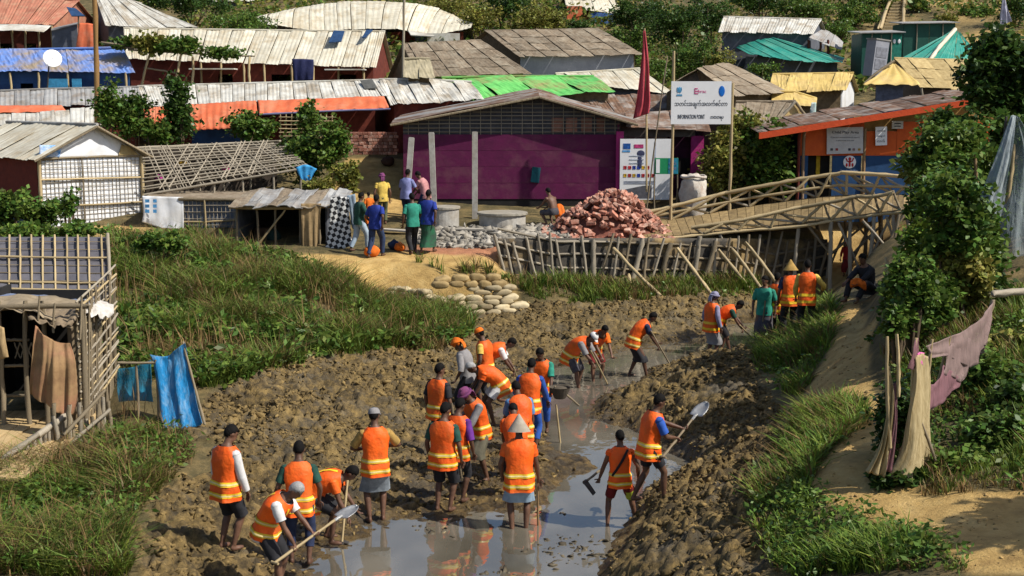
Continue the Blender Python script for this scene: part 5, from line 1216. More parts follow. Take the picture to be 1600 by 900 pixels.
def cabins():
    for (nm, x0, x1, yt, yb, Y, lab) in (('latrine_cabin', 1345, 1408, 52, 108, 64, 'low dark green cabin with a small white emblem'), ('latrine_cabin', 1410, 1493, 37, 90, 68, 'longer dark green cabin behind the teal hipped roof')):
        a = at(x0, yb, Y); b = at(x1, yt, Y); gz = a.z-.6
        th = thing(nm, lab, 'cabin', ((a.x+b.x)/2, Y, gz), 'green cabins')
        for k in range(4):
            p = a.x+(b.x-a.x)*k/4; q = a.x+(b.x-a.x)*(k+1)/4
            MB().box(((p+q)/2, Y+.006*(k % 2), (gz+b.z)/2), (q-p-.02, .06, b.z-gz)).obj('wall_panel', DKGREEN, th)
        MB().box((b.x-.03, Y+1, (gz+b.z)/2), (.06, 1.9, b.z-gz)).obj('side_wall', mat('green_panel', (.02,.2,.13), rand=0), th)
        MB().box((a.x+.03, Y+1, (gz+b.z)/2), (.06, 1.9, b.z-gz)).obj('side_wall', DKGREEN, th)
        MB().slab([Vector((a.x-.15,Y-.25,b.z+.02)), Vector((b.x+.15,Y-.25,b.z+.06)), Vector((b.x+.15,Y+2.2,b.z+.25)), Vector((a.x-.15,Y+2.2,b.z+.2))], .04).obj('roof_sheet', SHEET_G, th)
        for k in (1, 3): pole('post', (a.x+(b.x-a.x)*k/4, Y-.08, gz), (a.x+(b.x-a.x)*k/4, Y-.08, b.z), .03, BAMBOO_G, th)
        if x0 < 1400:
            p = at(1401, 64, Y-.06); MB().box(at(1400,76,Y-.05), (.5, .03, 1.3)).obj('door', mat('green_door', (.02,.22,.16), rand=0), th)
            for s in (-1, 1): MB().ell(p+Vector((s*.11,-.03,-.02)), (.07,.015,.1)).obj('emblem', PAPER, th)
    a = at(1352, 110, 58); b = at(1392, 64, 58)
    th = thing('grey_cabinet', 'tall pale grey tank cabinet leaning a little in front of the green cabins', 'cabinet', ((a.x+b.x)/2, 58, a.z))
    rot = Matrix.Rotation(.10, 3, 'Y') @ Matrix.Rotation(.5, 3, 'Z'); c = Vector(((a.x+b.x)/2, 58.3, (a.z+b.z)/2-.1))
    MB().box(c, (.75, .55, b.z-a.z+.3), rot).obj('body', mat('cabinet_grey', (.27,.28,.32), (.22,.23,.27), scale=3, rand=0), th)
    MB().box(c+rot @ Vector((0,0,(b.z-a.z)/2+.17)), (.82, .62, .05), rot).obj('lid', SHEET_G, th)
    for k in range(2): MB().box(c+rot @ Vector((0,-.283,.25-.5*k)), (.6, .015, .42), rot).obj('panel', mat('cabinet_panel', (.22,.23,.27), rand=0), th)
cabins()
def stairs():
    th = thing('hill_stairs', 'bamboo ladder stairs climbing the sandy slope at the top right', 'stairs', at(1390, 52, 76))
    n = 13
    for k in range(n+1):
        t = k/n; Y = 76+12*t; cl_ = at(1376+(1400-1376)*t, 52-62*t, Y); cr_ = at(1411+(1415-1411)*t, 52-62*t, Y)
        cl_.z += .18; g = min(surf(cl_.x, Y), cl_.z); MB().box(((cl_.x+cr_.x)/2, Y, cl_.z), (cr_.x-cl_.x, .55, .12)).obj('tread', BAMBOO, th)
        MB().box(((cl_.x+cr_.x)/2, Y+.3, (g-.2+cl_.z)/2-.1), (cr_.x-cl_.x-.2, .1, max(.2, cl_.z-g+.2))).obj('riser', MATTING_Y, th)
    for (p0, p1) in (((1376,50),(1400,-12)), ((1411,50),(1415,-12))): pole('stringer', at(*p0, 75.7)+Vector((0,0,.2)), at(*p1, 88.3)+Vector((0,0,.2)), .09, BAMBOO, th)
    pole('hand_rail', at(1372,44,75.7), at(1398,-14,87), .06, BAMBOO, th)
stairs()
h = house('top_shelter', 'pale roofed shelter with blue tarp end at the top middle', [(880,-12,84),(920,-12,84),(955,-6,84)], [(885,10,81),(930,18,81),(976,22,81)], SHEET_C, MAROON, 6, None, rows=3, rib=.03, base=9.5)
cloth('blue_tarp', [[(922,20,80.6),(945,20,80.6),(958,22,80.6)],[(924,34,80.4),(944,36,80.4),(957,36,80.4)],[(926,46,80.3),(944,50,80.3),(956,49,80.3)]], BLUE_D, h, 14, 8, .05, 3)
MB().box(at(898, 30, 80.8), (.9, .1, 1.5)).obj('orange_door', ORANGE_T, h)
h = house('top_hut', 'blue grey shed at the top edge left of the domed shelter', [(330,-22,84),(360,-22,84),(396,-22,84)], [(332,2,82),(362,2,82),(398,2,82)], SHEET_W, SLATE, 5, None, rows=2, base=9.6)
fit_text()
# ------------------------------------------------------------------ poles, flags, bridge, fences, sacks
pole_top('bamboo_mast', 'tall brown bamboo mast rising behind the cream roofed hut', 'pole', (at(149,215,46).x, 46, 3), at(147,-14,46), .085, mat('brown_bamboo', (.30,.17,.06), (.2,.11,.04), stretch=(6,6,.6), rand=0))
pole_top('bamboo_mast', 'thin grey mast standing among the white shelters', 'pole', (at(628,125,53.5).x, 53.5, 4.5), at(632,-14,53.5), .05, BAMBOO_G)
def flag(lab, pts, pole_pts, m, Y, seed, r=.03):
    th = thing('flag', lab, 'flag', (at(*pole_pts[0], Y).x, Y, surf(at(*pole_pts[0], Y).x, Y)))
    pole('flag_pole', at(*pole_pts[0], Y), at(*pole_pts[1], Y), r, BAMBOO, th)
    rows = [[(x, y, Y-.05) for x, y in row] for row in pts]
    cloth('flag_cloth', rows, m, th, 14, 24, .10, 2, seed, .02)
flag('faded red flag hanging limp on a bamboo pole before the purple house', [[(1005,48),(1008,48)],[(1003,85),(1013,88)],[(998,130),(1015,135)],[(993,165),(1016,160)],[(989,186),(1014,177)]], [(1010,300),(1007,44)], mat('flag_red', (.46,.065,.085), (.36,.045,.06), rand=0), 43.6, 3)
flag('pale lilac white flag hanging at the top right corner', [[(1567,-6),(1570,-6)],[(1564,15),(1575,16)],[(1562,40),(1580,34)]], [(1570,80),(1569,-14)], mat('flag_lilac', (.5,.5,.62), rand=0), 55, 5)
pole_top('bamboo_mast', 'thin bamboo pole standing left of the information sign', 'pole', (at(1010,310,43.2).x, 43.2, 2.4), at(1043,88,43.2), .022, BAMBOO_D)
for (b, t, lab) in (((634,350),(643,216),'leaning pale concrete post beside the purple wall end'), ((679,318),(674,208),'pale concrete post second from the left against the purple wall'), ((742,340),(742,207),'pale concrete post standing alone before the middle of the purple wall')):
    Y = 42.6; p = at(*b, Y); q = at(*t, Y)
    th = thing('concrete_post', lab, 'post', (p.x, Y, surf(p.x, Y)), 'concrete posts before the purple wall')
    p.z = surf(p.x, Y)-.1; d = (q-p); rot = d.to_track_quat('Z', 'Y').to_matrix()
    MB().box((p+q)/2, (.17, .17, d.length), rot).obj('shaft', CONCRETE, th); MB().box(q, (.15, .15, .05), rot).obj('cap', CONCRETE, th)
for (c, rx, yt, yb, lab) in ((693, 24, 322, 348, 'smaller concrete well ring behind the walking people'), (785, 36, 331, 352, 'wider concrete well ring with a lid near the purple house')):
    Y = 41.3; p = at(c, yb, Y); p.z = surf(p.x, Y); z1 = at(c, yt, Y).z; r = rx/51
    th = thing('well_ring', lab, 'well ring', p, 'concrete well rings')
    n = 28; mb = MB(); prof = [(r, p.z-.1), (r, z1-.09), (r*1.0, z1-.08)]
    def lathe(prof):
        m_ = MB()
        for (rr, z) in prof: m_.v += [Vector((p.x+rr*math.cos(2*math.pi*i/n), Y+rr*math.sin(2*math.pi*i/n), z)) for i in range(n)]
        for j in range(len(prof)-1): m_.f += [(j*n+i, j*n+(i+1)%n, (j+1)*n+(i+1)%n, (j+1)*n+i) for i in range(n)]
        m_.f.append(tuple((len(prof)-1)*n+i for i in range(n))); return m_
    lathe(prof).obj('ring', CONCRETE, th); lathe([(r*1.07, z1-.08), (r*1.09, z1-.07), (r*1.09, z1-.01), (r*1.05, z1)]).obj('lid', mat('lid_concrete', (.36,.33,.27), rand=0, dirt=(.22,.18,.12)), th)
for (a, b, w, lab) in (((598,342),(642,350),.3,'short grey plank lying at the feet of the people'), ((692,346),(792,358),.3,'long pale plank lying before the well rings')):
    Y = 40.4; p = at(*a, Y); q = at(*b, Y-.3); p.z = surf(p.x, p.y)+.14; q.z = surf(q.x, q.y)+.1
    d = (q-p).normalized(); s = Vector((-d.y, d.x, 0))*w/2
    o = MB().slab([p-s, q-s, q+s, p+s], .05, Vector((0,0,1))).obj('plank', mat('grey_plank', (.42,.38,.32), (.3,.27,.22), stretch=(.5,6,6), rand=.1)); tag(o, lab, 'plank')

# --- heap of broken bricks
def brick_pile():
    c = hit(950, 372); cx_, cy_ = c.x-.0, c.y+1.1
    th = thing('brick_pile', 'heap of broken red bricks before the purple house poster', 'brick pile', (cx_, cy_, surf(cx_, cy_)))
    def hh(x, y): 
        d = math.hypot((x-cx_-.1)/1.65, (y-cy_)/1.2); return max(0, 1.0*(1-d**2.2))*(1+.14*math.sin(x*2.3+.5))
    n = 20; mb = MB(); g = 26
    for j in range(g+1):
        for i in range(g+1):
            x = cx_-2+4*i/g; y = cy_-1.7+3.4*j/g; mb.v.append(Vector((x, y, surf(x, y)-.06+max(0, hh(x, y)-.13)+random.uniform(-.03,.03)*(hh(x,y) > 0))))
    mb.f = [(j*(g+1)+i, j*(g+1)+i+1, (j+1)*(g+1)+i+1, (j+1)*(g+1)+i) for j in range(g) for i in range(g)]
    mb.obj('rubble_core', mat('brick_rubble', (.25,.085,.055), (.12,.045,.03), scale=9, rand=0), th)
    k = 0
    while k < 298:
        x = cx_+random.uniform(-1.85, 1.85); y = cy_+random.uniform(-1.45, .75); z = hh(x, y)
        if z < .02 and random.random() > .3: continue
        o = link('brick', SHARED_BRICK, th); k += 1
        o.matrix_basis = Matrix.Translation((x, y, surf(x, y)+z+.0+random.uniform(-.02,.05))) @ Euler((random.uniform(-.9,.9), random.uniform(-.9,.9), random.uniform(0,6.28))).to_matrix().to_4x4() @ Matrix.Diagonal((random.uniform(.7,1.3), random.uniform(1.0,1.35), random.uniform(.9,1.3), 1))
brick_pile()

# --- white sack on its end
def big_sack():
    c = at(1083, 314, 42.4); z0 = surf(c.x, c.y)-.05; z1 = at(1083, 272, 42.4).z; hgt = z1-z0
    th = thing('rubble_sack', 'tall bulging white sack by the magenta porch column', 'sack', (c.x, c.y, z0))
    v = []; n = 26; m_ = 14; r = random.Random(3)
    for j in range(m_+1):
        t = j/m_; R0 = .36*(.85+.3*math.sin(t*3.0)) if t < .86 else .36*(.95-.5*(t-.86)/.14)
        for i in range(n):
            a = 2*math.pi*i/n; q = R0*(1+.06*math.sin(a*3+t*9)+.05*math.sin(a*7-t*13))+r.uniform(-.008,.008)
            v.append(Vector((c.x+q*math.cos(a), c.y+q*math.sin(a), z0+t*hgt*(1+.0*t)+.03*math.sin(a*2)*t)))
    f = [(j*n+i, j*n+(i+1)%n, (j+1)*n+(i+1)%n, (j+1)*n+i) for j in range(m_) for i in range(n)]+[tuple(m_*n+i for i in range(n))]
    link('sack_body', mesh('sack_body', v, f, mat('sack_white', (.56,.52,.46), (.38,.34,.29), scale=5, rand=0, dirt=(.32,.2,.14), dscale=2.2), True), th)
    mb = MB().tube([Vector((c.x+.37*math.cos(a), c.y+.37*math.sin(a), z1-.08+.02*math.sin(3*a))) for a in np.linspace(0, 6.28, 20)], .045, 6); mb.obj('rolled_rim', mat('sack_white', (.5,.5,.5)), th, True)
big_sack()

# --- sandbags against the terrace
def bag_mesh(seed):
    r = random.Random(seed); mb = MB().ell((0,0,0), (1,1,1), 14, 9)
    for p in mb.v:
        for k in range(3): p[k] = math.copysign(abs(p[k])**(.48 if k < 2 else .62), p[k])
        e_ = 1-.55*max(0, abs(p.x)-.72)/.28; p.z *= .076*e_*(1+.18*math.sin(p.x*3+seed)); p.y *= .15*(.75+.25*e_); p.x *= .235; p += Vector((r.uniform(-.008,.008), r.uniform(-.008,.008), r.uniform(-.006,.006)))
    return mb.me('sandbag', mat('sandbag', (.50,.42,.27), (.36,.29,.17), scale=6, rough=.9, rand=.30, dirt=(.25,.18,.09), dscale=3, damt=.7), True)
BAGS = [bag_mesh(s) for s in range(4)]
BAGS_E = []
for b_ in BAGS[:3]:
    e_ = b_.copy(); e_.materials.clear(); e_.materials.append(mat('earth_bag', (.36,.26,.12), (.22,.15,.065), scale=6, rough=.95, rand=.2)); BAGS_E.append(e_)
def sandbags():
    P0 = at(670, 500, 34.6); P1 = at(806, 496, 34.95)
    th = thing('sandbag_wall', 'stacked pale sandbag wall holding the sandy terrace bank', 'sandbag wall', (P0.x, P0.y, .4))
    def lay(A, B, z, set_back, wmin, wmax, off, s0=0., s1=1., dz=0., m=None, hk=1.):
        d = (B-A); d.z = 0; ln = d.length; d.normalize(); nb = Vector((-d.y, d.x, 0)); s = ln*s0+off
        while s < ln*s1-.1:
            w = random.uniform(wmin, wmax); c = A+d*(s+w/2)+nb*(set_back+random.uniform(-.04,.04)); o = link('sandbag', random.choice(m or BAGS), th)
            o.matrix_basis = Matrix.Translation((c.x, c.y, z+dz*(s/ln)+random.uniform(-.022,.022))) @ Euler((random.uniform(-.12,.12), random.uniform(-.13,.13), math.atan2(d.y, d.x)+random.uniform(-.22,.22))).to_matrix().to_4x4() @ Matrix.Diagonal((w/.47, random.uniform(.95,1.2), hk*random.uniform(.9,1.15), 1))
            s += w*.97
    for j in range(7): lay(P0, P1, .46+.118*j, .05*j, .38, .54, .17 if j % 2 else 0, 0 if j < 5 else .45, 1.0)
    Q = at(594, 468, 35.7)
    for j in range(5): lay(Q, P0, .60+.118*j, .04*j, .34, .46, .12 if j % 2 else 0, .1*abs(2-j)*.5, .97)
    # earth-coloured bags bedded in the top of the bank
    for j in range(2): lay(P0+Vector((.0,.30,0)), P1+Vector((-.1,.35,0)), 1.27+.13*j, .12*j, .36, .5, .1*j, .02, .92, m=BAGS_E, hk=1.15)
sandbags()
# loose soil sacks spilled over the top
# --- retaining fence of leaning stakes under the bridge
def retaining_fence():
    th = thing('stake_fence', 'retaining fence of leaning bamboo stakes below the bridge', 'fence', (FP0.x, FP0.y, bh(FP0.x, FP0.y-.3)))
    n = 34
    for k in range(n):
        t = (k+.3*random.random())/(n-1); t = min(t, 1); px = 778+(1292-778)*t
        p = FP0.lerp(FP1, t); p.y -= .05; ztop = at(px, 364+random.uniform(-9,14)+3*(1-t), p.y).z; zb = bh(p.x, p.y-.2)-.15
        lean = (.12 if px < 930 else -.16)+random.uniform(-.12,.10)
        thick_ = .075 if (k in (9, 13, 16, 19, 20)) else random.uniform(.034,.046)
        pole('stake', (p.x+lean*.5, p.y-.12, zb), (p.x-lean*.9, p.y, ztop), thick_, (BAMBOO_G if px < 930 or k % 2 else BAMBOO_D), th)
    for k, dz in enumerate((.25, .62, .98)):
        for i in range(6):
            a = FP0.lerp(FP1, i/6); b = FP0.lerp(FP1, (i+1.05)/6)
            za = bh(a.x, a.y-.2)+dz; zb = bh(b.x, b.y-.2)+dz
            pole('rail', (a.x, a.y+.02, za), (b.x, b.y+.02, zb), .035, BAMBOO_G if i < 2 else BAMBOO_D, th)
    # sacking behind the stakes
    rows = [[FP0+Vector((0,.07,1.05)), FP0.lerp(FP1,.5)+Vector((0,.07,1.1)), FP1+Vector((0,.07,1.1))], [FP0+Vector((0,.02,-.25)), FP0.lerp(FP1,.5)+Vector((0,.02,-.25)), FP1+Vector((0,.02,-.25))]]
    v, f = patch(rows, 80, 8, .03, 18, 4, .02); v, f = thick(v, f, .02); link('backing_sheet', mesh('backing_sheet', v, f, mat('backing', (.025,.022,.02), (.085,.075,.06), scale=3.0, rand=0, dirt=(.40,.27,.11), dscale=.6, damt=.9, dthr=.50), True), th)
    for (a, b) in (((958,388),(1045,474)), ((1058,388),(1118,468)), ((1122,390),(1178,458)), ((1143,388),(1185,446)), ((1164,378),(1218,452)), ((982,430),(984,462))):
        p = at(*a, FP0.lerp(FP1,(a[0]-778)/514).y-.25); q = hit(*b); q.y = min(q.y, p.y-.4); q = at(*b, q.y); pole('prop', q+(q-p).normalized()*.3, p, .05, BAMBOO, th)
retaining_fence()

# --- bamboo foot bridge
def bridge():
    th = thing('bamboo_bridge', 'arched bamboo foot bridge with crossed rails on tall stilts', 'bridge', (at(1250,360,38).x, 38, 1))
    def line(pts): return [at(*p) for p in pts]
    fd = line([(985,371,39.5),(1090,365,39.5),(1200,355,39.4),(1300,342,39.0),(1380,331,38.4),(1442,325,37.8)])       # near edge of the deck
    bd = line([(975,352,41.6),(1080,338,41.6),(1200,318,41.5),(1300,306,41.1),(1380,303,40.5),(1445,306,39.9)])       # far edge
    fr = line([(1080,356,39.5),(1150,346,39.45),(1200,335,39.4),(1300,313,39.0),(1350,305,38.6),(1395,300,38.2)])
    br = line([(1000,335,41.6),(1110,306,41.6),(1200,290,41.5),(1280,275,41.2),(1330,270,40.9),(1425,278,40.1)])
    n = 44
    for k in range(n):
        a, b = k/n, (k+.94)/n
        q = [cr(fd, a), cr(fd, b), cr(bd, b), cr(bd, a)]
        MB().slab(q, .035, Vector((0,-.2,1)).normalized()).obj('deck_slat', mat('deck_mat', (.33,.235,.105), (.19,.13,.06), scale=7, rand=.3, dirt=(.14,.10,.05), dscale=3), th)
    for pts, r in ((fd, .045), (bd, .04)):
        for k in range(5): pole('deck_beam', cr(pts, k/5)-Vector((0,0,.06)), cr(pts, (k+1.04)/5)-Vector((0,0,.06)), r, BAMBOO, th)
    for k in range(4): pole('hand_rail', cr(fr, k/4), cr(fr, (k+1.03)/4), .055, BAMBOO, th); pole('hand_rail', cr(br, k/4), cr(br, (k+1.03)/4), .06, BAMBOO, th)
    for k in range(3): 
        m0 = lambda t: cr(bd, .06+.9*t).lerp(cr(br, t), .48)
        pole('mid_rail', m0(k/3), m0((k+1)/3), .045, BAMBOO, th)
    def truss(deck, rail, n, d0, d1):
        for k in range(n+1):
            t = k/n; p = cr(deck, d0+(d1-d0)*t); q = cr(rail, t)
            q2 = Vector((p.x+(q.x-p.x)*.35, q.y, q.z)); pole('baluster', p-Vector((0,0,.05)), cr(rail, t)+Vector((0,0,.04)), .034, BAMBOO_D, th)
            if k < n:
                t2 = (k+1)/n; p2 = cr(deck, d0+(d1-d0)*t2); r2 = cr(rail, t2)
                pole('brace', p+Vector((0,-.03,0)), r2+Vector((0,-.03,0)), .044, BAMBOO, th); pole('brace', p2+Vector((0,.03,0)), q+Vector((0,.03,0)), .036, BAMBOO if k % 2 else BAMBOO_G, th)
    truss(fd, fr, 7, .22, .88); truss(bd, br, 9, .05, .95)
    # stilts
    for i, px in enumerate((1106, 1150, 1210, 1235, 1258, 1280, 1290, 1318, 1333, 1347, 1370, 1376, 1398, 1404)):
        t = (px-985)/457; top = cr(fd, t) if i % 2 == 0 else cr(fd, t).lerp(cr(bd, t), .8)
        pole('stilt', (top.x+random.uniform(-.12,.12), top.y, bh(top.x, top.y)-.2), top-Vector((0,0,.03)), random.uniform(.05,.075), BAMBOO_D if i % 2 else BAMBOO_G, th)
    for (a, b, Y) in (((1395,330),(1352,420),38.6), ((1352,345),(1392,415),39.2), ((1310,348),(1345,425),38.9), ((1366,340),(1322,430),39.4), ((1405,335),(1388,440),37.6), ((1385,338),(1412,430),38.4), ((1330,345),(1296,420),39.8), ((1415,330),(1380,400),38.0), ((1348,345),(1400,408),38.0), ((1262,352),(1300,400),39.2), ((1330,400),(1378,352),39.0), ((1296,400),(1350,352),39.6), ((1225,400),(1262,362),40.6), ((1378,390),(1338,352),39.8)):
        pole('cross_brace', at(*a, Y), at(*b, Y), .036, BAMBOO_G if a[0] in (1348, 1395, 1310, 1385) else BAMBOO_D, th)
bridge()
for (a, b, lab) in (((1425,446),(1404,366),'slanting dry stake right under the bridge end'), ((1412,455),(1402,384),'pale stake beside the bridge end leaning left'), ((1402,452),(1432,400),'broken forked stake by the path bush'), ((1396,450),(1384,402),'thin brown stake behind the sitting man')):
    q = hit(*a); p = at(*b, q.y+.2); pole_top('loose_stake', lab, 'stake', q-Vector((0,0,.1)), p, .04, BAMBOO, 'loose stakes by the bridge')

# --- blue netting by the near hut
BLUENET = net_mat('blue_net', (.02,.27,.60), .84, (.30,.45,.58))
def blue_net():
    th = thing('blue_net_screen', 'bright blue net screen stretched between sticks on the grassy bank', 'net', hit(280, 668))
    Yb = hit(290,672).y
    cloth('net_sheet', [[(234,554,Yb+.6),(262,556,Yb+.5),(288,535,Yb+.4)],[(240,570,Yb+.5),(268,566,Yb+.45),(293,556,Yb+.4)],[(248,620,Yb+.3),(275,615,Yb+.25),(305,610,Yb+.2)],[(255,672,Yb),(285,672,Yb),(319,662,Yb)]], BLUENET, th, 20, 24, .05, 2, 5, .015, t=.003)
    cloth('net_sheet', [[(184,576,Yb+.9),(210,573,Yb+.85),(236,562,Yb+.8)],[(184,600,Yb+.9),(210,602,Yb+.8),(238,600,Yb+.7)],[(186,628,Yb+.8),(210,626,Yb+.7),(240,628,Yb+.6)]], net_mat('teal_net', (.02,.22,.36), .62), th, 14, 14, .05, 3, 6, .01, t=.003)
    for (a, b) in (((216,690),(213,570)), ((248,690),(243,562)), ((184,567),(246,566)), ((320,664),(286,534))):
        p = at(*a, Yb+.45) if a[1] < 660 or a[0] < 300 else at(*a, Yb); pole('net_stick', p, at(*b, Yb+.5), .022, BAMBOO_D, th)
blue_net()

# --- grey net tent at the right edge
def net_tent():
    Y = 24.5
    th = thing('net_tent', 'grey see-through net draped over poles at the right edge', 'net', at(1580, 420, Y))
    GN = net_mat('grey_net', (.36,.41,.43), .62)
    cloth('net_sheet', [[(1580,181,Y),(1583,180,Y),(1588,182,Y)],[(1553,250,Y-.2),(1566,260,Y-.4),(1580,240,Y-.3)],[(1534,300,Y-.3),(1550,310,Y-.5),(1568,300,Y-.3)],[(1517,352,Y-.3),(1536,372,Y-.5),(1552,348,Y-.4)]], GN, th, 16, 26, .06, 3, 7, .02, t=.003)
    cloth('net_sheet', [[(1582,181,Y),(1588,181,Y),(1592,184,Y)],[(1566,260,Y+.1),(1600,255,Y),(1640,262,Y)],[(1548,345,Y),(1590,345,Y-.1),(1660,335,Y)],[(1530,390,Y),(1590,402,Y-.1),(1665,380,Y)]], net_mat('grey_net_fine', (.30,.35,.37), .42), th, 22, 24, .08, 3, 8, .02, t=.003)
    for (a, b, r, m_) in (((1564,402),(1572,182),.028,LEATHER), ((1571,330),(1584,225),.035,BAMBOO), ((1524,400),(1660,350),.035,BAMBOO), ((1526,290),(1524,240),.03,WOOD)):
        pole('net_pole', at(*a, Y+.05), at(*b, Y+.05), r, m_, th)
net_tent()
# --- torn pink and beige nets beside the path
def pink_net():
    th = thing('torn_net_fence', 'torn pink and beige net fence sagging between sticks beside the dirt path', 'net fence', hit(1430, 752))
    PK = net_mat('pink_net', (.27,.185,.17), .74); BG = mat('beige_net', (.50,.40,.22), (.33,.25,.12), scale=5, stretch=(6,6,.7), rand=0, translucent=.2); HP = mat('hot_pink', (.72,.16,.42), rand=0)
    HPD = net_mat('mauve_net', (.23,.11,.125), .8)
    A = hit(1440, 752).y
    f = lambda px: A+ (px-1430)*.026
    row = lambda pts: [(x, y, max(A-.1, f(x))) for x, y in pts]
    cloth('net_sheet', [row([(1446,541),(1480,527),(1515,512),(1540,488),(1552,468)]), row([(1452,550),(1482,548),(1512,540),(1538,520),(1548,500)]), row([(1450,562),(1480,556),(1515,575),(1530,560),(1537,545)])], PK, th, 34, 12, .04, 4, 3, .015)
    cloth('net_sheet', [row([(1477,545),(1500,530),(1518,528)]), row([(1478,565),(1500,570),(1512,580)]), row([(1472,585),(1490,590),(1500,600)])], PK, th, 12, 8, .03, 3, 4, .01)
    cloth('net_sheet', [row([(1450,600),(1462,598),(1475,570)]), row([(1450,615),(1470,612),(1498,590)]), row([(1448,645),(1470,630),(1495,605)])], HPD, th, 12, 8, .03, 2, 5, .01)
    cloth('net_sheet', [row([(1429,558),(1440,552),(1450,560)]), row([(1424,620),(1436,618),(1450,622)]), row([(1412,700),(1430,705),(1445,700)]), row([(1394,748),(1420,752),(1446,757)])], BG, th, 36, 30, .075, 4, 6, .02)
    cloth('net_sheet', [row([(1386,572),(1390,572)]), row([(1388,620),(1396,622)]), row([(1376,690),(1390,700)]), row([(1354,738),(1384,745)])], BG, th, 22, 26, .06, 3, 7, .015)
    cloth('net_sheet', [row([(1392,600),(1400,598)]), row([(1398,640),(1402,640)]), row([(1392,690),(1400,690)]), row([(1382,736),(1394,738)])], HPD, th, 8, 20, .03, 2, 8, .01)
    cloth('net_sheet', [row([(1430,530),(1434,528)]), row([(1424,560),(1434,560)]), row([(1418,576),(1428,578)])], HPD, th, 6, 8, .02, 1, 9, .01)
    cloth('net_scrap', [row([(1433,552),(1437,550),(1443,551)]), row([(1434,562),(1438,562),(1443,562)]), row([(1435,571),(1439,570),(1441,569)])], HP, th, 6, 6, .02, 1, 9, .008)
    for (a, b) in (((1391,700),(1386,526)), ((1404,620),(1402,522)), ((1426,640),(1431,528)), ((1444,640),(1456,530)), ((1443,756),(1448,560)), ((1475,760),(1440,660)), ((1536,548),(1552,468)), ((1456,640),(1484,525))):
        Y_ = max(A-.12, f(b[0])); pole('net_stick', at(*a, Y_), at(*b, Y_), .02 if a[0] != 1536 else .035, BAMBOO if a[0] < 1460 else BAMBOO_D, th)
pink_net()
o = pole_top('wooden_bar', 'grey wooden bar reaching in from the right above the pink net', 'bar', at(1552,460,19), at(1660,450,19.5), .05, BAMBOO_G)
# trellis with vine poles at the upper left
def trellis():
    th = thing('vine_trellis', 'leaning bamboo trellis carrying pumpkin vines before the cream barn shelter', 'trellis', at(280, 135, 55.5))
    for (a, b) in (((220,132),(236,78)), ((275,118),(283,84)), ((300,125),(301,88)), ((391,130),(390,88))): pole('post', at(a[0], a[1]+8, 55.6), at(*b, 55.6), .05, BAMBOO, th)
    for (a, b) in (((158,66),(300,86)), ((200,78),(398,88)), ((225,106),(275,114)), ((190,74),(330,78))): pole('rail', at(*a, 55.7), at(*b, 55.7), .035, BAMBOO_D, th)
trellis()
# ------------------------------------------------------------------ people
SKIN = mat('skin', (.135,.066,.039), (.085,.042,.025), scale=9, rough=.55, spec=.35, bump=.1, rand=.22)
HAIR = mat('hair', (.008,.007,.0065), scale=20, rough=.8, spec=.12, bump=.4, rand=0)
HAIRG = mat('grey_hair', (.34,.33,.32), (.2,.2,.2), scale=20, rough=.6, rand=0)
VEST = mat('vest_orange', (.86,.125,.008), (.74,.088,.006), scale=5, rough=.6, bump=.8, bscale=7, bdist=.035, rand=.12, dirt=(.30,.10,.02), dscale=2.2, damt=.55)
TAPE = mat('yellow_tape', (.85,.55,.02), (.70,.42,.02), scale=6, rough=.45, rand=.1, bump=.5, bscale=7, bdist=.03, dirt=(.4,.22,.04), damt=.5)
TAPEP = mat('pale_tape', (.86,.72,.30), rough=.35, rand=.05, bump=.1)
EYE = mat('eye', (.02,.018,.016), rough=.2, rand=0, bump=0)
def fab(key, col, col2=None):
    return mat('fabric_'+key, col, col2, scale=7, rough=.85, rand=0, bump=.35, bscale=12)
BODIES = []       # (temporary object, final object, finger geometry)
def two_bone(a, t, l1, l2, pole_):
    a = Vector(a); t = Vector(t); d = t-a; L = d.length
    if L > (l1+l2)*.995: t = a+d.normalized()*(l1+l2)*.995; d = t-a; L = d.length
    if L < abs(l1-l2)*1.05+.02: L = abs(l1-l2)*1.05+.02; d = d.normalized()*L; t = a+d
    x = (l1*l1-l2*l2+L*L)/(2*L); h = math.sqrt(max(0, l1*l1-x*x)); n = d.normalized()
    p = Vector(pole_); p = p-n*p.dot(n); p = p.normalized() if p.length > 1e-4 else Vector((0,1,0))
    return a+n*x+p*h, t
def loft(mb, rings, n=22, closed_top=False, closed_bot=False):
    """rings: (centre, side axis, front axis, half width, half depth, power, fold amplitude, fold count, phase)"""
    b = len(mb.v)
    for (c, ax, ay, rx, ry, pw, fa, fk, ph) in rings:
        for i in range(n):
            a = 2*math.pi*i/n; ca, sa = math.cos(a), math.sin(a)
            q = 1+fa*(math.sin(fk*a+ph)*.65+math.sin((fk*2+1)*a+ph*2.3)*.35)
            x = math.copysign(abs(ca)**(2/pw), ca)*rx*q; y = math.copysign(abs(sa)**(2/pw), sa)*ry*q
            mb.v.append(c+ax*x+ay*y)
    m = len(rings)
    for j in range(m-1):
        for i in range(n): mb.f.append((b+j*n+i, b+j*n+(i+1)%n, b+(j+1)*n+(i+1)%n, b+(j+1)*n+i))
    if closed_bot: mb.f.append(tuple(b+i for i in range(n))[::-1])
    if closed_top: mb.f.append(tuple(b+(m-1)*n+i for i in range(n)))
EYE_ME = MB().ell((0,0,0), (.011,.007,.008), 6, 5).me('eye', EYE, True)
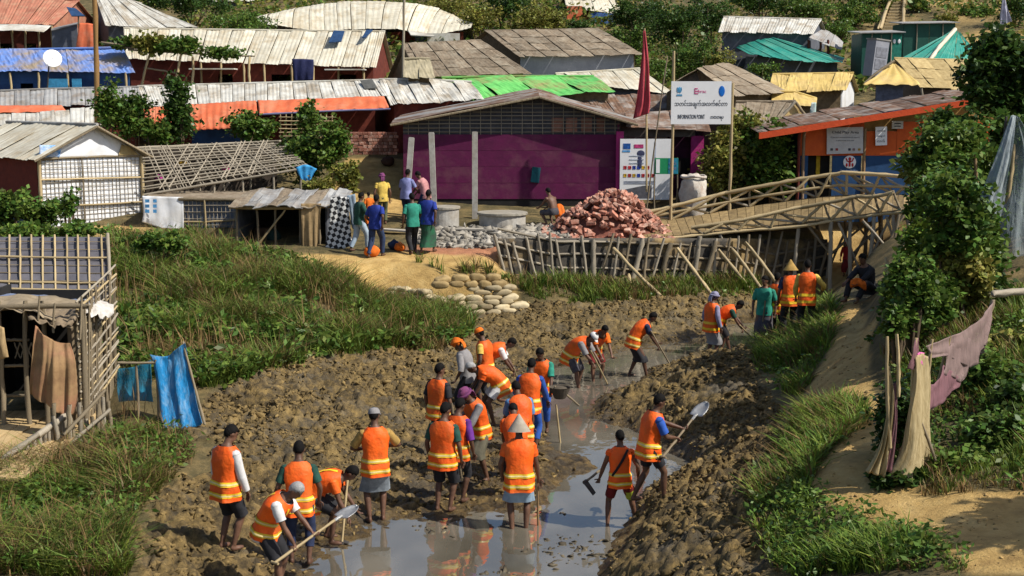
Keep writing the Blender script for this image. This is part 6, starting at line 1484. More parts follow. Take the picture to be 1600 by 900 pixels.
POSES = {
 'stand':  dict(bend=4, hands=((-.27,.05,.84),(.27,.06,.84)), feet=((-.10,0),(.10,.03))),
 'look':   dict(bend=10, hands=((-.26,.08,.86),(.26,.10,.86)), feet=((-.12,.02),(.12,-.04))),
 'walk':   dict(bend=6, hands=((-.25,.18,.92),(.25,-.10,.88)), feet=((-.08,-.24),(.08,.22))),
 'stoop':  dict(bend=38, hands=((-.12,.46,.72),(.16,.40,.80)), feet=((-.14,-.05),(.14,.10))),
 'dig':    dict(bend=66, hands=((-.10,.60,.46),(.12,.46,.60)), feet=((-.17,-.12),(.17,.10))),
 'bow':    dict(bend=88, hands=((-.14,.50,.24),(.16,.56,.30)), feet=((-.15,-.06),(.15,.06)), drop=.10),
 'crouch': dict(bend=42, hands=((-.12,.42,.52),(.15,.40,.50)), feet=((-.15,-.02),(.15,.06)), drop=.42),
 'sit':    dict(bend=26, hands=((-.15,.36,.44),(.15,.36,.44)), feet=((-.14,.34),(.14,.38)), drop=.58),
}
def person(label, px, py, h=1.63, yaw=0, pose='stand', group=None, seed=0, wear=None, hair='hair', hat=None, hatm=None, Y=None, sink=0.0, roll=0, **kw):
    w = dict(wear or {}); P = dict(POSES[pose]); P.update(kw)
    g = hit(px, py) if Y is None else at(px, py, Y)
    gz = surf(g.x, g.y) if Y is None else g.z
    gz = max(gz, -.14)-sink
    if kw.get('onz') is not None: gz = kw['onz']
    root = D.objects.new('person', None); COL.objects.link(root); root.empty_display_size = .3
    root.location = (g.x, g.y, gz); root.rotation_euler = (0, 0, R(yaw)); tag(root, label, 'person', group)
    s = h/1.70; r = random.Random(seed*13+5)
    V3 = lambda x, y, z: Vector((x, y, z))*s
    b = R(P['bend']); drop = P.get('drop', 0); tw = R(P.get('twist', 0))
    dirv = lambda a: Vector((0, math.sin(a), math.cos(a))); nrm = lambda a: Vector((0, math.cos(a), -math.sin(a)))
    pel = V3(P.get('px', 0), -.24*math.sin(min(b, 1.4)) - .25*drop, .90-drop-.02*math.sin(b))
    angs = [b*.35, b*.75, b*1.05, b*1.1]; segs = [.14, .18, .16, .05]
    sp = [pel]; 
    for a, l in zip(angs, segs): sp.append(sp[-1]+dirv(a)*l*s)
    ts = [0, .14, .32, .48, .53]
    X = Vector((1,0,0))
    def spine(t):
        """centre, side axis and front axis on the spine at t metres above the pelvis"""
        if t <= 0: return pel+(dirv(angs[0])*.75+Vector((0,0,.25)))*t*s, X, nrm(angs[0]*.8)
        for i in range(4):
            if t <= ts[i+1] or i == 3:
                u = (t-ts[i])/(ts[i+1]-ts[i]); c = sp[i].lerp(sp[i+1], u); a0 = angs[max(i-1,0)]; a = a0+(angs[i]-a0)*min(1, u)
                k = min(1, max(0, t/.48)); ax = Vector((math.cos(tw*k), math.sin(tw*k), 0)); n_ = nrm(a)
                n_ = (n_-ax*n_.dot(ax)).normalized()
                return c, ax, n_
    PROF = [(-.10,.150,.115),(0,.165,.120),(.10,.145,.105),(.20,.150,.110),(.34,.175,.120),(.43,.180,.112),(.50,.120,.090),(.55,.060,.062)]
    prof = lambda t: (np.interp(t, [p[0] for p in PROF], [p[1] for p in PROF]), np.interp(t, [p[0] for p in PROF], [p[2] for p in PROF]))
    body = MB()
    rg = []
    for t in (-.10,-.04,.0,.08,.16,.24,.34,.43,.48,.52,.56):
        c, ax, ay = spine(t); a_, d_ = prof(t); rg.append((c, ax, ay, a_*s, d_*s, 2.3, 0, 1, 0))
    loft(body, rg, 16, True, True)
    # head
    hb = b*.55+R(P.get('nod', 8)); hy = R(P.get('turn', 0))
    neck = spine(.53)[0]; hd = dirv(hb); hc = neck+hd*.175*s
    hf = (nrm(hb)*math.cos(hy)+(-X)*math.sin(hy)).normalized(); hx = hf.cross(hd).normalized()
    HR = Matrix((hx, hf, hd)).transposed()
    HL = lambda x, y, z: hc+HR @ (Vector((x, y, z))*s)
    body.tube([spine(.46)[0], neck+hd*.03*s, hc-hd*.03*s], [.065*s, .054*s, .052*s], 10)
    body.ell(hc+hd*.015*s, (.073*s, .092*s, .103*s), 14, 10, HR)
    body.ell(HL(0,.035,-.062), (.052*s,.052*s,.055*s), 10, 8, HR)
    body.ell(HL(0,.095,-.020), (.014*s,.020*s,.026*s), 8, 6, HR); body.ell(HL(0,.085,-.07), (.026*s,.014*s,.012*s), 8, 6, HR)
    body.ell(HL(0,.082,.03), (.052*s,.018*s,.014*s), 8, 6, HR)
    for sd in (-1, 1): body.ell(HL(sd*.074,.0,-.008), (.013*s,.022*s,.032*s), 8, 6, HR)
    # legs
    legs = []
    for i, sd in enumerate((-1, 1)):
        hip = pel+V3(sd*.088, 0, -.02); ft = P['feet'][i]; fz = P.get('feetz', (0,0))[i]
        ank = V3(ft[0], ft[1]-.03, .085+fz)
        kn, ank = two_bone(hip, ank, .43*s, .415*s, (sd*.22, 1, .1)); legs.append((hip, kn, ank))
        body.tube([hip+V3(0,0,.03), hip.lerp(kn, .35), kn], [.088*s, .080*s, .054*s], 10); body.ell(kn, (.055*s,)*3, 8, 6)
        body.tube([kn, kn.lerp(ank, .3)+V3(0,-.012,0), ank], [.052*s, .056*s, .034*s], 10)
        fy = R(P.get('footyaw', (8,-8))[i]); fd = Vector((-math.sin(fy), math.cos(fy), 0))
        body.ell(ank+fd*.055*s+V3(0,0,-.052), (.044*s,.115*s,.036*s), 10, 7, Matrix.Rotation(fy, 3, 'Z')); body.ell(ank+V3(0,-.012,-.04), (.036*s,.045*s,.045*s), 8, 6)
    # arms
    arms = []; fing = MB()
    for i, sd in enumerate((-1, 1)):
        c, ax, ay = spine(.445); sh = c+ax*sd*.178*s; tg = Vector(P['hands'][i])*s
        up = spine(.53)[0]-c
        el, wr = two_bone(sh, tg, .285*s, .25*s, P.get('elbow', (sd*.7, -.8, -.3)) if i == 0 or 'elbow2' not in P else P['elbow2']); arms.append((sh, el, wr))
        body.ell(sh, (.062*s,)*3, 8, 6); body.tube([sh, sh.lerp(el, .5), el], [.056*s, .048*s, .039*s], 10); body.ell(el, (.040*s,)*3, 8, 6)
        body.tube([el, el.lerp(wr, .3), wr], [.039*s, .041*s, .026*s], 10)
        fd = (wr-el).normalized(); gp = P.get('grip', pose in ('dig','stoop','crouch'))
        pn = fd.cross(Vector((sd,0,0))); pn = pn.normalized() if pn.length > .1 else Vector((0,1,0)); sw = pn.cross(fd).normalized()
        HM = Matrix((sw, pn, fd)).transposed()
        body.ell(wr+fd*.045*s, (.040*s,.017*s,.052*s), 10, 7, HM)
        kc = wr+fd*.085*s; cu = 1.35 if gp else .45
        for k, ln in enumerate((.066,.075,.07,.055)):
            o = kc+sw*(.030-.020*k)*s; q = [o-fd*.012*s]; a = .15
            for f_ in (.45,.32,.23):
                a += cu*(.6 if f_ > .4 else .7); q.append(q[-1]+(fd*math.cos(a)+pn*math.sin(a))*ln*f_*1.2*s)
            fing.tube(q, [.0095*s,.009*s,.008*s,.0065*s], 6)
        tb = wr+fd*.03*s+sw*.034*s; fing.tube([tb-sw*.012*s, tb+(fd*.5+sw*.7+pn*.3)*.03*s, tb+(fd*.9+sw*.55+pn*.7)*.052*s], [.012*s,.0105*s,.008*s], 6)
    ob = D.objects.new('body', body.me('body', SKIN, True)); COL.objects.link(ob)
    m1 = ob.modifiers.new('r', 'REMESH'); m1.mode = 'VOXEL'; m1.voxel_size = (.0165 if py > 600 else .019)*s; m1.use_smooth_shade = True
    m2 = ob.modifiers.new('s', 'SMOOTH'); m2.factor = .5; m2.iterations = 3
    BODIES.append((ob, root, fing))
    for sd in (-1, 1):
        e = link('eye', EYE_ME, root); e.matrix_basis = Matrix.Translation(HL(sd*.031,.088,.010)) @ HR.to_4x4() @ Matrix.Scale(s, 4)
    # ---- clothes
    ph = r.uniform(0, 6); slack = r.uniform(-.004, .016)
    def torso(name, m, t0, t1, ez, neckr, fa, hem=1.0, n=26):
        mb = MB(); rg = []
        T = [t0, t0+.02]+[t0+.02+(t1-t0-.02)*k/9 for k in range(1, 10)]
        for k, t in enumerate(T):
            c, ax, ay = spine(t); a_, d_ = prof(max(t, -.1)); g_ = max(0, (.12-t)/.3)
            sag = Vector((0,0,-1))*.05*s*math.sin(b)*max(0, 1-t/.5)*hem
            wide = 1.0
            if t > .40: a_ = a_+.030*(1-(t-.40)/.16) if t < .5 else a_+.006
            rg.append((c+sag*(.6), ax, ay, (a_+ez+slack+.022*g_*hem)*s, (d_+ez*.9+slack+.025*g_*hem+.02*math.sin(b)*hem)*s, 2.5, fa*(.5+g_), 5, ph+t*5))
        loft(mb, rg, n)
        for p in mb.v: p += Vector((math.sin(p.z*31/s+p.y*17+ph), math.sin(p.z*27/s+p.x*21+ph*2), .4*math.sin(p.x*33+p.y*25+ph)))*.0055*s
        return mb.obj(name, m, root, True)
    def sleeve(mb, arm, l0, l1, r0, r1):
        sh, el, wr = arm; tot = .535; pts = []
        for k in range(6):
            d_ = (l0+(l1-l0)*k/5)*tot
            pts.append(sh.lerp(el, d_/.285) if d_ < .285 else el.lerp(wr, (d_-.285)/.25))
        mb.tube(pts, [(r0+(r1-r0)*k/5)*s*(1+.05*math.sin(k*2.1+ph)) for k in range(6)], 10, False)
    if 'shirt' in w:
        mb_o = torso('shirt', w['shirt'], w.get('hem', -.12), .535, .020 if 'vest' not in w else .010, 1, .03, .7)
        sl = w.get('sleeve', .38)
        for a in arms:
            mb = MB(); sleeve(mb, a, .0, sl, .075, .052 if sl > .6 else .066)
            sh = a[0]; n_ = (a[1]-a[0]).normalized(); mb.tube([sh-n_*.055*s, sh-n_*.03*s, sh+n_*.01*s], [.03*s,.062*s,.075*s], 10, True)
            mb.obj('sleeve', w['shirt'], root, True)
    if 'vest' in w:
        vm = w['vest']; t0 = w.get('vhem', -.17)+r.uniform(-.035,.03)
        v_ = torso('vest', vm, t0, .545, .030, 1, .07, 1.1, 36)
        def band(ta, tb, m, e, nm):
            mb = MB(); rg = []
            for t in np.linspace(ta, tb, 3):
                c, ax, ay = spine(t); a_, d_ = prof(max(t, -.1)); g_ = max(0, (.12-t)/.3); sag = Vector((0,0,-1))*.05*s*math.sin(b)*max(0, 1-t/.5)*1.1
                rg.append((c+sag*.6, ax, ay, (a_+.030+slack+.022*g_*1.1+e)*s, (d_+.030*.9+slack+.025*g_*1.1+.02*math.sin(b)*1.1+e)*s, 2.5, .07*(.5+g_), 5, ph+t*5))
            loft(mb, rg, 36)
            for p in mb.v: p += Vector((math.sin(p.z*31/s+p.y*17+ph), math.sin(p.z*27/s+p.x*21+ph*2), .4*math.sin(p.x*33+p.y*25+ph)))*.0055*s
            o = D.objects.new(nm, mb.me(nm, m, True)); COL.objects.link(o); o.parent = v_
        for tc_ in (t0+.085, t0+.235):
            band(tc_-.030, tc_+.030, TAPE, .007, 'reflective_stripe')
            if py > 560: band(tc_-.011, tc_+.011, TAPEP, .0105, 'stripe_centre')
        if w.get('vstripe'):
            for sx in (-1, 1):
                for sy in (-1, 1):
                    mb = MB(); A = []; B = []
                    for t in np.linspace(t0+.26, .50, 7):
                        c, ax, ay = spine(t); a_, d_ = prof(t)
                        for lst, off in ((A, .055), (B, .095)):
                            xx = off/(a_+.03); yy = (1-min(.95, xx)**2.5)**(1/2.5)
                            lst.append(c+ax*sx*off*s+ay*sy*((d_+.036+.02*math.sin(b))*yy+.008)*s)
                    k = len(A); mb.v = A+B; mb.f = [(i, i+1, k+i+1, k+i) for i in range(k-1)]
                    o = D.objects.new('shoulder_stripe', mb.me('shoulder_stripe', TAPE, True)); COL.objects.link(o); o.parent = v_
    lm = w.get('lower'); kind = w.get('kind', 'shorts')
    if lm is not None:
        mb = MB(); rg = []
        if kind == 'lungi':
            zl = w.get('len', .30)*s
            cs = [spine(.10), spine(.02), spine(-.06)]
            for (c, ax, ay), (a_, d_) in zip(cs, ((.165,.125),(.185,.145),(.195,.155))): rg.append((c, ax, ay, a_*s, d_*s, 2.3, .02, 7, ph))
            top = cs[2][0]; 
            for k in range(1, 9):
                t = k/8; z = top.z*(1-t)+zl*t
                pts = []
                for (hp, kn, an) in legs:
                    if z > kn.z: u = (hp.z-z)/max(.01, hp.z-kn.z); pts.append(hp.lerp(kn, min(1, max(0, u))))
                    else: u = (kn.z-z)/max(.01, kn.z-an.z); pts.append(kn.lerp(an, min(1, max(0, u))))
                m_ = (pts[0]+pts[1])/2; c = Vector((m_.x, top.y*(1-t)**2+m_.y*(1-(1-t)**2), z)); dx = abs(pts[0].x-pts[1].x)/2; dy = abs(pts[0].y-pts[1].y)/2
                ay = (cs[2][2]*(1-t)+Vector((0,1,0))*t).normalized(); ay = Vector((0, ay.y, ay.z*.5)).normalized()
                rg.append((c, X, ay, max(.17*s, dx+.092*s)+.012*s*t, max(.135*s, dy+.095*s)+.012*s*t, 2.2, .03+.05*t, 6, ph+t*1.2))
            loft(mb, rg, 36)
        else:
            for t, a_, d_ in ((.10,.158,.122),(.02,.178,.138),(-.06,.178,.140),(-.11,.15,.12)):
                c, ax, ay = spine(t); rg.append((c, ax, ay, a_*s, d_*s, 2.3, .015, 5, ph))
            loft(mb, rg, 20, False, True)
            ln = w.get('len', .95)
            for (hp, kn, an) in legs:
                tot = .845; pts = []; rr = []
                for k in range(9):
                    d_ = ln*k/8*(.845 if kind == 'trousers' else .43)
                    pts.append(hp.lerp(kn, d_/.43) if d_ <= .43 else kn.lerp(an, (d_-.43)/.415)); t = k/8
                    rr.append((.110-.022*t if kind == 'shorts' else .110-.050*t)*s*(1+.04*math.sin(k*2.4+ph)))
                pts[0] = pts[0]+V3(0,0,.03); mb.tube(pts, rr, 12, False)
            if w.get('flash'):
                pass
        lo = mb.obj(kind if kind != 'shorts' else 'shorts', lm, root, True)
        if w.get('flash'):
            hp, kn, an = legs[1]; o = MB().tube([hp.lerp(kn,.55), hp.lerp(kn,.96)], [.102*s,.094*s], 12, False).me('side_panel', w['flash'], True)
            o2 = D.objects.new('side_panel', o); COL.objects.link(o2); o2.parent = lo; o2.location = Vector((.012,-.004,0))
    # ---- hair and headwear
    hm = {'hair': HAIR, 'grey': HAIRG}.get(hair)
    if hm is not None:
        mb = MB().ell((0,0,0), (.080*s,.099*s,.111*s), 18, 12)
        keep_f = []
        for q in mb.f:
            c = sum((mb.v[i] for i in q), Vector())/4/s
            if c.z*.9 - c.y*.75 > -.018 and not (c.z < -.075): keep_f.append(q)
        us = sorted({i for q in keep_f for i in q}); mp_ = {i: k for k, i in enumerate(us)}
        vv = [hc+hd*.018*s+HR @ (mb.v[i]*(1+r.uniform(-.02,.03))) for i in us]; ff = [tuple(mp_[i] for i in q) for q in keep_f]
        vv, ff = thick(vv, ff, .012*s); link('hair', mesh('hair', vv, ff, hm, True), root)
    if hat == 'cap':
        mb = MB(); b0 = 0; n = 18; rings_ = [(.025,.086,.106),(.055,.086,.104),(.085,.076,.092),(.112,.052,.064),(.124,.012,.014)]
        for z, a_, d_ in rings_: mb.v += [HL(a_*math.cos(2*math.pi*i/n), d_*math.sin(2*math.pi*i/n), z) for i in range(n)]
        mb.f = [(j*n+i, j*n+(i+1)%n, (j+1)*n+(i+1)%n, (j+1)*n+i) for j in range(len(rings_)-1) for i in range(n)]+[tuple((len(rings_)-1)*n+i for i in range(n))]
        c_ = mb.obj('cap', hatm, root, True)
        br = [HL(x*.07, .088+.012-.02*abs(x), .028) for x in (-1,-.5,0,.5,1)]+[HL(x*.06, .165-.035*abs(x), .012) for x in (-1,-.5,0,.5,1)]
        vv, ff = thick(br, [(i, i+1, i+6, i+5) for i in range(4)], .006); o = D.objects.new('brim', mesh('brim', vv, ff, hatm, True)); COL.objects.link(o); o.parent = c_
    elif hat == 'scarf':
        mb = MB().ell(hc+hd*.035*s, (.098*s,.118*s,.100*s), 18, 10, HR)
        for p in mb.v: p += (p-hc).normalized()*.010*s*math.sin(p.x*90/s*.6+p.z*70/s*.6+ph)
        c_ = mb.obj('head_scarf', hatm, root, True)
        ring = [HL(.098*math.cos(a), .116*math.sin(a), .030+.022*math.sin(a)) for a in np.linspace(0, 6.283, 22)]
        o = D.objects.new('wrapped_band', MB().tube(ring, .024*s, 8).me('wrapped_band', hatm, True)); COL.objects.link(o); o.parent = c_
        tail = [[HL(-.05,-.10,.03), HL(.05,-.10,.03)], [HL(-.065,-.12,-.06), HL(.065,-.12,-.06)], [HL(-.06,-.10,-.16), HL(.07,-.10,-.15)]]
        vv, ff = patch(tail, 8, 8, .012, 2, seed, .004); vv, ff = thick(vv, ff, .008); o = D.objects.new('scarf_tail', mesh('scarf_tail', vv, ff, hatm, True)); COL.objects.link(o); o.parent = c_
    elif hat == 'cone':
        mb = MB(); n = 24
        for z, q in ((.20,.01),(.17,.03),(.06,.10),(-.04,.165),(-.05,.17)): mb.v += [HL(q*math.cos(2*math.pi*i/n)*(1+.02*math.sin(i*2)), q*math.sin(2*math.pi*i/n), z) for i in range(n)]
        mb.f = [tuple(range(n))]+[(j*n+i, (j+1)*n+i, (j+1)*n+(i+1)%n, j*n+(i+1)%n) for j in range(4) for i in range(n)]
        mb.obj('cone_hat', hatm, root, True)
    if 'strap' in w:
        pts = []
        for t in np.linspace(0, 1, 10):
            c, ax, ay = spine(.06+.44*t); a_, d_ = prof(.06+.44*t); x = -.15+.26*t
            yy = math.sqrt(max(.05, 1-(x/(a_+.04))**2)); pts.append(c+ax*x*s-ay*(d_+.045)*yy*s)
        MB().tube(pts, .022*s, 6).obj('strap', w['strap'], root, True)
    M = root.matrix_basis.copy(); M = Matrix.Translation(root.location) @ Matrix.Rotation(R(yaw), 4, 'Z')
    return dict(root=root, hands=[M @ (a[2]+(a[2]-a[1]).normalized()*.06*s) for a in arms], M=M, s=s, loc=Vector((g.x, g.y, gz)), head=M @ hc)

# colours of clothes
BLK = fab('black', (.022,.022,.026)); NAVY = fab('navy', (.02,.03,.075)); DGREEN = fab('dark_green', (.02,.075,.055)); WHT = fab('white', (.62,.61,.6), (.5,.49,.48))
GRY = fab('grey', (.26,.25,.25), (.18,.17,.17)); TEALS = fab('teal', (.03,.27,.19)); BLUE = fab('blue', (.03,.10,.42)); ROYAL = fab('royal', (.018,.04,.27)); SKYB = fab('sky', (.10,.26,.52))
PURP = fab('purple', (.14,.03,.26)); YEL = fab('yellow', (.72,.50,.10)); MAR = fab('maroon', (.17,.014,.014)); LUNG = fab('grey_lungi', (.24,.27,.30), (.12,.14,.16)); LUNGB = fab('blue_lungi', (.27,.37,.47), (.2,.28,.37))
OLIVE = fab('olive', (.11,.12,.06)); JEANS = fab('jeans', (.025,.045,.11)); LJEANS = fab('pale_jeans', (.36,.45,.54), (.27,.34,.42)); PINKS = fab('pink', (.48,.22,.22)); LILAC = fab('lilac', (.24,.26,.50)); GLUNG = fab('green_lungi', (.015,.11,.05), (.03,.05,.04))
OSC = fab('orange_scarf', (.80,.17,.01)); PLUM = fab('plum', (.09,.02,.09), (.2,.05,.12)); LAV = fab('lavender', (.27,.26,.38)); LIME = fab('lime', (.55,.62,.06)); TANH = fab('tan', (.42,.26,.07)); DKLUNG = fab('dark_lungi', (.035,.035,.05), (.09,.08,.08)); MOLIVE = fab('muddy_olive', (.12,.11,.075)); ORG = fab('orange_cloth', (.75,.16,.012)); RED = fab('red', (.4,.02,.02)); CONE = fab('grey_cone', (.35,.31,.25), (.26,.22,.17))
G_W = 'workers in orange vests along the creek'; G_T = 'people in everyday clothes on the terrace'
V = VEST
def W_(**k): d = dict(vest=V); d.update(k); return d
PPL = {}
def pp(key, *a, **k): PPL[key] = person(*a, **k)
pp('man_white', 'man in orange vest with white long sleeves standing alone at the lower left', 358, 866, 1.64, -38, 'stand', G_W, 1, W_(shirt=WHT, sleeve=.98, lower=BLK, kind='shorts', len=1.0), nod=24, turn=-18, hands=((-.22,.10,.84),(.24,.14,.80)))
pp('green_sleeve', 'man in orange vest and dark green sleeves seen from behind above the white haired man', 470, 884, 1.62, 4, 'look', G_W, 2, W_(shirt=DGREEN, lower=NAVY, kind='trousers', len=.8), nod=20)
pp('old_man', 'white haired man in white T-shirt stooping with a shovel at the bottom edge', 437, 932, 1.6, -104, 'stoop', G_W, 3, W_(shirt=WHT, lower=BLK, kind='shorts', len=1.0, vhem=-.10, vstripe=1), hair='grey', bend=44, nod=26, hands=((-.12,.52,.72),(.16,.30,.74)), feet=((-.16,-.05),(.14,.12)))
pp('bow_man', 'man bent double with striped vest beside the lungi man, head down', 518, 850, 1.6, -92, 'bow', G_W, 4, W_(shirt=V, sleeve=.3, lower=BLK, kind='shorts', len=.9, vstripe=1), bend=82, hands=((-.16,.44,.26),(.22,.34,.30)), drop=.16, nod=10)
pp('cap_man', 'man in grey cap and grey lungi with folded arms facing away', 588, 815, 1.66, 14, 'stand', G_W, 5, W_(shirt=TANH, sleeve=.45, lower=LUNG, kind='lungi', len=.46), hat='cap', hatm=GRY, turn=-30, nod=14, hands=((-.16,.26,1.05),(.20,.26,1.08)), elbow=(-.9,-.3,-.4), elbow2=(.9,-.3,-.4))
pp('black_shorts', 'man in orange vest and long black shorts standing in front of the purple sleeved worker', 694, 801, 1.62, -22, 'stand', G_W, 6, W_(shirt=DGREEN, sleeve=.4, lower=BLK, kind='shorts', len=1.05), turn=-20, nod=18)
pp('purple_sleeve', 'worker with purple sleeves half hidden behind the man in black shorts', 715, 782, 1.58, -30, 'stand', G_W, 7, W_(shirt=PURP, sleeve=.55, lower=BLK, kind='trousers', len=.6), nod=24, turn=-10)
pp('plum_scarf', 'worker in plum head scarf with striped vest facing left and stooping over a hoe', 742, 746, 1.58, 128, 'stoop', G_W, 8, W_(shirt=GRY, sleeve=.9, lower=MOLIVE, kind='lungi', len=.42), hat='scarf', hatm=PLUM, bend=26, nod=28, hands=((-.10,.36,.80),(.16,.36,.92)), feet=((-.24,-.05),(.10,.12)))
pp('white_short', 'bent worker in white shorts with bright striped back, grey headed, facing left', 762, 664, 1.6, 100, 'bow', G_W, 9, W_(shirt=V, sleeve=.2, lower=WHT, kind='shorts', len=.75), hair='grey', bend=80, drop=.05)
pp('black_sleeve', 'man in orange vest with black sleeves standing at the left of the crowd', 686, 716, 1.58, -36, 'stand', G_W, 10, W_(shirt=BLK, sleeve=.42, lower=BLK, kind='trousers', len=.8), turn=-24, nod=6)
pp('orange_turban', 'worker in orange head scarf and pale grey shirt without a vest', 726, 652, 1.56, 72, 'look', G_W, 11, dict(shirt=GRY, sleeve=.6, lower=BLK, kind='trousers'), hat='scarf', hatm=OSC, nod=25, bend=18)
pp('orange_cap', 'worker in orange cap with yellow sleeve facing left behind the bent backs', 757, 640, 1.62, 68, 'look', G_W, 12, W_(shirt=YEL, sleeve=.3, lower=BLK, kind='trousers', len=.7), hat='cap', hatm=OSC, nod=22, bend=8)
pp('white_sleeve_bow', 'dark haired worker with white sleeve bending low to the right near the water', 776, 632, 1.56, -92, 'dig', G_W, 13, W_(shirt=WHT, sleeve=.4, lower=BLK, kind='trousers', len=.7), bend=74, hands=((-.10,.50,.46),(.14,.44,.52)))
pp('green_collar', 'worker in green collar facing the camera at the top of the crowd', 845, 676, 1.6, 168, 'look', G_W, 14, W_(shirt=TEALS, sleeve=.45, lower=BLUE, kind='trousers', len=.8), nod=26, hands=((-.24,.28,.84),(.18,.10,.85)))
pp('blue_shirt', 'worker in bright blue shirt under the vest seen from behind in the crowd', 828, 706, 1.6, -14, 'look', G_W, 15, W_(shirt=BLUE, sleeve=.9, lower=BLUE, kind='trousers', len=.8), nod=20, bend=12, hands=((-.2,.2,.9),(.26,.30,.86)))
pp('sky_sleeve', 'stooping worker with sky blue sleeve beside the muddy basket', 812, 746, 1.58, 20, 'stoop', G_W, 16, W_(shirt=SKYB, sleeve=.45, lower=BLK, kind='trousers', len=.7), bend=24, nod=25, hands=((-.2,.3,.78),(.30,.16,.74)))
pp('black_head', 'black haired worker hunched just behind the cone hat man', 805, 774, 1.54, 8, 'stoop', G_W, 17, W_(shirt=V, sleeve=.35, lower=BLK, kind='trousers', len=.7), bend=30, nod=40, hands=((-.14,.36,.8),(.14,.36,.8)))
pp('cone_man', 'man in grey cone hat and pale blue lungi standing in the water with a stick', 811, 826, 1.66, 2, 'stand', G_W, 18, W_(shirt=V, sleeve=.3, lower=LUNGB, kind='lungi', len=.50), hat='cone', hatm=CONE, nod=2, bend=10, hands=((-.24,.10,.85),(.29,.10,.82)))
pp('maroon_boy', 'boy in maroon shorts with a dark shoulder strap wading with legs apart', 968, 818, 1.42, 4, 'stand', G_W, 19, W_(shirt=V, sleeve=.1, lower=MAR, kind='shorts', len=.8, flash=LIME, strap=BLK), feet=((-.22,-.04),(.32,.26)), turn=12, nod=14, hands=((-.34,.14,.84),(.33,.08,.86)))
pp('shovel_man', 'man in teal sleeved shirt throwing a shovel of mud to the right bank', 1018, 797, 1.56, -72, 'look', G_W, 20, W_(shirt=BLUE, sleeve=.42, lower=BLK, kind='shorts', len=.72), bend=14, nod=12, hands=((-.02,.52,1.12),(.10,.34,1.02)), feet=((-.16,-.20),(.12,.18)), grip=True)
pp('white_cap_dig', 'worker in white cap bending over a hoe in mid stream', 906, 604, 1.62, -118, 'dig', G_W, 21, W_(shirt=GRY, sleeve=.5, lower=DKLUNG, kind='shorts', len=1.0), hat='cap', hatm=WHT, bend=72)
pp('hunch_vest', 'worker hunched in a vest just behind the white capped digger', 934, 594, 1.56, -150, 'dig', G_W, 22, W_(shirt=ORG, sleeve=.4, lower=MAR, kind='shorts', len=.9), bend=58, vhem=-.2)
pp('black_lungi', 'worker in black lungi leaning forward with a hoe at the far bend of the water', 1002, 588, 1.62, -84, 'stoop', G_W, 23, W_(shirt=NAVY, sleeve=.35, lower=BLK, kind='lungi', len=.40), bend=52, hands=((-.10,.52,.66),(.14,.40,.66)), feet=((-.14,-.22),(.14,.12)))
pp('lavender_cap', 'worker in lavender cap and long grey sleeves standing in the far shallows', 1111, 553, 1.62, -58, 'stand', G_W, 24, W_(shirt=LAV, sleeve=.95, lower=GRY, kind='lungi', len=.40), hat='scarf', hatm=LAV, nod=18)
pp('far_dig', 'bareheaded worker bending with a hoe beside the lavender capped one', 1136, 549, 1.58, -98, 'dig', G_W, 25, W_(shirt=DGREEN, sleeve=.35, lower=BLK, kind='shorts', len=1.0), bend=68, hands=((-.10,.62,.40),(.12,.52,.42)))
pp('teal_woman', 'person in plain teal shirt and dark patterned lungi facing the creek', 1193, 538, 1.56, 158, 'stand', G_W, 26, dict(shirt=TEALS, sleeve=.42, lower=DKLUNG, kind='lungi', len=.16), turn=-14)
pp('hidden_vest', 'worker in a vest half hidden behind the person in teal', 1211, 532, 1.5, -40, 'stand', G_W, 27, W_(shirt=ORG, sleeve=.5, lower=BLK, kind='trousers', len=.8))
pp('tan_hat', 'worker in tan hat seen from behind under the bridge', 1233, 528, 1.6, 6, 'stand', G_W, 28, W_(shirt=NAVY, sleeve=.4, lower=BLK, kind='trousers', len=.8), hat='cone', hatm=TANH, nod=4)
pp('yellow_tool', 'bareheaded worker with yellow sleeve beside the one in the tan hat', 1259, 524, 1.56, -10, 'stand', G_W, 29, W_(shirt=YEL, sleeve=.85, lower=BLK, kind='trousers', len=.8), hands=((-.24,.1,.84),(.34,.16,1.02)))
pp('sitter', 'person in dark clothes with an orange bundle sitting on the path under the bridge', 1345, 473, 1.6, 128, 'sit', None, 30, dict(shirt=BLK, sleeve=.8, lower=BLK, kind='trousers'), drop=.60)
pp('red_scarf', 'child in red head scarf standing in the shade under the bridge', 1322, 432, 1.05, 150, 'stand', None, 31, dict(shirt=RED, sleeve=.8, lower=MAR, kind='lungi', len=.2), hat='scarf', hatm=RED)
# terrace
pp('t_green', 'man in dark green shirt and pale jeans walking beside the checked blanket', 563, 392, 1.62, -58, 'walk', G_T, 32, dict(shirt=DGREEN, sleeve=.8, lower=LJEANS, kind='trousers', len=.95), hands=((-.1,.40,1.1),(.22,.30,1.0)))
pp('t_blue', 'man in blue T-shirt and jeans walking before the orange dressed child', 588, 401, 1.68, -24, 'walk', G_T, 33, dict(shirt=ROYAL, sleeve=.4, lower=JEANS, kind='trousers', len=.98))
pp('t_teal', 'man in teal T-shirt and black trousers walking at the centre of the terrace', 645, 397, 1.66, 24, 'stand', G_T, 34, dict(shirt=TEALS, sleeve=.4, lower=BLK, kind='trousers', len=.98), feet=((-.08,-.1),(.08,.1)))
pp('t_lungi', 'man in royal blue shirt and green lungi walking right behind the teal one', 669, 396, 1.72, -22, 'walk', G_T, 35, dict(shirt=ROYAL, sleeve=.42, lower=GLUNG, kind='lungi', len=.16))
pp('t_yellow', 'person in maroon head scarf with yellow shirt and olive trousers', 598, 350, 1.55, 20, 'stand', G_T, 36, dict(shirt=YEL, sleeve=.25, lower=OLIVE, kind='trousers', len=.95), hat='scarf', hatm=PLUM)
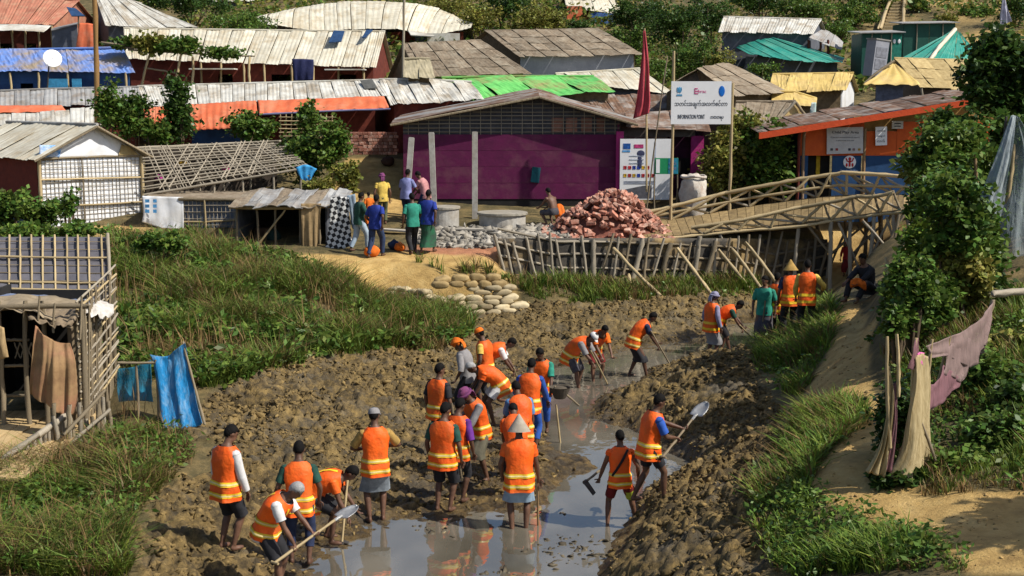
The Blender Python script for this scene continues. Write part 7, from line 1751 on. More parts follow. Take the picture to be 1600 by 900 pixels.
pp('t_orange', 'small child in orange red dress behind the man in blue T-shirt', 577, 352, 1.02, 30, 'stand', G_T, 37, dict(shirt=ORG, sleeve=.4, lower=ORG, kind='lungi', len=.14))
pp('t_lilac', 'man in lilac shirt at the leaning concrete post', 636, 348, 1.64, -30, 'look', G_T, 38, dict(shirt=LILAC, sleeve=.42, lower=NAVY, kind='trousers', len=.98), hands=((-.2,.2,.9),(.2,.34,1.0)))
pp('t_pink', 'man in pink shirt stooping over something beside the lilac shirt', 661, 346, 1.6, 62, 'look', G_T, 39, dict(shirt=PINKS, sleeve=.42, lower=NAVY, kind='trousers', len=.98), bend=26, nod=20, hands=((-.1,.4,.84),(.14,.38,.86)))
pp('t_crouch', 'barebacked man crouching with an orange cloth by the brick pile', 858, 352, 1.58, 40, 'crouch', None, 40, dict(lower=DKLUNG, kind='shorts', len=1.0), bend=30)
# finish the bodies: one remeshed skin each, fingers joined on
def finish_bodies():
    bpy.context.view_layer.update()
    dg = bpy.context.evaluated_depsgraph_get()
    for ob, root, fing in BODIES:
        me = D.meshes.new_from_object(ob.evaluated_get(dg)); nv = len(me.vertices)
        co = np.empty(nv*3, np.float32); me.vertices.foreach_get('co', co); V_ = [tuple(c) for c in co.reshape(-1, 3)]
        Fc = [tuple(p.vertices) for p in me.polygons]
        V_ += [tuple(v) for v in fing.v]; Fc += [tuple(i+nv for i in f) for f in fing.f]
        m2 = mesh('body', V_, Fc, SKIN, True)
        old = ob.data; D.objects.remove(ob); D.meshes.remove(me); D.meshes.remove(old)
        o = D.objects.new('body', m2); COL.objects.link(o); o.parent = root
finish_bodies()

# ------------------------------------------------------------------ tools and things in hands
def hoe(lab, p0, p1, r=.018, blade=True, side=Vector((1,0,0)), group='hoes and shovels of the workers', m=BAMBOO):
    p0 = Vector(p0); p1 = Vector(p1)
    th = thing('hoe', lab, 'hoe', p1, group); pole('handle', p0, p1, r, m, th, 0)
    d = (p1-p0).normalized(); n = d.cross(side).normalized()
    if n.z > 0: n = -n
    q = [p1-side*.09, p1+side*.09, p1+side*.075+n*.22-d*.03, p1-side*.075+n*.22-d*.03]
    v, f = patch([[q[0], (q[0]+q[1])/2-d*.015, q[1]], [q[3], (q[3]+q[2])/2-d*.015, q[2]]], 4, 4); v, f = thick(v, f, .008)
    link('blade', mesh('blade', v, f, LEATHER), th); MB().tube([p1-d*.03, p1+d*.03], .03, 8).obj('socket', LEATHER, th)
    return th
def shovel(lab, p0, p1, m=BAMBOO, bm=STEEL, r=.017):
    p0 = Vector(p0); p1 = Vector(p1); d = (p1-p0).normalized(); s = d.cross(Vector((0,0,1))).normalized(); n = s.cross(d)
    th = thing('shovel', lab, 'shovel', p1, 'hoes and shovels of the workers'); pole('handle', p0, p1, r, m, th, 0)
    rows = [[p1-s*.11, p1-n*.02, p1+s*.11], [p1+d*.14-s*.115, p1+d*.14-n*.035, p1+d*.14+s*.115], [p1+d*.25-s*.07, p1+d*.26-n*.03, p1+d*.25+s*.07], [p1+d*.29-s*.01, p1+d*.30-n*.02, p1+d*.29+s*.01]]
    v, f = patch(rows, 6, 8); v, f = thick(v, f, .006); link('blade', mesh('blade', v, f, bm, True), th)
    MB().tube([p1-d*.10, p1+d*.02], [.02,.024], 8).obj('socket', bm, th); MB().tube([p0-s*.06, p0+s*.06], .016, 8).obj('grip', m, th)
    return th
def swing(key, tip_px, tip_py, over=.25, up=0.0):
    a, b = PPL[key]['hands']; m = (a+b)/2; t = hit(tip_px, tip_py) if tip_px else None
    t.z += up; d = (t-m).normalized(); return m-d*over, t
p0, p1 = swing('old_man', 496, 849, .45, .3); a, b = PPL['old_man']['hands']; d = (a-b).normalized(); shovel('pale handled shovel held by the white haired man', b-d*.35, a+d*.45)
a, b = PPL['shovel_man']['hands']; d = (a-b).normalized(); t = (b+d*.95); shovel('shovel swung high toward the right mud bank', b-d*.40, a+d*.30, m=BAMBOO_D)
hoe('hoe held head down by the bent double man', *[PPL['bow_man']['hands'][0]+Vector((-.12,.05,.55)), hit(534,852)+Vector((0,0,.02))])
p0, p1 = swing('plum_scarf', 722, 752, .5); hoe('long dark hoe of the plum scarfed worker', p0, p1, m=BAMBOO_D)
p0, p1 = swing('white_cap_dig', 950, 602, .45); hoe('hoe of the white capped digger touching the water', p0, p1)
p0, p1 = swing('black_lungi', 1048, 572, .5); hoe('hoe of the black lungi worker dug into the heap', p0, p1, m=BAMBOO_D)
p0, p1 = swing('far_dig', 1182, 536, .4); hoe('hoe swung by the farthest bending worker', p0, p1)
p0, p1 = swing('white_sleeve_bow', 812, 604, .4); hoe('short hoe of the white sleeved worker', p0, p1)
h_ = PPL['maroon_boy']['hands'][0]; hoe('hoe with bent black blade carried by the boy in maroon', h_+Vector((.12,.35,.12)), h_+Vector((-.20,-.12,.02)), m=BAMBOO_D, side=Vector((.3,.9,0)).normalized())
pole_top('walking_stick', 'straight stick held by the cone hat man in the water', 'stick', Vector((PPL['cone_man']['hands'][1].x, PPL['cone_man']['hands'][1].y, -.2)), PPL['cone_man']['hands'][1]+Vector((0,0,.25)), .016, WOOD)
pole_top('walking_stick', 'thin stick stuck in the mud behind the black shorts man', 'stick', hit(727,782)-Vector((0,0,.05)), at(710,742,hit(727,782).y), .014, BAMBOO_D)
q = hit(877, 692); pole_top('walking_stick', 'pale stick planted in the water below the muddy basket', 'stick', q-Vector((0,0,.2)), at(869,632,q.y), .018, BAMBOO)
q = hit(1186,540); pole_top('walking_stick', 'dark stick leaning beside the person in teal', 'stick', q-Vector((0,0,.1)), at(1196,470,q.y-.15), .016, BAMBOO_D)
def basket():
    a = PPL['green_collar']['hands'][0]; c = at(875, 612, a.y-.1)
    th = thing('mud_basket', 'dark muddy carrying basket held at the right of the crowd', 'basket', c)
    mb = MB(); n = 16; pr = [(.10,-.12),(.15,-.02),(.19,.08),(.20,.09),(.18,.08),(.13,-.04)]
    for q, z in pr: mb.v += [c+Vector((q*math.cos(2*math.pi*i/n), q*math.sin(2*math.pi*i/n), z)) for i in range(n)]
    mb.f = [(j*n+i, j*n+(i+1)%n, (j+1)*n+(i+1)%n, (j+1)*n+i) for j in range(5) for i in range(n)]+[tuple(range(n))[::-1], tuple(5*n+i for i in range(n))]
    mb.obj('bowl', mat('basket_mud', (.085,.07,.05), (.05,.04,.03), scale=12, rand=0), th)
    MB().ell(c+Vector((0,0,.03)), (.15,.15,.07), 12, 7).obj('mud_load', mat('dark_mud', (.10,.08,.055), scale=12, rand=0), th)
    a2 = at(905, 634, a.y-.1); pole('carry_bar', c+Vector((-.1,0,.09)), a2, .02, BAMBOO_D, th)
basket()
# the scoop on the far right of the stream and things lying about
def bag(lab, px, py, r, m, Y=None, dz=0):
    p = hit(px, py); p.z = surf(p.x, p.y)+dz
    th = thing('bag', lab, 'bag', p)
    mb = MB().ell(p+Vector((0,0,r*.75)), (r*1.1, r*.9, r*.8), 14, 9)
    for q in mb.v: q += (q-p)*(.06*math.sin(q.x*23+q.z*31))
    mb.obj('bag_body', m, th, True); MB().tube([p+Vector((-r*.4,0,r*1.35)), p+Vector((0,0,r*1.75)), p+Vector((r*.4,0,r*1.35))], r*.09, 6).obj('handle', m, th)
bag('orange cloth bag on the ground between the men in green and blue', 581, 401, .20, ORG)
bag('second orange cloth bag lying behind the walking men', 625, 394, .15, ORG)
bag('dark blue bundle beside the second orange bag', 616, 391, .17, NAVY)
bag('dark clay cooking pot on the slope below the brick wall', 606, 258, .22, mat('clay_dark', (.10,.05,.035), rand=0), dz=.0)
tag(cloth('orange_cloth', [[(868,322,42.2),(874,318,42.2),(880,322,42.2)],[(866,334,42.0),(876,333,41.95),(884,336,42.0)],[(870,345,42.0),(878,346,41.95),(883,345,42.0)]], ORG, None, 10, 10, .04, 2, 3, .02), 'orange cloth held beside the crouching barebacked man', 'cloth')
tag(cloth('orange_bundle', [[(1330,438,PPL['sitter']['loc'].y-.30),(1340,434,PPL['sitter']['loc'].y-.30),(1352,440,PPL['sitter']['loc'].y-.3)],[(1328,446,PPL['sitter']['loc'].y-.34),(1340,443,PPL['sitter']['loc'].y-.36),(1354,449,PPL['sitter']['loc'].y-.32)],[(1330,450,PPL['sitter']['loc'].y-.3),(1342,447,PPL['sitter']['loc'].y-.33),(1352,456,PPL['sitter']['loc'].y-.3)]], ORG, None, 10, 8, .03, 2, 4, .02), 'orange bundle on the lap of the sitting person', 'cloth')
# ------------------------------------------------------------------ plants
def leafmat(name, a, b, hue=.03, isl=.45, tr=.28, rough=.5):
    return mat(name, a, b, scale=.9, rough=rough, spec=.18, bump=0, rand=0, island=isl, hue=hue, translucent=tr, contrast=.8)
GRASS_M = leafmat('grass_blade', (.160,.222,.036), (.068,.118,.018), hue=.045, isl=.5)
GRASS_DRY = leafmat('grass_dry', (.23,.165,.062), (.12,.08,.028), hue=.03, isl=.4)
GRASS_B = leafmat('grass_bright', (.175,.265,.038), (.078,.148,.020), hue=.04, isl=.45)
LEAF_D = leafmat('leaf_dark', (.060,.115,.022), (.028,.062,.013), hue=.03, isl=.55, rough=.38)
LEAF_M = leafmat('leaf_mid', (.115,.190,.032), (.055,.110,.020), hue=.04, isl=.55, rough=.42)
LEAF_Y = leafmat('leaf_yellow', (.26,.25,.050), (.13,.155,.030), hue=.045, isl=.5)
LEAF_V = leafmat('leaf_vine', (.090,.160,.027), (.042,.090,.016), hue=.045, isl=.55, rough=.4)
BARK = mat('bark', (.13,.09,.055), (.07,.05,.03), scale=8, stretch=(3,3,.6), rough=.95)
def leaf_quads(C, size, up=.45, fold=.25, asp=.36, jit=.35):
    """leaf-shaped quads at points C"""
    n = len(C); d = rng.normal(size=(n,3)); d[:,2] = d[:,2]*.6-.15; d /= np.linalg.norm(d, axis=1)[:,None]
    nn = rng.normal(size=(n,3))*(1-up); nn[:,2] += up*1.6
    s = np.cross(nn, d); s /= np.maximum(1e-6, np.linalg.norm(s, axis=1))[:,None]; nr = np.cross(d, s)
    L = (size*(1+jit*rng.uniform(-1,1,n)))[:,None]
    a = C; b = C+d*L*.45+s*L*asp-nr*L*fold*.4; c = C+d*L-nr*L*fold*.5; e = C+d*L*.45-s*L*asp-nr*L*fold*.4
    V = np.stack([a,b,c,e],1).reshape(-1,3); return V, np.arange(4*n).reshape(n,4)
def tuft_blades(P, hts, wid, lean=.5, nb=9, spread=.07):
    """bent grass blades in tufts at P"""
    n = len(P); b = np.repeat(np.arange(n), nb); m = len(b)
    a = rng.uniform(0, 2*np.pi, m); dr = np.stack([np.cos(a), np.sin(a)],1)
    base = P[b].copy(); base[:,:2] += dr*spread*rng.uniform(.1,1,m)[:,None]
    h = hts[b]*rng.uniform(.3,1.15,m); ln = lean*rng.uniform(.2,1.2,m)*h; w = (wid*rng.uniform(.7,1.3,m))
    a2 = a+rng.normal(0,.9,m); d2 = np.stack([np.cos(a2), np.sin(a2)],1); sd = np.stack([-np.sin(a2+rng.normal(0,.9,m)), np.cos(a2)],1)
    Vs = []
    for t, k, wk in ((0,0,.8),(.55,.28,1.0),(1,1,.12)):
        c = base.copy(); c[:,:2] += d2*(ln*k)[:,None]; c[:,2] += h*(t-.22*k*lean)-.02
        for sg in (-1,1):
            p = c.copy(); p[:,:2] += sd*(sg*w*wk*.5)[:,None]; Vs.append(p)
    V = np.stack(Vs,1).reshape(-1,3); i = np.arange(m)[:,None]*6
    Fq = np.concatenate([i+np.array([[0,1,3,2]]), i+np.array([[2,3,5,4]])])
    return V, Fq
def scatter(poly, n, edge=.0):
    lo = poly.min(0); hi = poly.max(0); P = rng.uniform(lo, hi, (int(n), 2)); P = P[inside(poly, P[:,0]+.25*(fbm(P[:,0]*2,P[:,1]*2,7,2)-.5), P[:,1])]
    return P
def join(parts):
    V = []; Fq = []; n = 0
    for v, f in parts: V.append(v); Fq.append(f+n); n += len(v)
    return np.concatenate(V), np.concatenate(Fq)
def grass(key, label, per_m2, hgt, wid, mats=(GRASS_M, GRASS_DRY), dry=.18, patch_s=.9, thr=.36, name='grass', lean=.6, nb=9, weeds=0, wsize=.10, wm=None):
    poly = GRASS[key]; lo = poly.min(0); hi = poly.max(0); N = per_m2*np.prod(hi-lo)/nb
    P = scatter(poly, N); q = fbm(P[:,0]*patch_s, P[:,1]*patch_s, 51, 4)
    kp = (q > thr+rng.uniform(-.08,.08,len(P))); P = P[kp]; q = q[kp]
    Z = surf_np(P[:,0], P[:,1]); P3 = np.column_stack([P, Z]); hs_ = hgt*np.clip(.35+1.5*(q-thr)/.35, .35, 1.5)*rng.uniform(.7,1.2,len(P))
    isd = rng.uniform(size=len(P)) < dry*(1+1.2*(fbm(P[:,0]*.9, P[:,1]*.9, 57, 3)-.45)/.2)
    for sel, m_, nm, lb in ((~isd, mats[0], name, label), (isd, mats[1], 'dry_'+name, label.replace('green', 'dry brown') if 'green' in label else 'dry '+label)):
        if sel.sum() < 5: continue
        v, f = tuft_blades(P3[sel], hs_[sel]*(1.05 if m_ is mats[1] else 1), wid, lean, nb)
        tag(link(nm, npmesh(nm, v, f, m_, True)), lb, 'grass', kind='stuff')
    if weeds:
        P = scatter(poly, weeds*np.prod(hi-lo)); q = fbm(P[:,0]*.8, P[:,1]*.8, 53, 4); P = P[q > .47]
        b = np.repeat(np.arange(len(P)), 9); C = np.column_stack([P[b], surf_np(P[b,0], P[b,1])]); C[:,:2] += rng.normal(0,.11,(len(b),2)); C[:,2] += rng.uniform(.03,hgt*.8,len(b))
        v, f = leaf_quads(C, wsize, .5, asp=.24); tag(link('weeds', npmesh('weeds', v, f, wm or LEAF_M)), label.replace('grass','weeds'), 'weeds', kind='stuff')
grass('left', 'tall green grass covering the bank left of the creek', 1050, .50, .019, weeds=34, wsize=.17, thr=.34, dry=.20, lean=1.0, nb=7)
grass('near', 'long green grass in the near left corner', 1500, .36, .014, weeds=42, wsize=.10, thr=.33, dry=.30, wm=LEAF_M, lean=1.25, nb=7)
grass('strip', 'bright green grass on the shoulder between mud heap and dirt path', 2300, .25, .015, mats=(GRASS_B, GRASS_DRY), dry=.14, weeds=75, wsize=.085, thr=.36, lean=.95, nb=6, wm=LEAF_M)
grass('fence', 'green grass growing along the foot of the stake fence', 900, .32, .020, weeds=6, wsize=.12, thr=.33, dry=.22)
grass('rbank', 'green grass on the right bank near the bridge', 1300, .33, .018, lean=1.0, mats=(GRASS_B, GRASS_DRY), dry=.12, weeds=20, wsize=.11, thr=.30)
grass('right', 'short green grass on the slope at the right edge', 900, .22, .014, dry=.28, weeds=55, wsize=.09, thr=.34, wm=LEAF_M)

def plant(name, label, cat, loc, foliage, group=None, stems=(), fname='foliage', sname='stem', m=LEAF_M, sm=BARK):
    th = thing(name, label, cat, loc, group)
    v, f = foliage; o = link(fname, npmesh(fname, v, f, m), th); o['kind'] = 'stuff'
    for p, r in stems:
        MB().tube(p, r, 6).obj(sname, sm, th, True)
    return th
def crown(c, rad, n, leaf, clumps=14, seed=0, fl=.8, up=.45):
    g = np.random.default_rng(seed+100); global rng
    old = rng; rng = g
    clumps = int(clumps*1.7); d = g.normal(size=(clumps,3)); d /= np.linalg.norm(d,axis=1)[:,None]
    rr = g.uniform(.2,.95,clumps)[:,None]; cc = np.array(c)+d*rr*np.array(rad)
    cr_ = g.uniform(.12,.36,clumps)*max(rad)*.95
    k = g.integers(0, clumps, n); e = g.normal(size=(n,3))*np.array([.62,.62,.5*fl*min(1.25,rad[2]/rad[0]+.3)])
    C = cc[k]+e*cr_[k][:,None]
    # sprays of leaves on twigs that stick out of the mass
    ns = max(8, clumps); m_ = int(n*.22); sd = g.normal(size=(ns,3)); sd[:,2] = np.abs(sd[:,2])*.8+.1; sd /= np.linalg.norm(sd,axis=1)[:,None]
    j = g.integers(0, ns, m_); t = g.uniform(.45,1.22,m_)*(.75+.25*np.sin(j*1.7)); S_ = np.array(c)+sd[j]*t[:,None]*np.array(rad)+g.normal(size=(m_,3))*leaf*.55
    C = np.concatenate([C, S_])
    out = leaf_quads(C, leaf, up); rng = old; return out
def bush_px(label, px, py, rx, ry, Y, n=1800, leaf=None, m=LEAF_M, group=None, seed=None, clumps=14, name='bush', cat='bush', depth=1.0, up=.45, stems=5):
    """bush whose outline in the photograph is about rx by ry pixels round (px, py)"""
    c = at(px, py, Y); k = ppm(c); rad = (rx/k*1.08, rx/k*depth, ry/k*1.08); leaf = (leaf or max(.09, 3.4/k))*1.12; n = int(n*1.6)
    sd = seed if seed is not None else int(px*7+py)
    gz = surf(c.x, c.y); rnd = random.Random(sd); st = []
    for i in range(stems):
        t = Vector((c.x+rnd.uniform(-.6,.6)*rad[0], c.y+rnd.uniform(-.5,.5)*rad[1], c.z+rnd.uniform(-.2,.6)*rad[2])); b0 = Vector((c.x+rnd.uniform(-.15,.15)*rad[0], c.y+rnd.uniform(-.1,.1), min(gz, c.z-rad[2]*.9)-.1))
        st.append(([b0, b0.lerp(t,.5)+Vector((rnd.uniform(-.1,.1),0,.1)), t], [.035+.008*rad[2], .026, .010]))
    return plant(name, label, cat, (c.x, c.y, gz), crown(tuple(c), rad, n, leaf, clumps, sd, up=up), group, st, m=m)
# --- the big dark tree at the right edge and the thicket under it
def big_tree():
    Y = 31.5; c = at(1572, 112, Y); k = ppm(c); b = at(1612, 330, Y); b.z = surf(b.x, b.y)-.2
    st = [([b, b.lerp(c,.5)+Vector((.15,0,0)), c+Vector((0,0,-.1))], [.20,.15,.07])]
    v = [crown(tuple(c), (66/k, 62/k, 66/k), 6500, .17, 30, 3), crown(tuple(at(1545,150,Y-.3)), (34/k,.6,30/k), 1600, .16, 10, 4), crown(tuple(at(1600,165,Y)), (30/k,.7,24/k), 1300, .16, 8, 5)]
    th = plant('broadleaf_tree', 'big dark green broadleaf tree crowding the right edge', 'tree', b, join(v), None, [], 'crown', 'trunk', LEAF_D)
    MB().tube(*st[0], 9).obj('trunk', BARK, th, True)
    for t in ((1540,120),(1600,90),(1570,60)):
        p = at(*t, Y); q = b.lerp(c,.62); MB().tube([q, q.lerp(p,.5)+Vector((0,0,.1)), p], [.08,.05,.02], 6).obj('limb', BARK, th, True)
big_tree()
g_r = 'bushes of the thicket at the bridge end'
for a in (('tall olive green bush rising beside the bridge end', 1478, 240, 56, 52, 25.2, 2300, .11, LEAF_M), ('dark leafy bush between the play house and the net tent', 1492, 215, 45, 48, 29.5, 2200, .12, LEAF_D),
          ('bright green bush under the bridge end', 1452, 400, 44, 55, 23.0, 1700, .10, GRASS_B), ('dense dark bush above the cut bank', 1492, 345, 50, 72, 21.8, 2200, .10, LEAF_M),
          ('grassy green bush on top of the cut bank by the path', 1445, 470, 62, 42, 21.2, 3200, .09, LEAF_M), ('yellow green shrub left of the net tent foot', 1508, 432, 45, 42, 21.8, 2000, .11, LEAF_Y), ('low bush right of the path above the pink net', 1405, 540, 40, 45, 22.2, 1800, .10, LEAF_M),
          ('broad olive bush over the bridge end rails', 1456, 312, 34, 46, 24.0, 1300, .105, LEAF_M), ('dark undergrowth bush at the foot of the bridge stilts', 1420, 448, 30, 26, 25.5, 1000, .10, LEAF_D), ('leafy bush on the bank between path and net tent', 1475, 500, 52, 32, 22.8, 2200, .10, LEAF_M), ('dark bush right of the cut bank top', 1540, 470, 45, 34, 22.5, 1800, .10, LEAF_D),
          ('leafy bush leaning over the dirt path', 1428, 440, 34, 42, 20.6, 1500, .085, LEAF_M), ('olive bush between the thicket and the net tent', 1535, 390, 32, 60, 23.2, 1900, .10, LEAF_M), ('dark leaves over the shaded cut bank edge', 1402, 500, 22, 30, 20.4, 1000, .085, LEAF_M), ('shady bush before the bridge end', 1458, 362, 36, 40, 24.6, 1400, .10, LEAF_D), ('dark shrub behind the leaning bush', 1470, 425, 42, 45, 23.6, 1500, .10, LEAF_D), ('high leafy bush left of the big tree', 1520, 270, 40, 60, 27.0, 2200, .12, LEAF_M),
          ('dark bush behind the net tent', 1560, 320, 60, 70, 28, 2200, .13, LEAF_D), ('mid green bush under the big tree', 1590, 215, 55, 40, 29, 1800, .13, LEAF_M)):
    bush_px(a[0], a[1], a[2], a[3], a[4], a[5], a[6], a[7], a[8], g_r)
bush_px('ragged bush spreading left over the bridge rail end', 1436, 268, 30, 40, 26.4, 800, .11, LEAF_Y, g_r)
bush_px('leafy bush filling the gap below the net tent', 1520, 395, 34, 48, 22.6, 1300, .10, LEAF_M, g_r)
g_n = 'leafy plants round the torn net'
for a in (('low leafy plant at the foot of the torn net', 1410, 748, 45, 26, 15.4, 1500, .075, LEAF_D), ('leafy plant right of the torn net', 1500, 735, 50, 34, 15.6, 1700, .08, LEAF_M), ('bean plants in the shade right of the net', 1565, 690, 50, 50, 16.2, 1900, .085, LEAF_M),
          ('creeper climbing behind the pink net', 1540, 590, 60, 45, 18.2, 1700, .085, LEAF_M), ('dark leaves between the two net strips', 1400, 660, 20, 75, 16.2, 1200, .075, LEAF_D), ('dark leafy clump at the bottom right slope', 1600, 640, 55, 40, 17, 1500, .085, LEAF_D), ('pale green leaf plant below the wooden bar', 1590, 540, 45, 25, 19.5, 1200, .085, LEAF_Y), ('leafy plant at the right edge by the path', 1592, 745, 45, 26, 15.4, 1200, .08, LEAF_M)):
    bush_px(a[0], a[1], a[2], a[3], a[4], a[5], a[6], a[7], a[8], g_n, up=.6)
# --- tree outside the frame whose shadow falls on the path corner
def shade_tree():
    b = Vector((9.3, 12.0, 1.9)); c = (9.0, 12.0, 5.6)
    th = plant('broadleaf_tree', 'round tree just outside the right edge shading the path corner', 'tree', b, crown(c, (1.15,.9,1.0), 3600, .15, 16, 9), None, [], 'crown', 'trunk', LEAF_D)
    MB().tube([b, b+Vector((-.1,0,2)), Vector(c)], [.14,.1,.05], 8).obj('trunk', BARK, th, True)
shade_tree()
# --- behind and beside the purple house
g_h = 'bushes right of the purple house'
for a in (('lush yellow green bush right of the magenta porch', 1130, 255, 36, 50, 43.6, 2300, .13, LEAF_Y), ('dark tall bush behind the right sign post', 1176, 245, 40, 58, 43.9, 2400, .13, LEAF_M), ('big leaved green plant left of the play house', 1212, 250, 26, 55, 42.9, 1500, .15, LEAF_M), ('pale leafy bush above the bamboo gable hut wall', 1165, 195, 34, 24, 44.4, 900, .13, LEAF_Y)):
    bush_px(a[0], a[1], a[2], a[3], a[4], a[5], a[6], a[7], a[8], g_h)
# --- creepers and saplings before the long shelters
g_v = 'vine plants before the long shelters'
for a in (('tall dark creeper just right of the bamboo mast', 170, 165, 14, 42, 45.4, 900, .13, LEAF_V), ('bushy creeper before the white roof', 205, 185, 26, 48, 45.6, 1600, .13, LEAF_V), ('straight tall climber on its pole left of the orange eave', 276, 175, 20, 56, 45.8, 1500, .13, LEAF_D), ('low creeper between the two climbers', 240, 208, 24, 22, 45.2, 800, .13, LEAF_V), ('round green shrub under the orange tarp eave', 388, 198, 38, 20, 47.2, 1300, .14, LEAF_M),
          ('slender young tree before the lattice screen', 481, 195, 11, 45, 46.0, 600, .13, LEAF_M), ('green sapling right of the bare roof frame', 520, 225, 24, 40, 44.5, 1100, .13, LEAF_M), ('leafy shrub on the yellow slope behind the shack', 475, 245, 34, 42, 44.8, 1500, .13, LEAF_M), ('low shrub by the blue rag', 540, 275, 22, 26, 43.5, 700, .12, LEAF_Y), ('small shrub beside the open shack roof', 500, 292, 24, 14, 42.2, 600, .11, LEAF_Y)):
    bush_px(a[0], a[1], a[2], a[3], a[4], a[5], a[6], a[7], a[8], g_v)
g_t = 'vines on the trellis'
for a in (('thick vine heap on the left end of the trellis', 235, 68, 26, 13, 55.6, 800, .18, LEAF_Y), ('vine leaves on the middle of the trellis', 280, 72, 34, 11, 55.6, 800, .18, LEAF_V), ('thin vine leaves trailing along the trellis right end', 345, 82, 40, 7, 55.6, 350, .16, LEAF_V), ('vines hanging over the blue tarp corner', 195, 68, 26, 7, 56, 400, .17, LEAF_V)):
    bush_px(a[0], a[1], a[2], a[3], a[4], a[5], a[6], a[7], a[8], g_t, stems=0, name='vine', cat='vine', depth=.5)
g_l = 'weedy plants before the white grid hut'
for a in (('dark weedy plant at the left edge before the grid hut', 20, 322, 34, 28, 35.5, 1200, .12, LEAF_M), ('broad weedy plant before the hut corner', 62, 335, 34, 22, 36.2, 1200, .12, LEAF_V), ('thin tall weed standing before the white grid wall', 108, 318, 14, 26, 37.2, 350, .11, LEAF_V), ('low weeds along the foot of the grid wall', 118, 360, 40, 9, 35.5, 800, .11, LEAF_M), ('weed clump left above the slate lattice roof', 40, 362, 50, 10, 34, 900, .12, LEAF_M), ('green weeds on the bank right of the yellow soil', 255, 378, 38, 12, 33.2, 900, .12, LEAF_M)):
    bush_px(a[0], a[1], a[2], a[3], a[4], a[5], a[6], a[7], a[8], g_l)
# --- trees and bushes up the hill
g_u = 'bushes and trees on the upper slope'
hill = [('green bush between the white roofs at the top left', 375, 34, 55, 14, 66, 1300, LEAF_M), ('dark bush at the top edge left of the domed shelter', 300, 4, 55, 20, 74, 1500, LEAF_D), ('small dark tree at the top edge beside the blue shed', 240, 0, 30, 14, 75, 700, LEAF_D),
 ('yellow green bush right behind the domed shelter', 700, 12, 44, 22, 73, 1500, LEAF_Y), ('dusty yellow bush on the slope above the brown roof', 745, 30, 40, 24, 71, 1400, LEAF_Y), ('dark tree at the top middle', 790, 8, 45, 26, 76, 1700, LEAF_D), ('olive bush before the top middle shelter', 835, 26, 38, 20, 72, 1200, LEAF_Y), ('dry yellowish bush left of the pale top shelter', 868, 32, 22, 16, 73, 600, LEAF_Y),
 ('round dark tree behind the flag tip', 1000, 30, 45, 40, 67, 2200, LEAF_D), ('broad dark tree right of the flag', 1062, 40, 55, 46, 64, 2800, LEAF_D), ('green bush above the brown gable hut', 1075, 92, 50, 34, 58, 2000, LEAF_M), ('mid green bush behind the red flag', 985, 75, 34, 34, 62, 1400, LEAF_M), ('yellow flecked bush right of the brown gable', 1125, 105, 30, 26, 58, 1200, LEAF_Y), ('dark tree left of the silver roof', 1108, 25, 34, 34, 72, 1400, LEAF_D), ('pale leafy bush left of the thin mast', 1022, 112, 22, 22, 56, 800, LEAF_M),
 ('dark tree on the upper slope above the silver roof', 1185, 4, 50, 22, 80, 1600, LEAF_D), ('olive bush above the silver roof right end', 1262, 14, 50, 22, 79, 1600, LEAF_M), ('green bush left of the hill stairs', 1330, 26, 42, 34, 78, 1700, LEAF_M), ('dark bush at the foot of the hill stairs', 1310, 50, 24, 16, 74, 700, LEAF_M), ('dark tree at the top edge by the stairs', 1350, 0, 40, 24, 84, 1300, LEAF_D),
 ('small green shrub on the sandy slope right of the stairs', 1435, 6, 20, 14, 82, 450, LEAF_M), ('green patch of shrub on the sandy slope', 1525, 24, 32, 20, 80, 1000, LEAF_M), ('olive shrub before the sandy scar', 1480, 30, 18, 10, 78, 350, LEAF_Y), ('dark shrub at the top right corner', 1590, 12, 34, 26, 76, 1000, LEAF_D), ('bush between the teal roof and yellow hut', 1190, 108, 26, 10, 58, 500, LEAF_M), ('dark bush left of the top middle shelter', 905, 62-20, 22, 12, 70, 500, LEAF_D), ('green bush below the pale top shelter', 955, 62, 26, 14, 68, 600, LEAF_M)]
for a in hill: bush_px(a[0], a[1], a[2], a[3], a[4], a[5], a[6], 3.6/ppm(at(a[1],a[2],a[5])), a[7], g_u)
# --- weeds of other kinds: seed stalks and broad leaves breaking the carpet
def stalks(key, per_m2, hgt, label):
    poly = GRASS[key]; lo = poly.min(0); hi = poly.max(0); P = scatter(poly, per_m2*np.prod(hi-lo)); q = fbm(P[:,0]*1.1, P[:,1]*1.1, 71, 3); P = P[q > .46]
    v, f = tuft_blades(np.column_stack([P, surf_np(P[:,0], P[:,1])]), hgt*rng.uniform(.7,1.3,len(P)), .012, .35, 3, .05)
    tag(link('seed_stalks', npmesh('seed_stalks', v, f, mat('seed_stalk', (.23,.15,.06), (.13,.075,.03), scale=2, rand=0, island=.4, bump=0), True)), label, 'weeds', kind='stuff')
stalks('left', 16, .75, 'brown seed stalks standing above the left bank grass')
stalks('near', 30, .5, 'brown seed stalks standing in the near left grass')
stalks('fence', 12, .5, 'brown stalks along the fence foot')
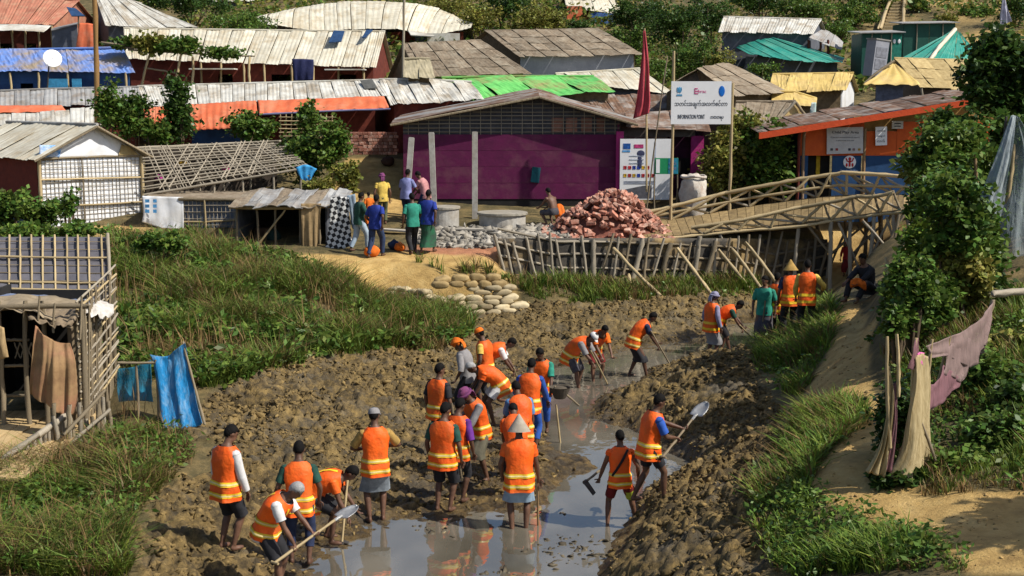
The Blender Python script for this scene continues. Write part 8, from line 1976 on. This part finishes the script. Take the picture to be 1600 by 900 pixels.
# --- undergrowth of the hillside between the shelters
def undergrowth():
    n = 60000; Y = rng.uniform(61, 112, n)**1.0; X = rng.uniform(-.42, .42, n)*Y
    q = fbm(X*.22, Y*.22, 401, 4); px = X/Y*2133+800
    sandy = np.clip((px-1352)/20, 0, 1)*np.clip((1560-px)/40, 0, 1)
    k = (q > .40+.24*sandy); X, Y = X[k], Y[k]
    C = np.column_stack([X, Y, surf_np(X, Y)+rng.uniform(.0,.55,len(X))*np.clip((q[k]-.36)/.15, .2, 1.6)])
    h_ = len(C)//2
    v, f = leaf_quads(C[:h_], .30, .5); tag(link('undergrowth', npmesh('undergrowth', v, f, LEAF_M)), 'green undergrowth over the upper slope', 'undergrowth', kind='stuff')
    v, f = leaf_quads(C[h_:], .28, .5); tag(link('undergrowth', npmesh('undergrowth', v, f, LEAF_Y)), 'yellowish undergrowth over the upper slope', 'undergrowth', kind='stuff')
undergrowth()
# --- clods and stones
def ico():
    bm = bmesh.new(); bmesh.ops.create_icosphere(bm, subdivisions=1, radius=1); V_ = np.array([v.co[:] for v in bm.verts]); F_ = np.array([[v.index for v in f.verts] for f in bm.faces]); bm.free(); return V_, F_
def lumps(name, P, size, m, flat=.65, sinkk=.3, label='', cat='', z=None):
    V0, F0 = ico(); n = len(P); V_ = V0[None]*(1+.55*rng.uniform(-1,1,(n,len(V0),1)))+.22*rng.normal(size=(n,len(V0),3))
    sc_ = size[:,None]*np.column_stack([rng.uniform(.7,2.2,n), rng.uniform(.6,1.15,n), flat*rng.uniform(.6,1.3,n)])
    V_ = V_*sc_[:,None,:]; a = rng.uniform(0,6.28,n); ca, sa = np.cos(a), np.sin(a); b = rng.normal(0,.45,n); cb, sb = np.cos(b), np.sin(b)
    x = V_[...,0]*ca[:,None]-V_[...,1]*sa[:,None]; y = V_[...,0]*sa[:,None]+V_[...,1]*ca[:,None]; zz = V_[...,2]
    y, zz = y*cb[:,None]-zz*sb[:,None], y*sb[:,None]+zz*cb[:,None]
    zb = surf_np(P[:,0], P[:,1]) if z is None else z
    V_ = np.stack([x+P[:,0,None], y+P[:,1,None], zz+(zb+size*flat*(.5-sinkk))[:,None]], -1).reshape(-1,3)
    Fq = (F0[None]+(np.arange(n)*len(V0))[:,None,None]).reshape(-1,3)
    tag(link(name, npmesh(name, V_, Fq, m)), label, cat, kind='stuff')
CLOD = mat('mud_clod', (.225,.155,.062), (.06,.043,.02), scale=5.0, rough=.95, spec=.15, rand=0, island=.45, bump=.7, bscale=22, contrast=.6)
P = scatter(Z_MUD, 60000); zz = surf_np(P[:,0], P[:,1]); q = fbm(P[:,0]*1.1, P[:,1]*1.1, 201, 3)
k = (zz > .03) & (q > .38) & (rng.uniform(size=len(P)) < np.clip(.25+zz*1.1, 0, 1)); P = P[k]
lumps('mud_clods', P, np.exp(rng.normal(-3.75, .40, len(P))).clip(.012,.06), CLOD, .75, .40, label='brown clods of freshly dug mud over both heaps', cat='mud clods')
poly = poly_xy([(640,352),(780,358),(860,352),(890,372),(780,386),(690,388),(640,378)]); P = scatter(poly, 2600)
lumps('rubble', P, np.exp(rng.normal(-2.9,.45,len(P))).clip(.03,.16), mat('rubble_stone', (.34,.31,.26), (.17,.15,.12), scale=3, rand=0, island=.4), label='grey stone rubble behind the walking people', cat='rubble')
poly = poly_xy([(640,820),(760,790),(900,800),(985,835),(930,899),(640,899)]); P = scatter(poly, 520); P = P[(surf_np(P[:,0],P[:,1]) < -.03) & (fbm(P[:,0]*.9,P[:,1]*.9,211,3) > .5)]
lumps('floating_mud', P, np.exp(rng.normal(-3.6,.5,len(P))).clip(.012,.06), mat('wet_mud', (.13,.105,.065), (.06,.05,.033), scale=4, rand=0, island=.3, rough=.6), .28, .5, 'dark mud bits breaking the surface of the near water', 'mud bits', z=np.zeros(len(P)))
P = scatter(Z_PATH, 2200); lumps('path_stones', P, np.exp(rng.normal(-4.4,.45,len(P))).clip(.006,.03), mat('path_stone', (.42,.28,.11), (.24,.16,.06), scale=3, rand=0, island=.4), label='small stones and crumbs on the dirt path', cat='stones')
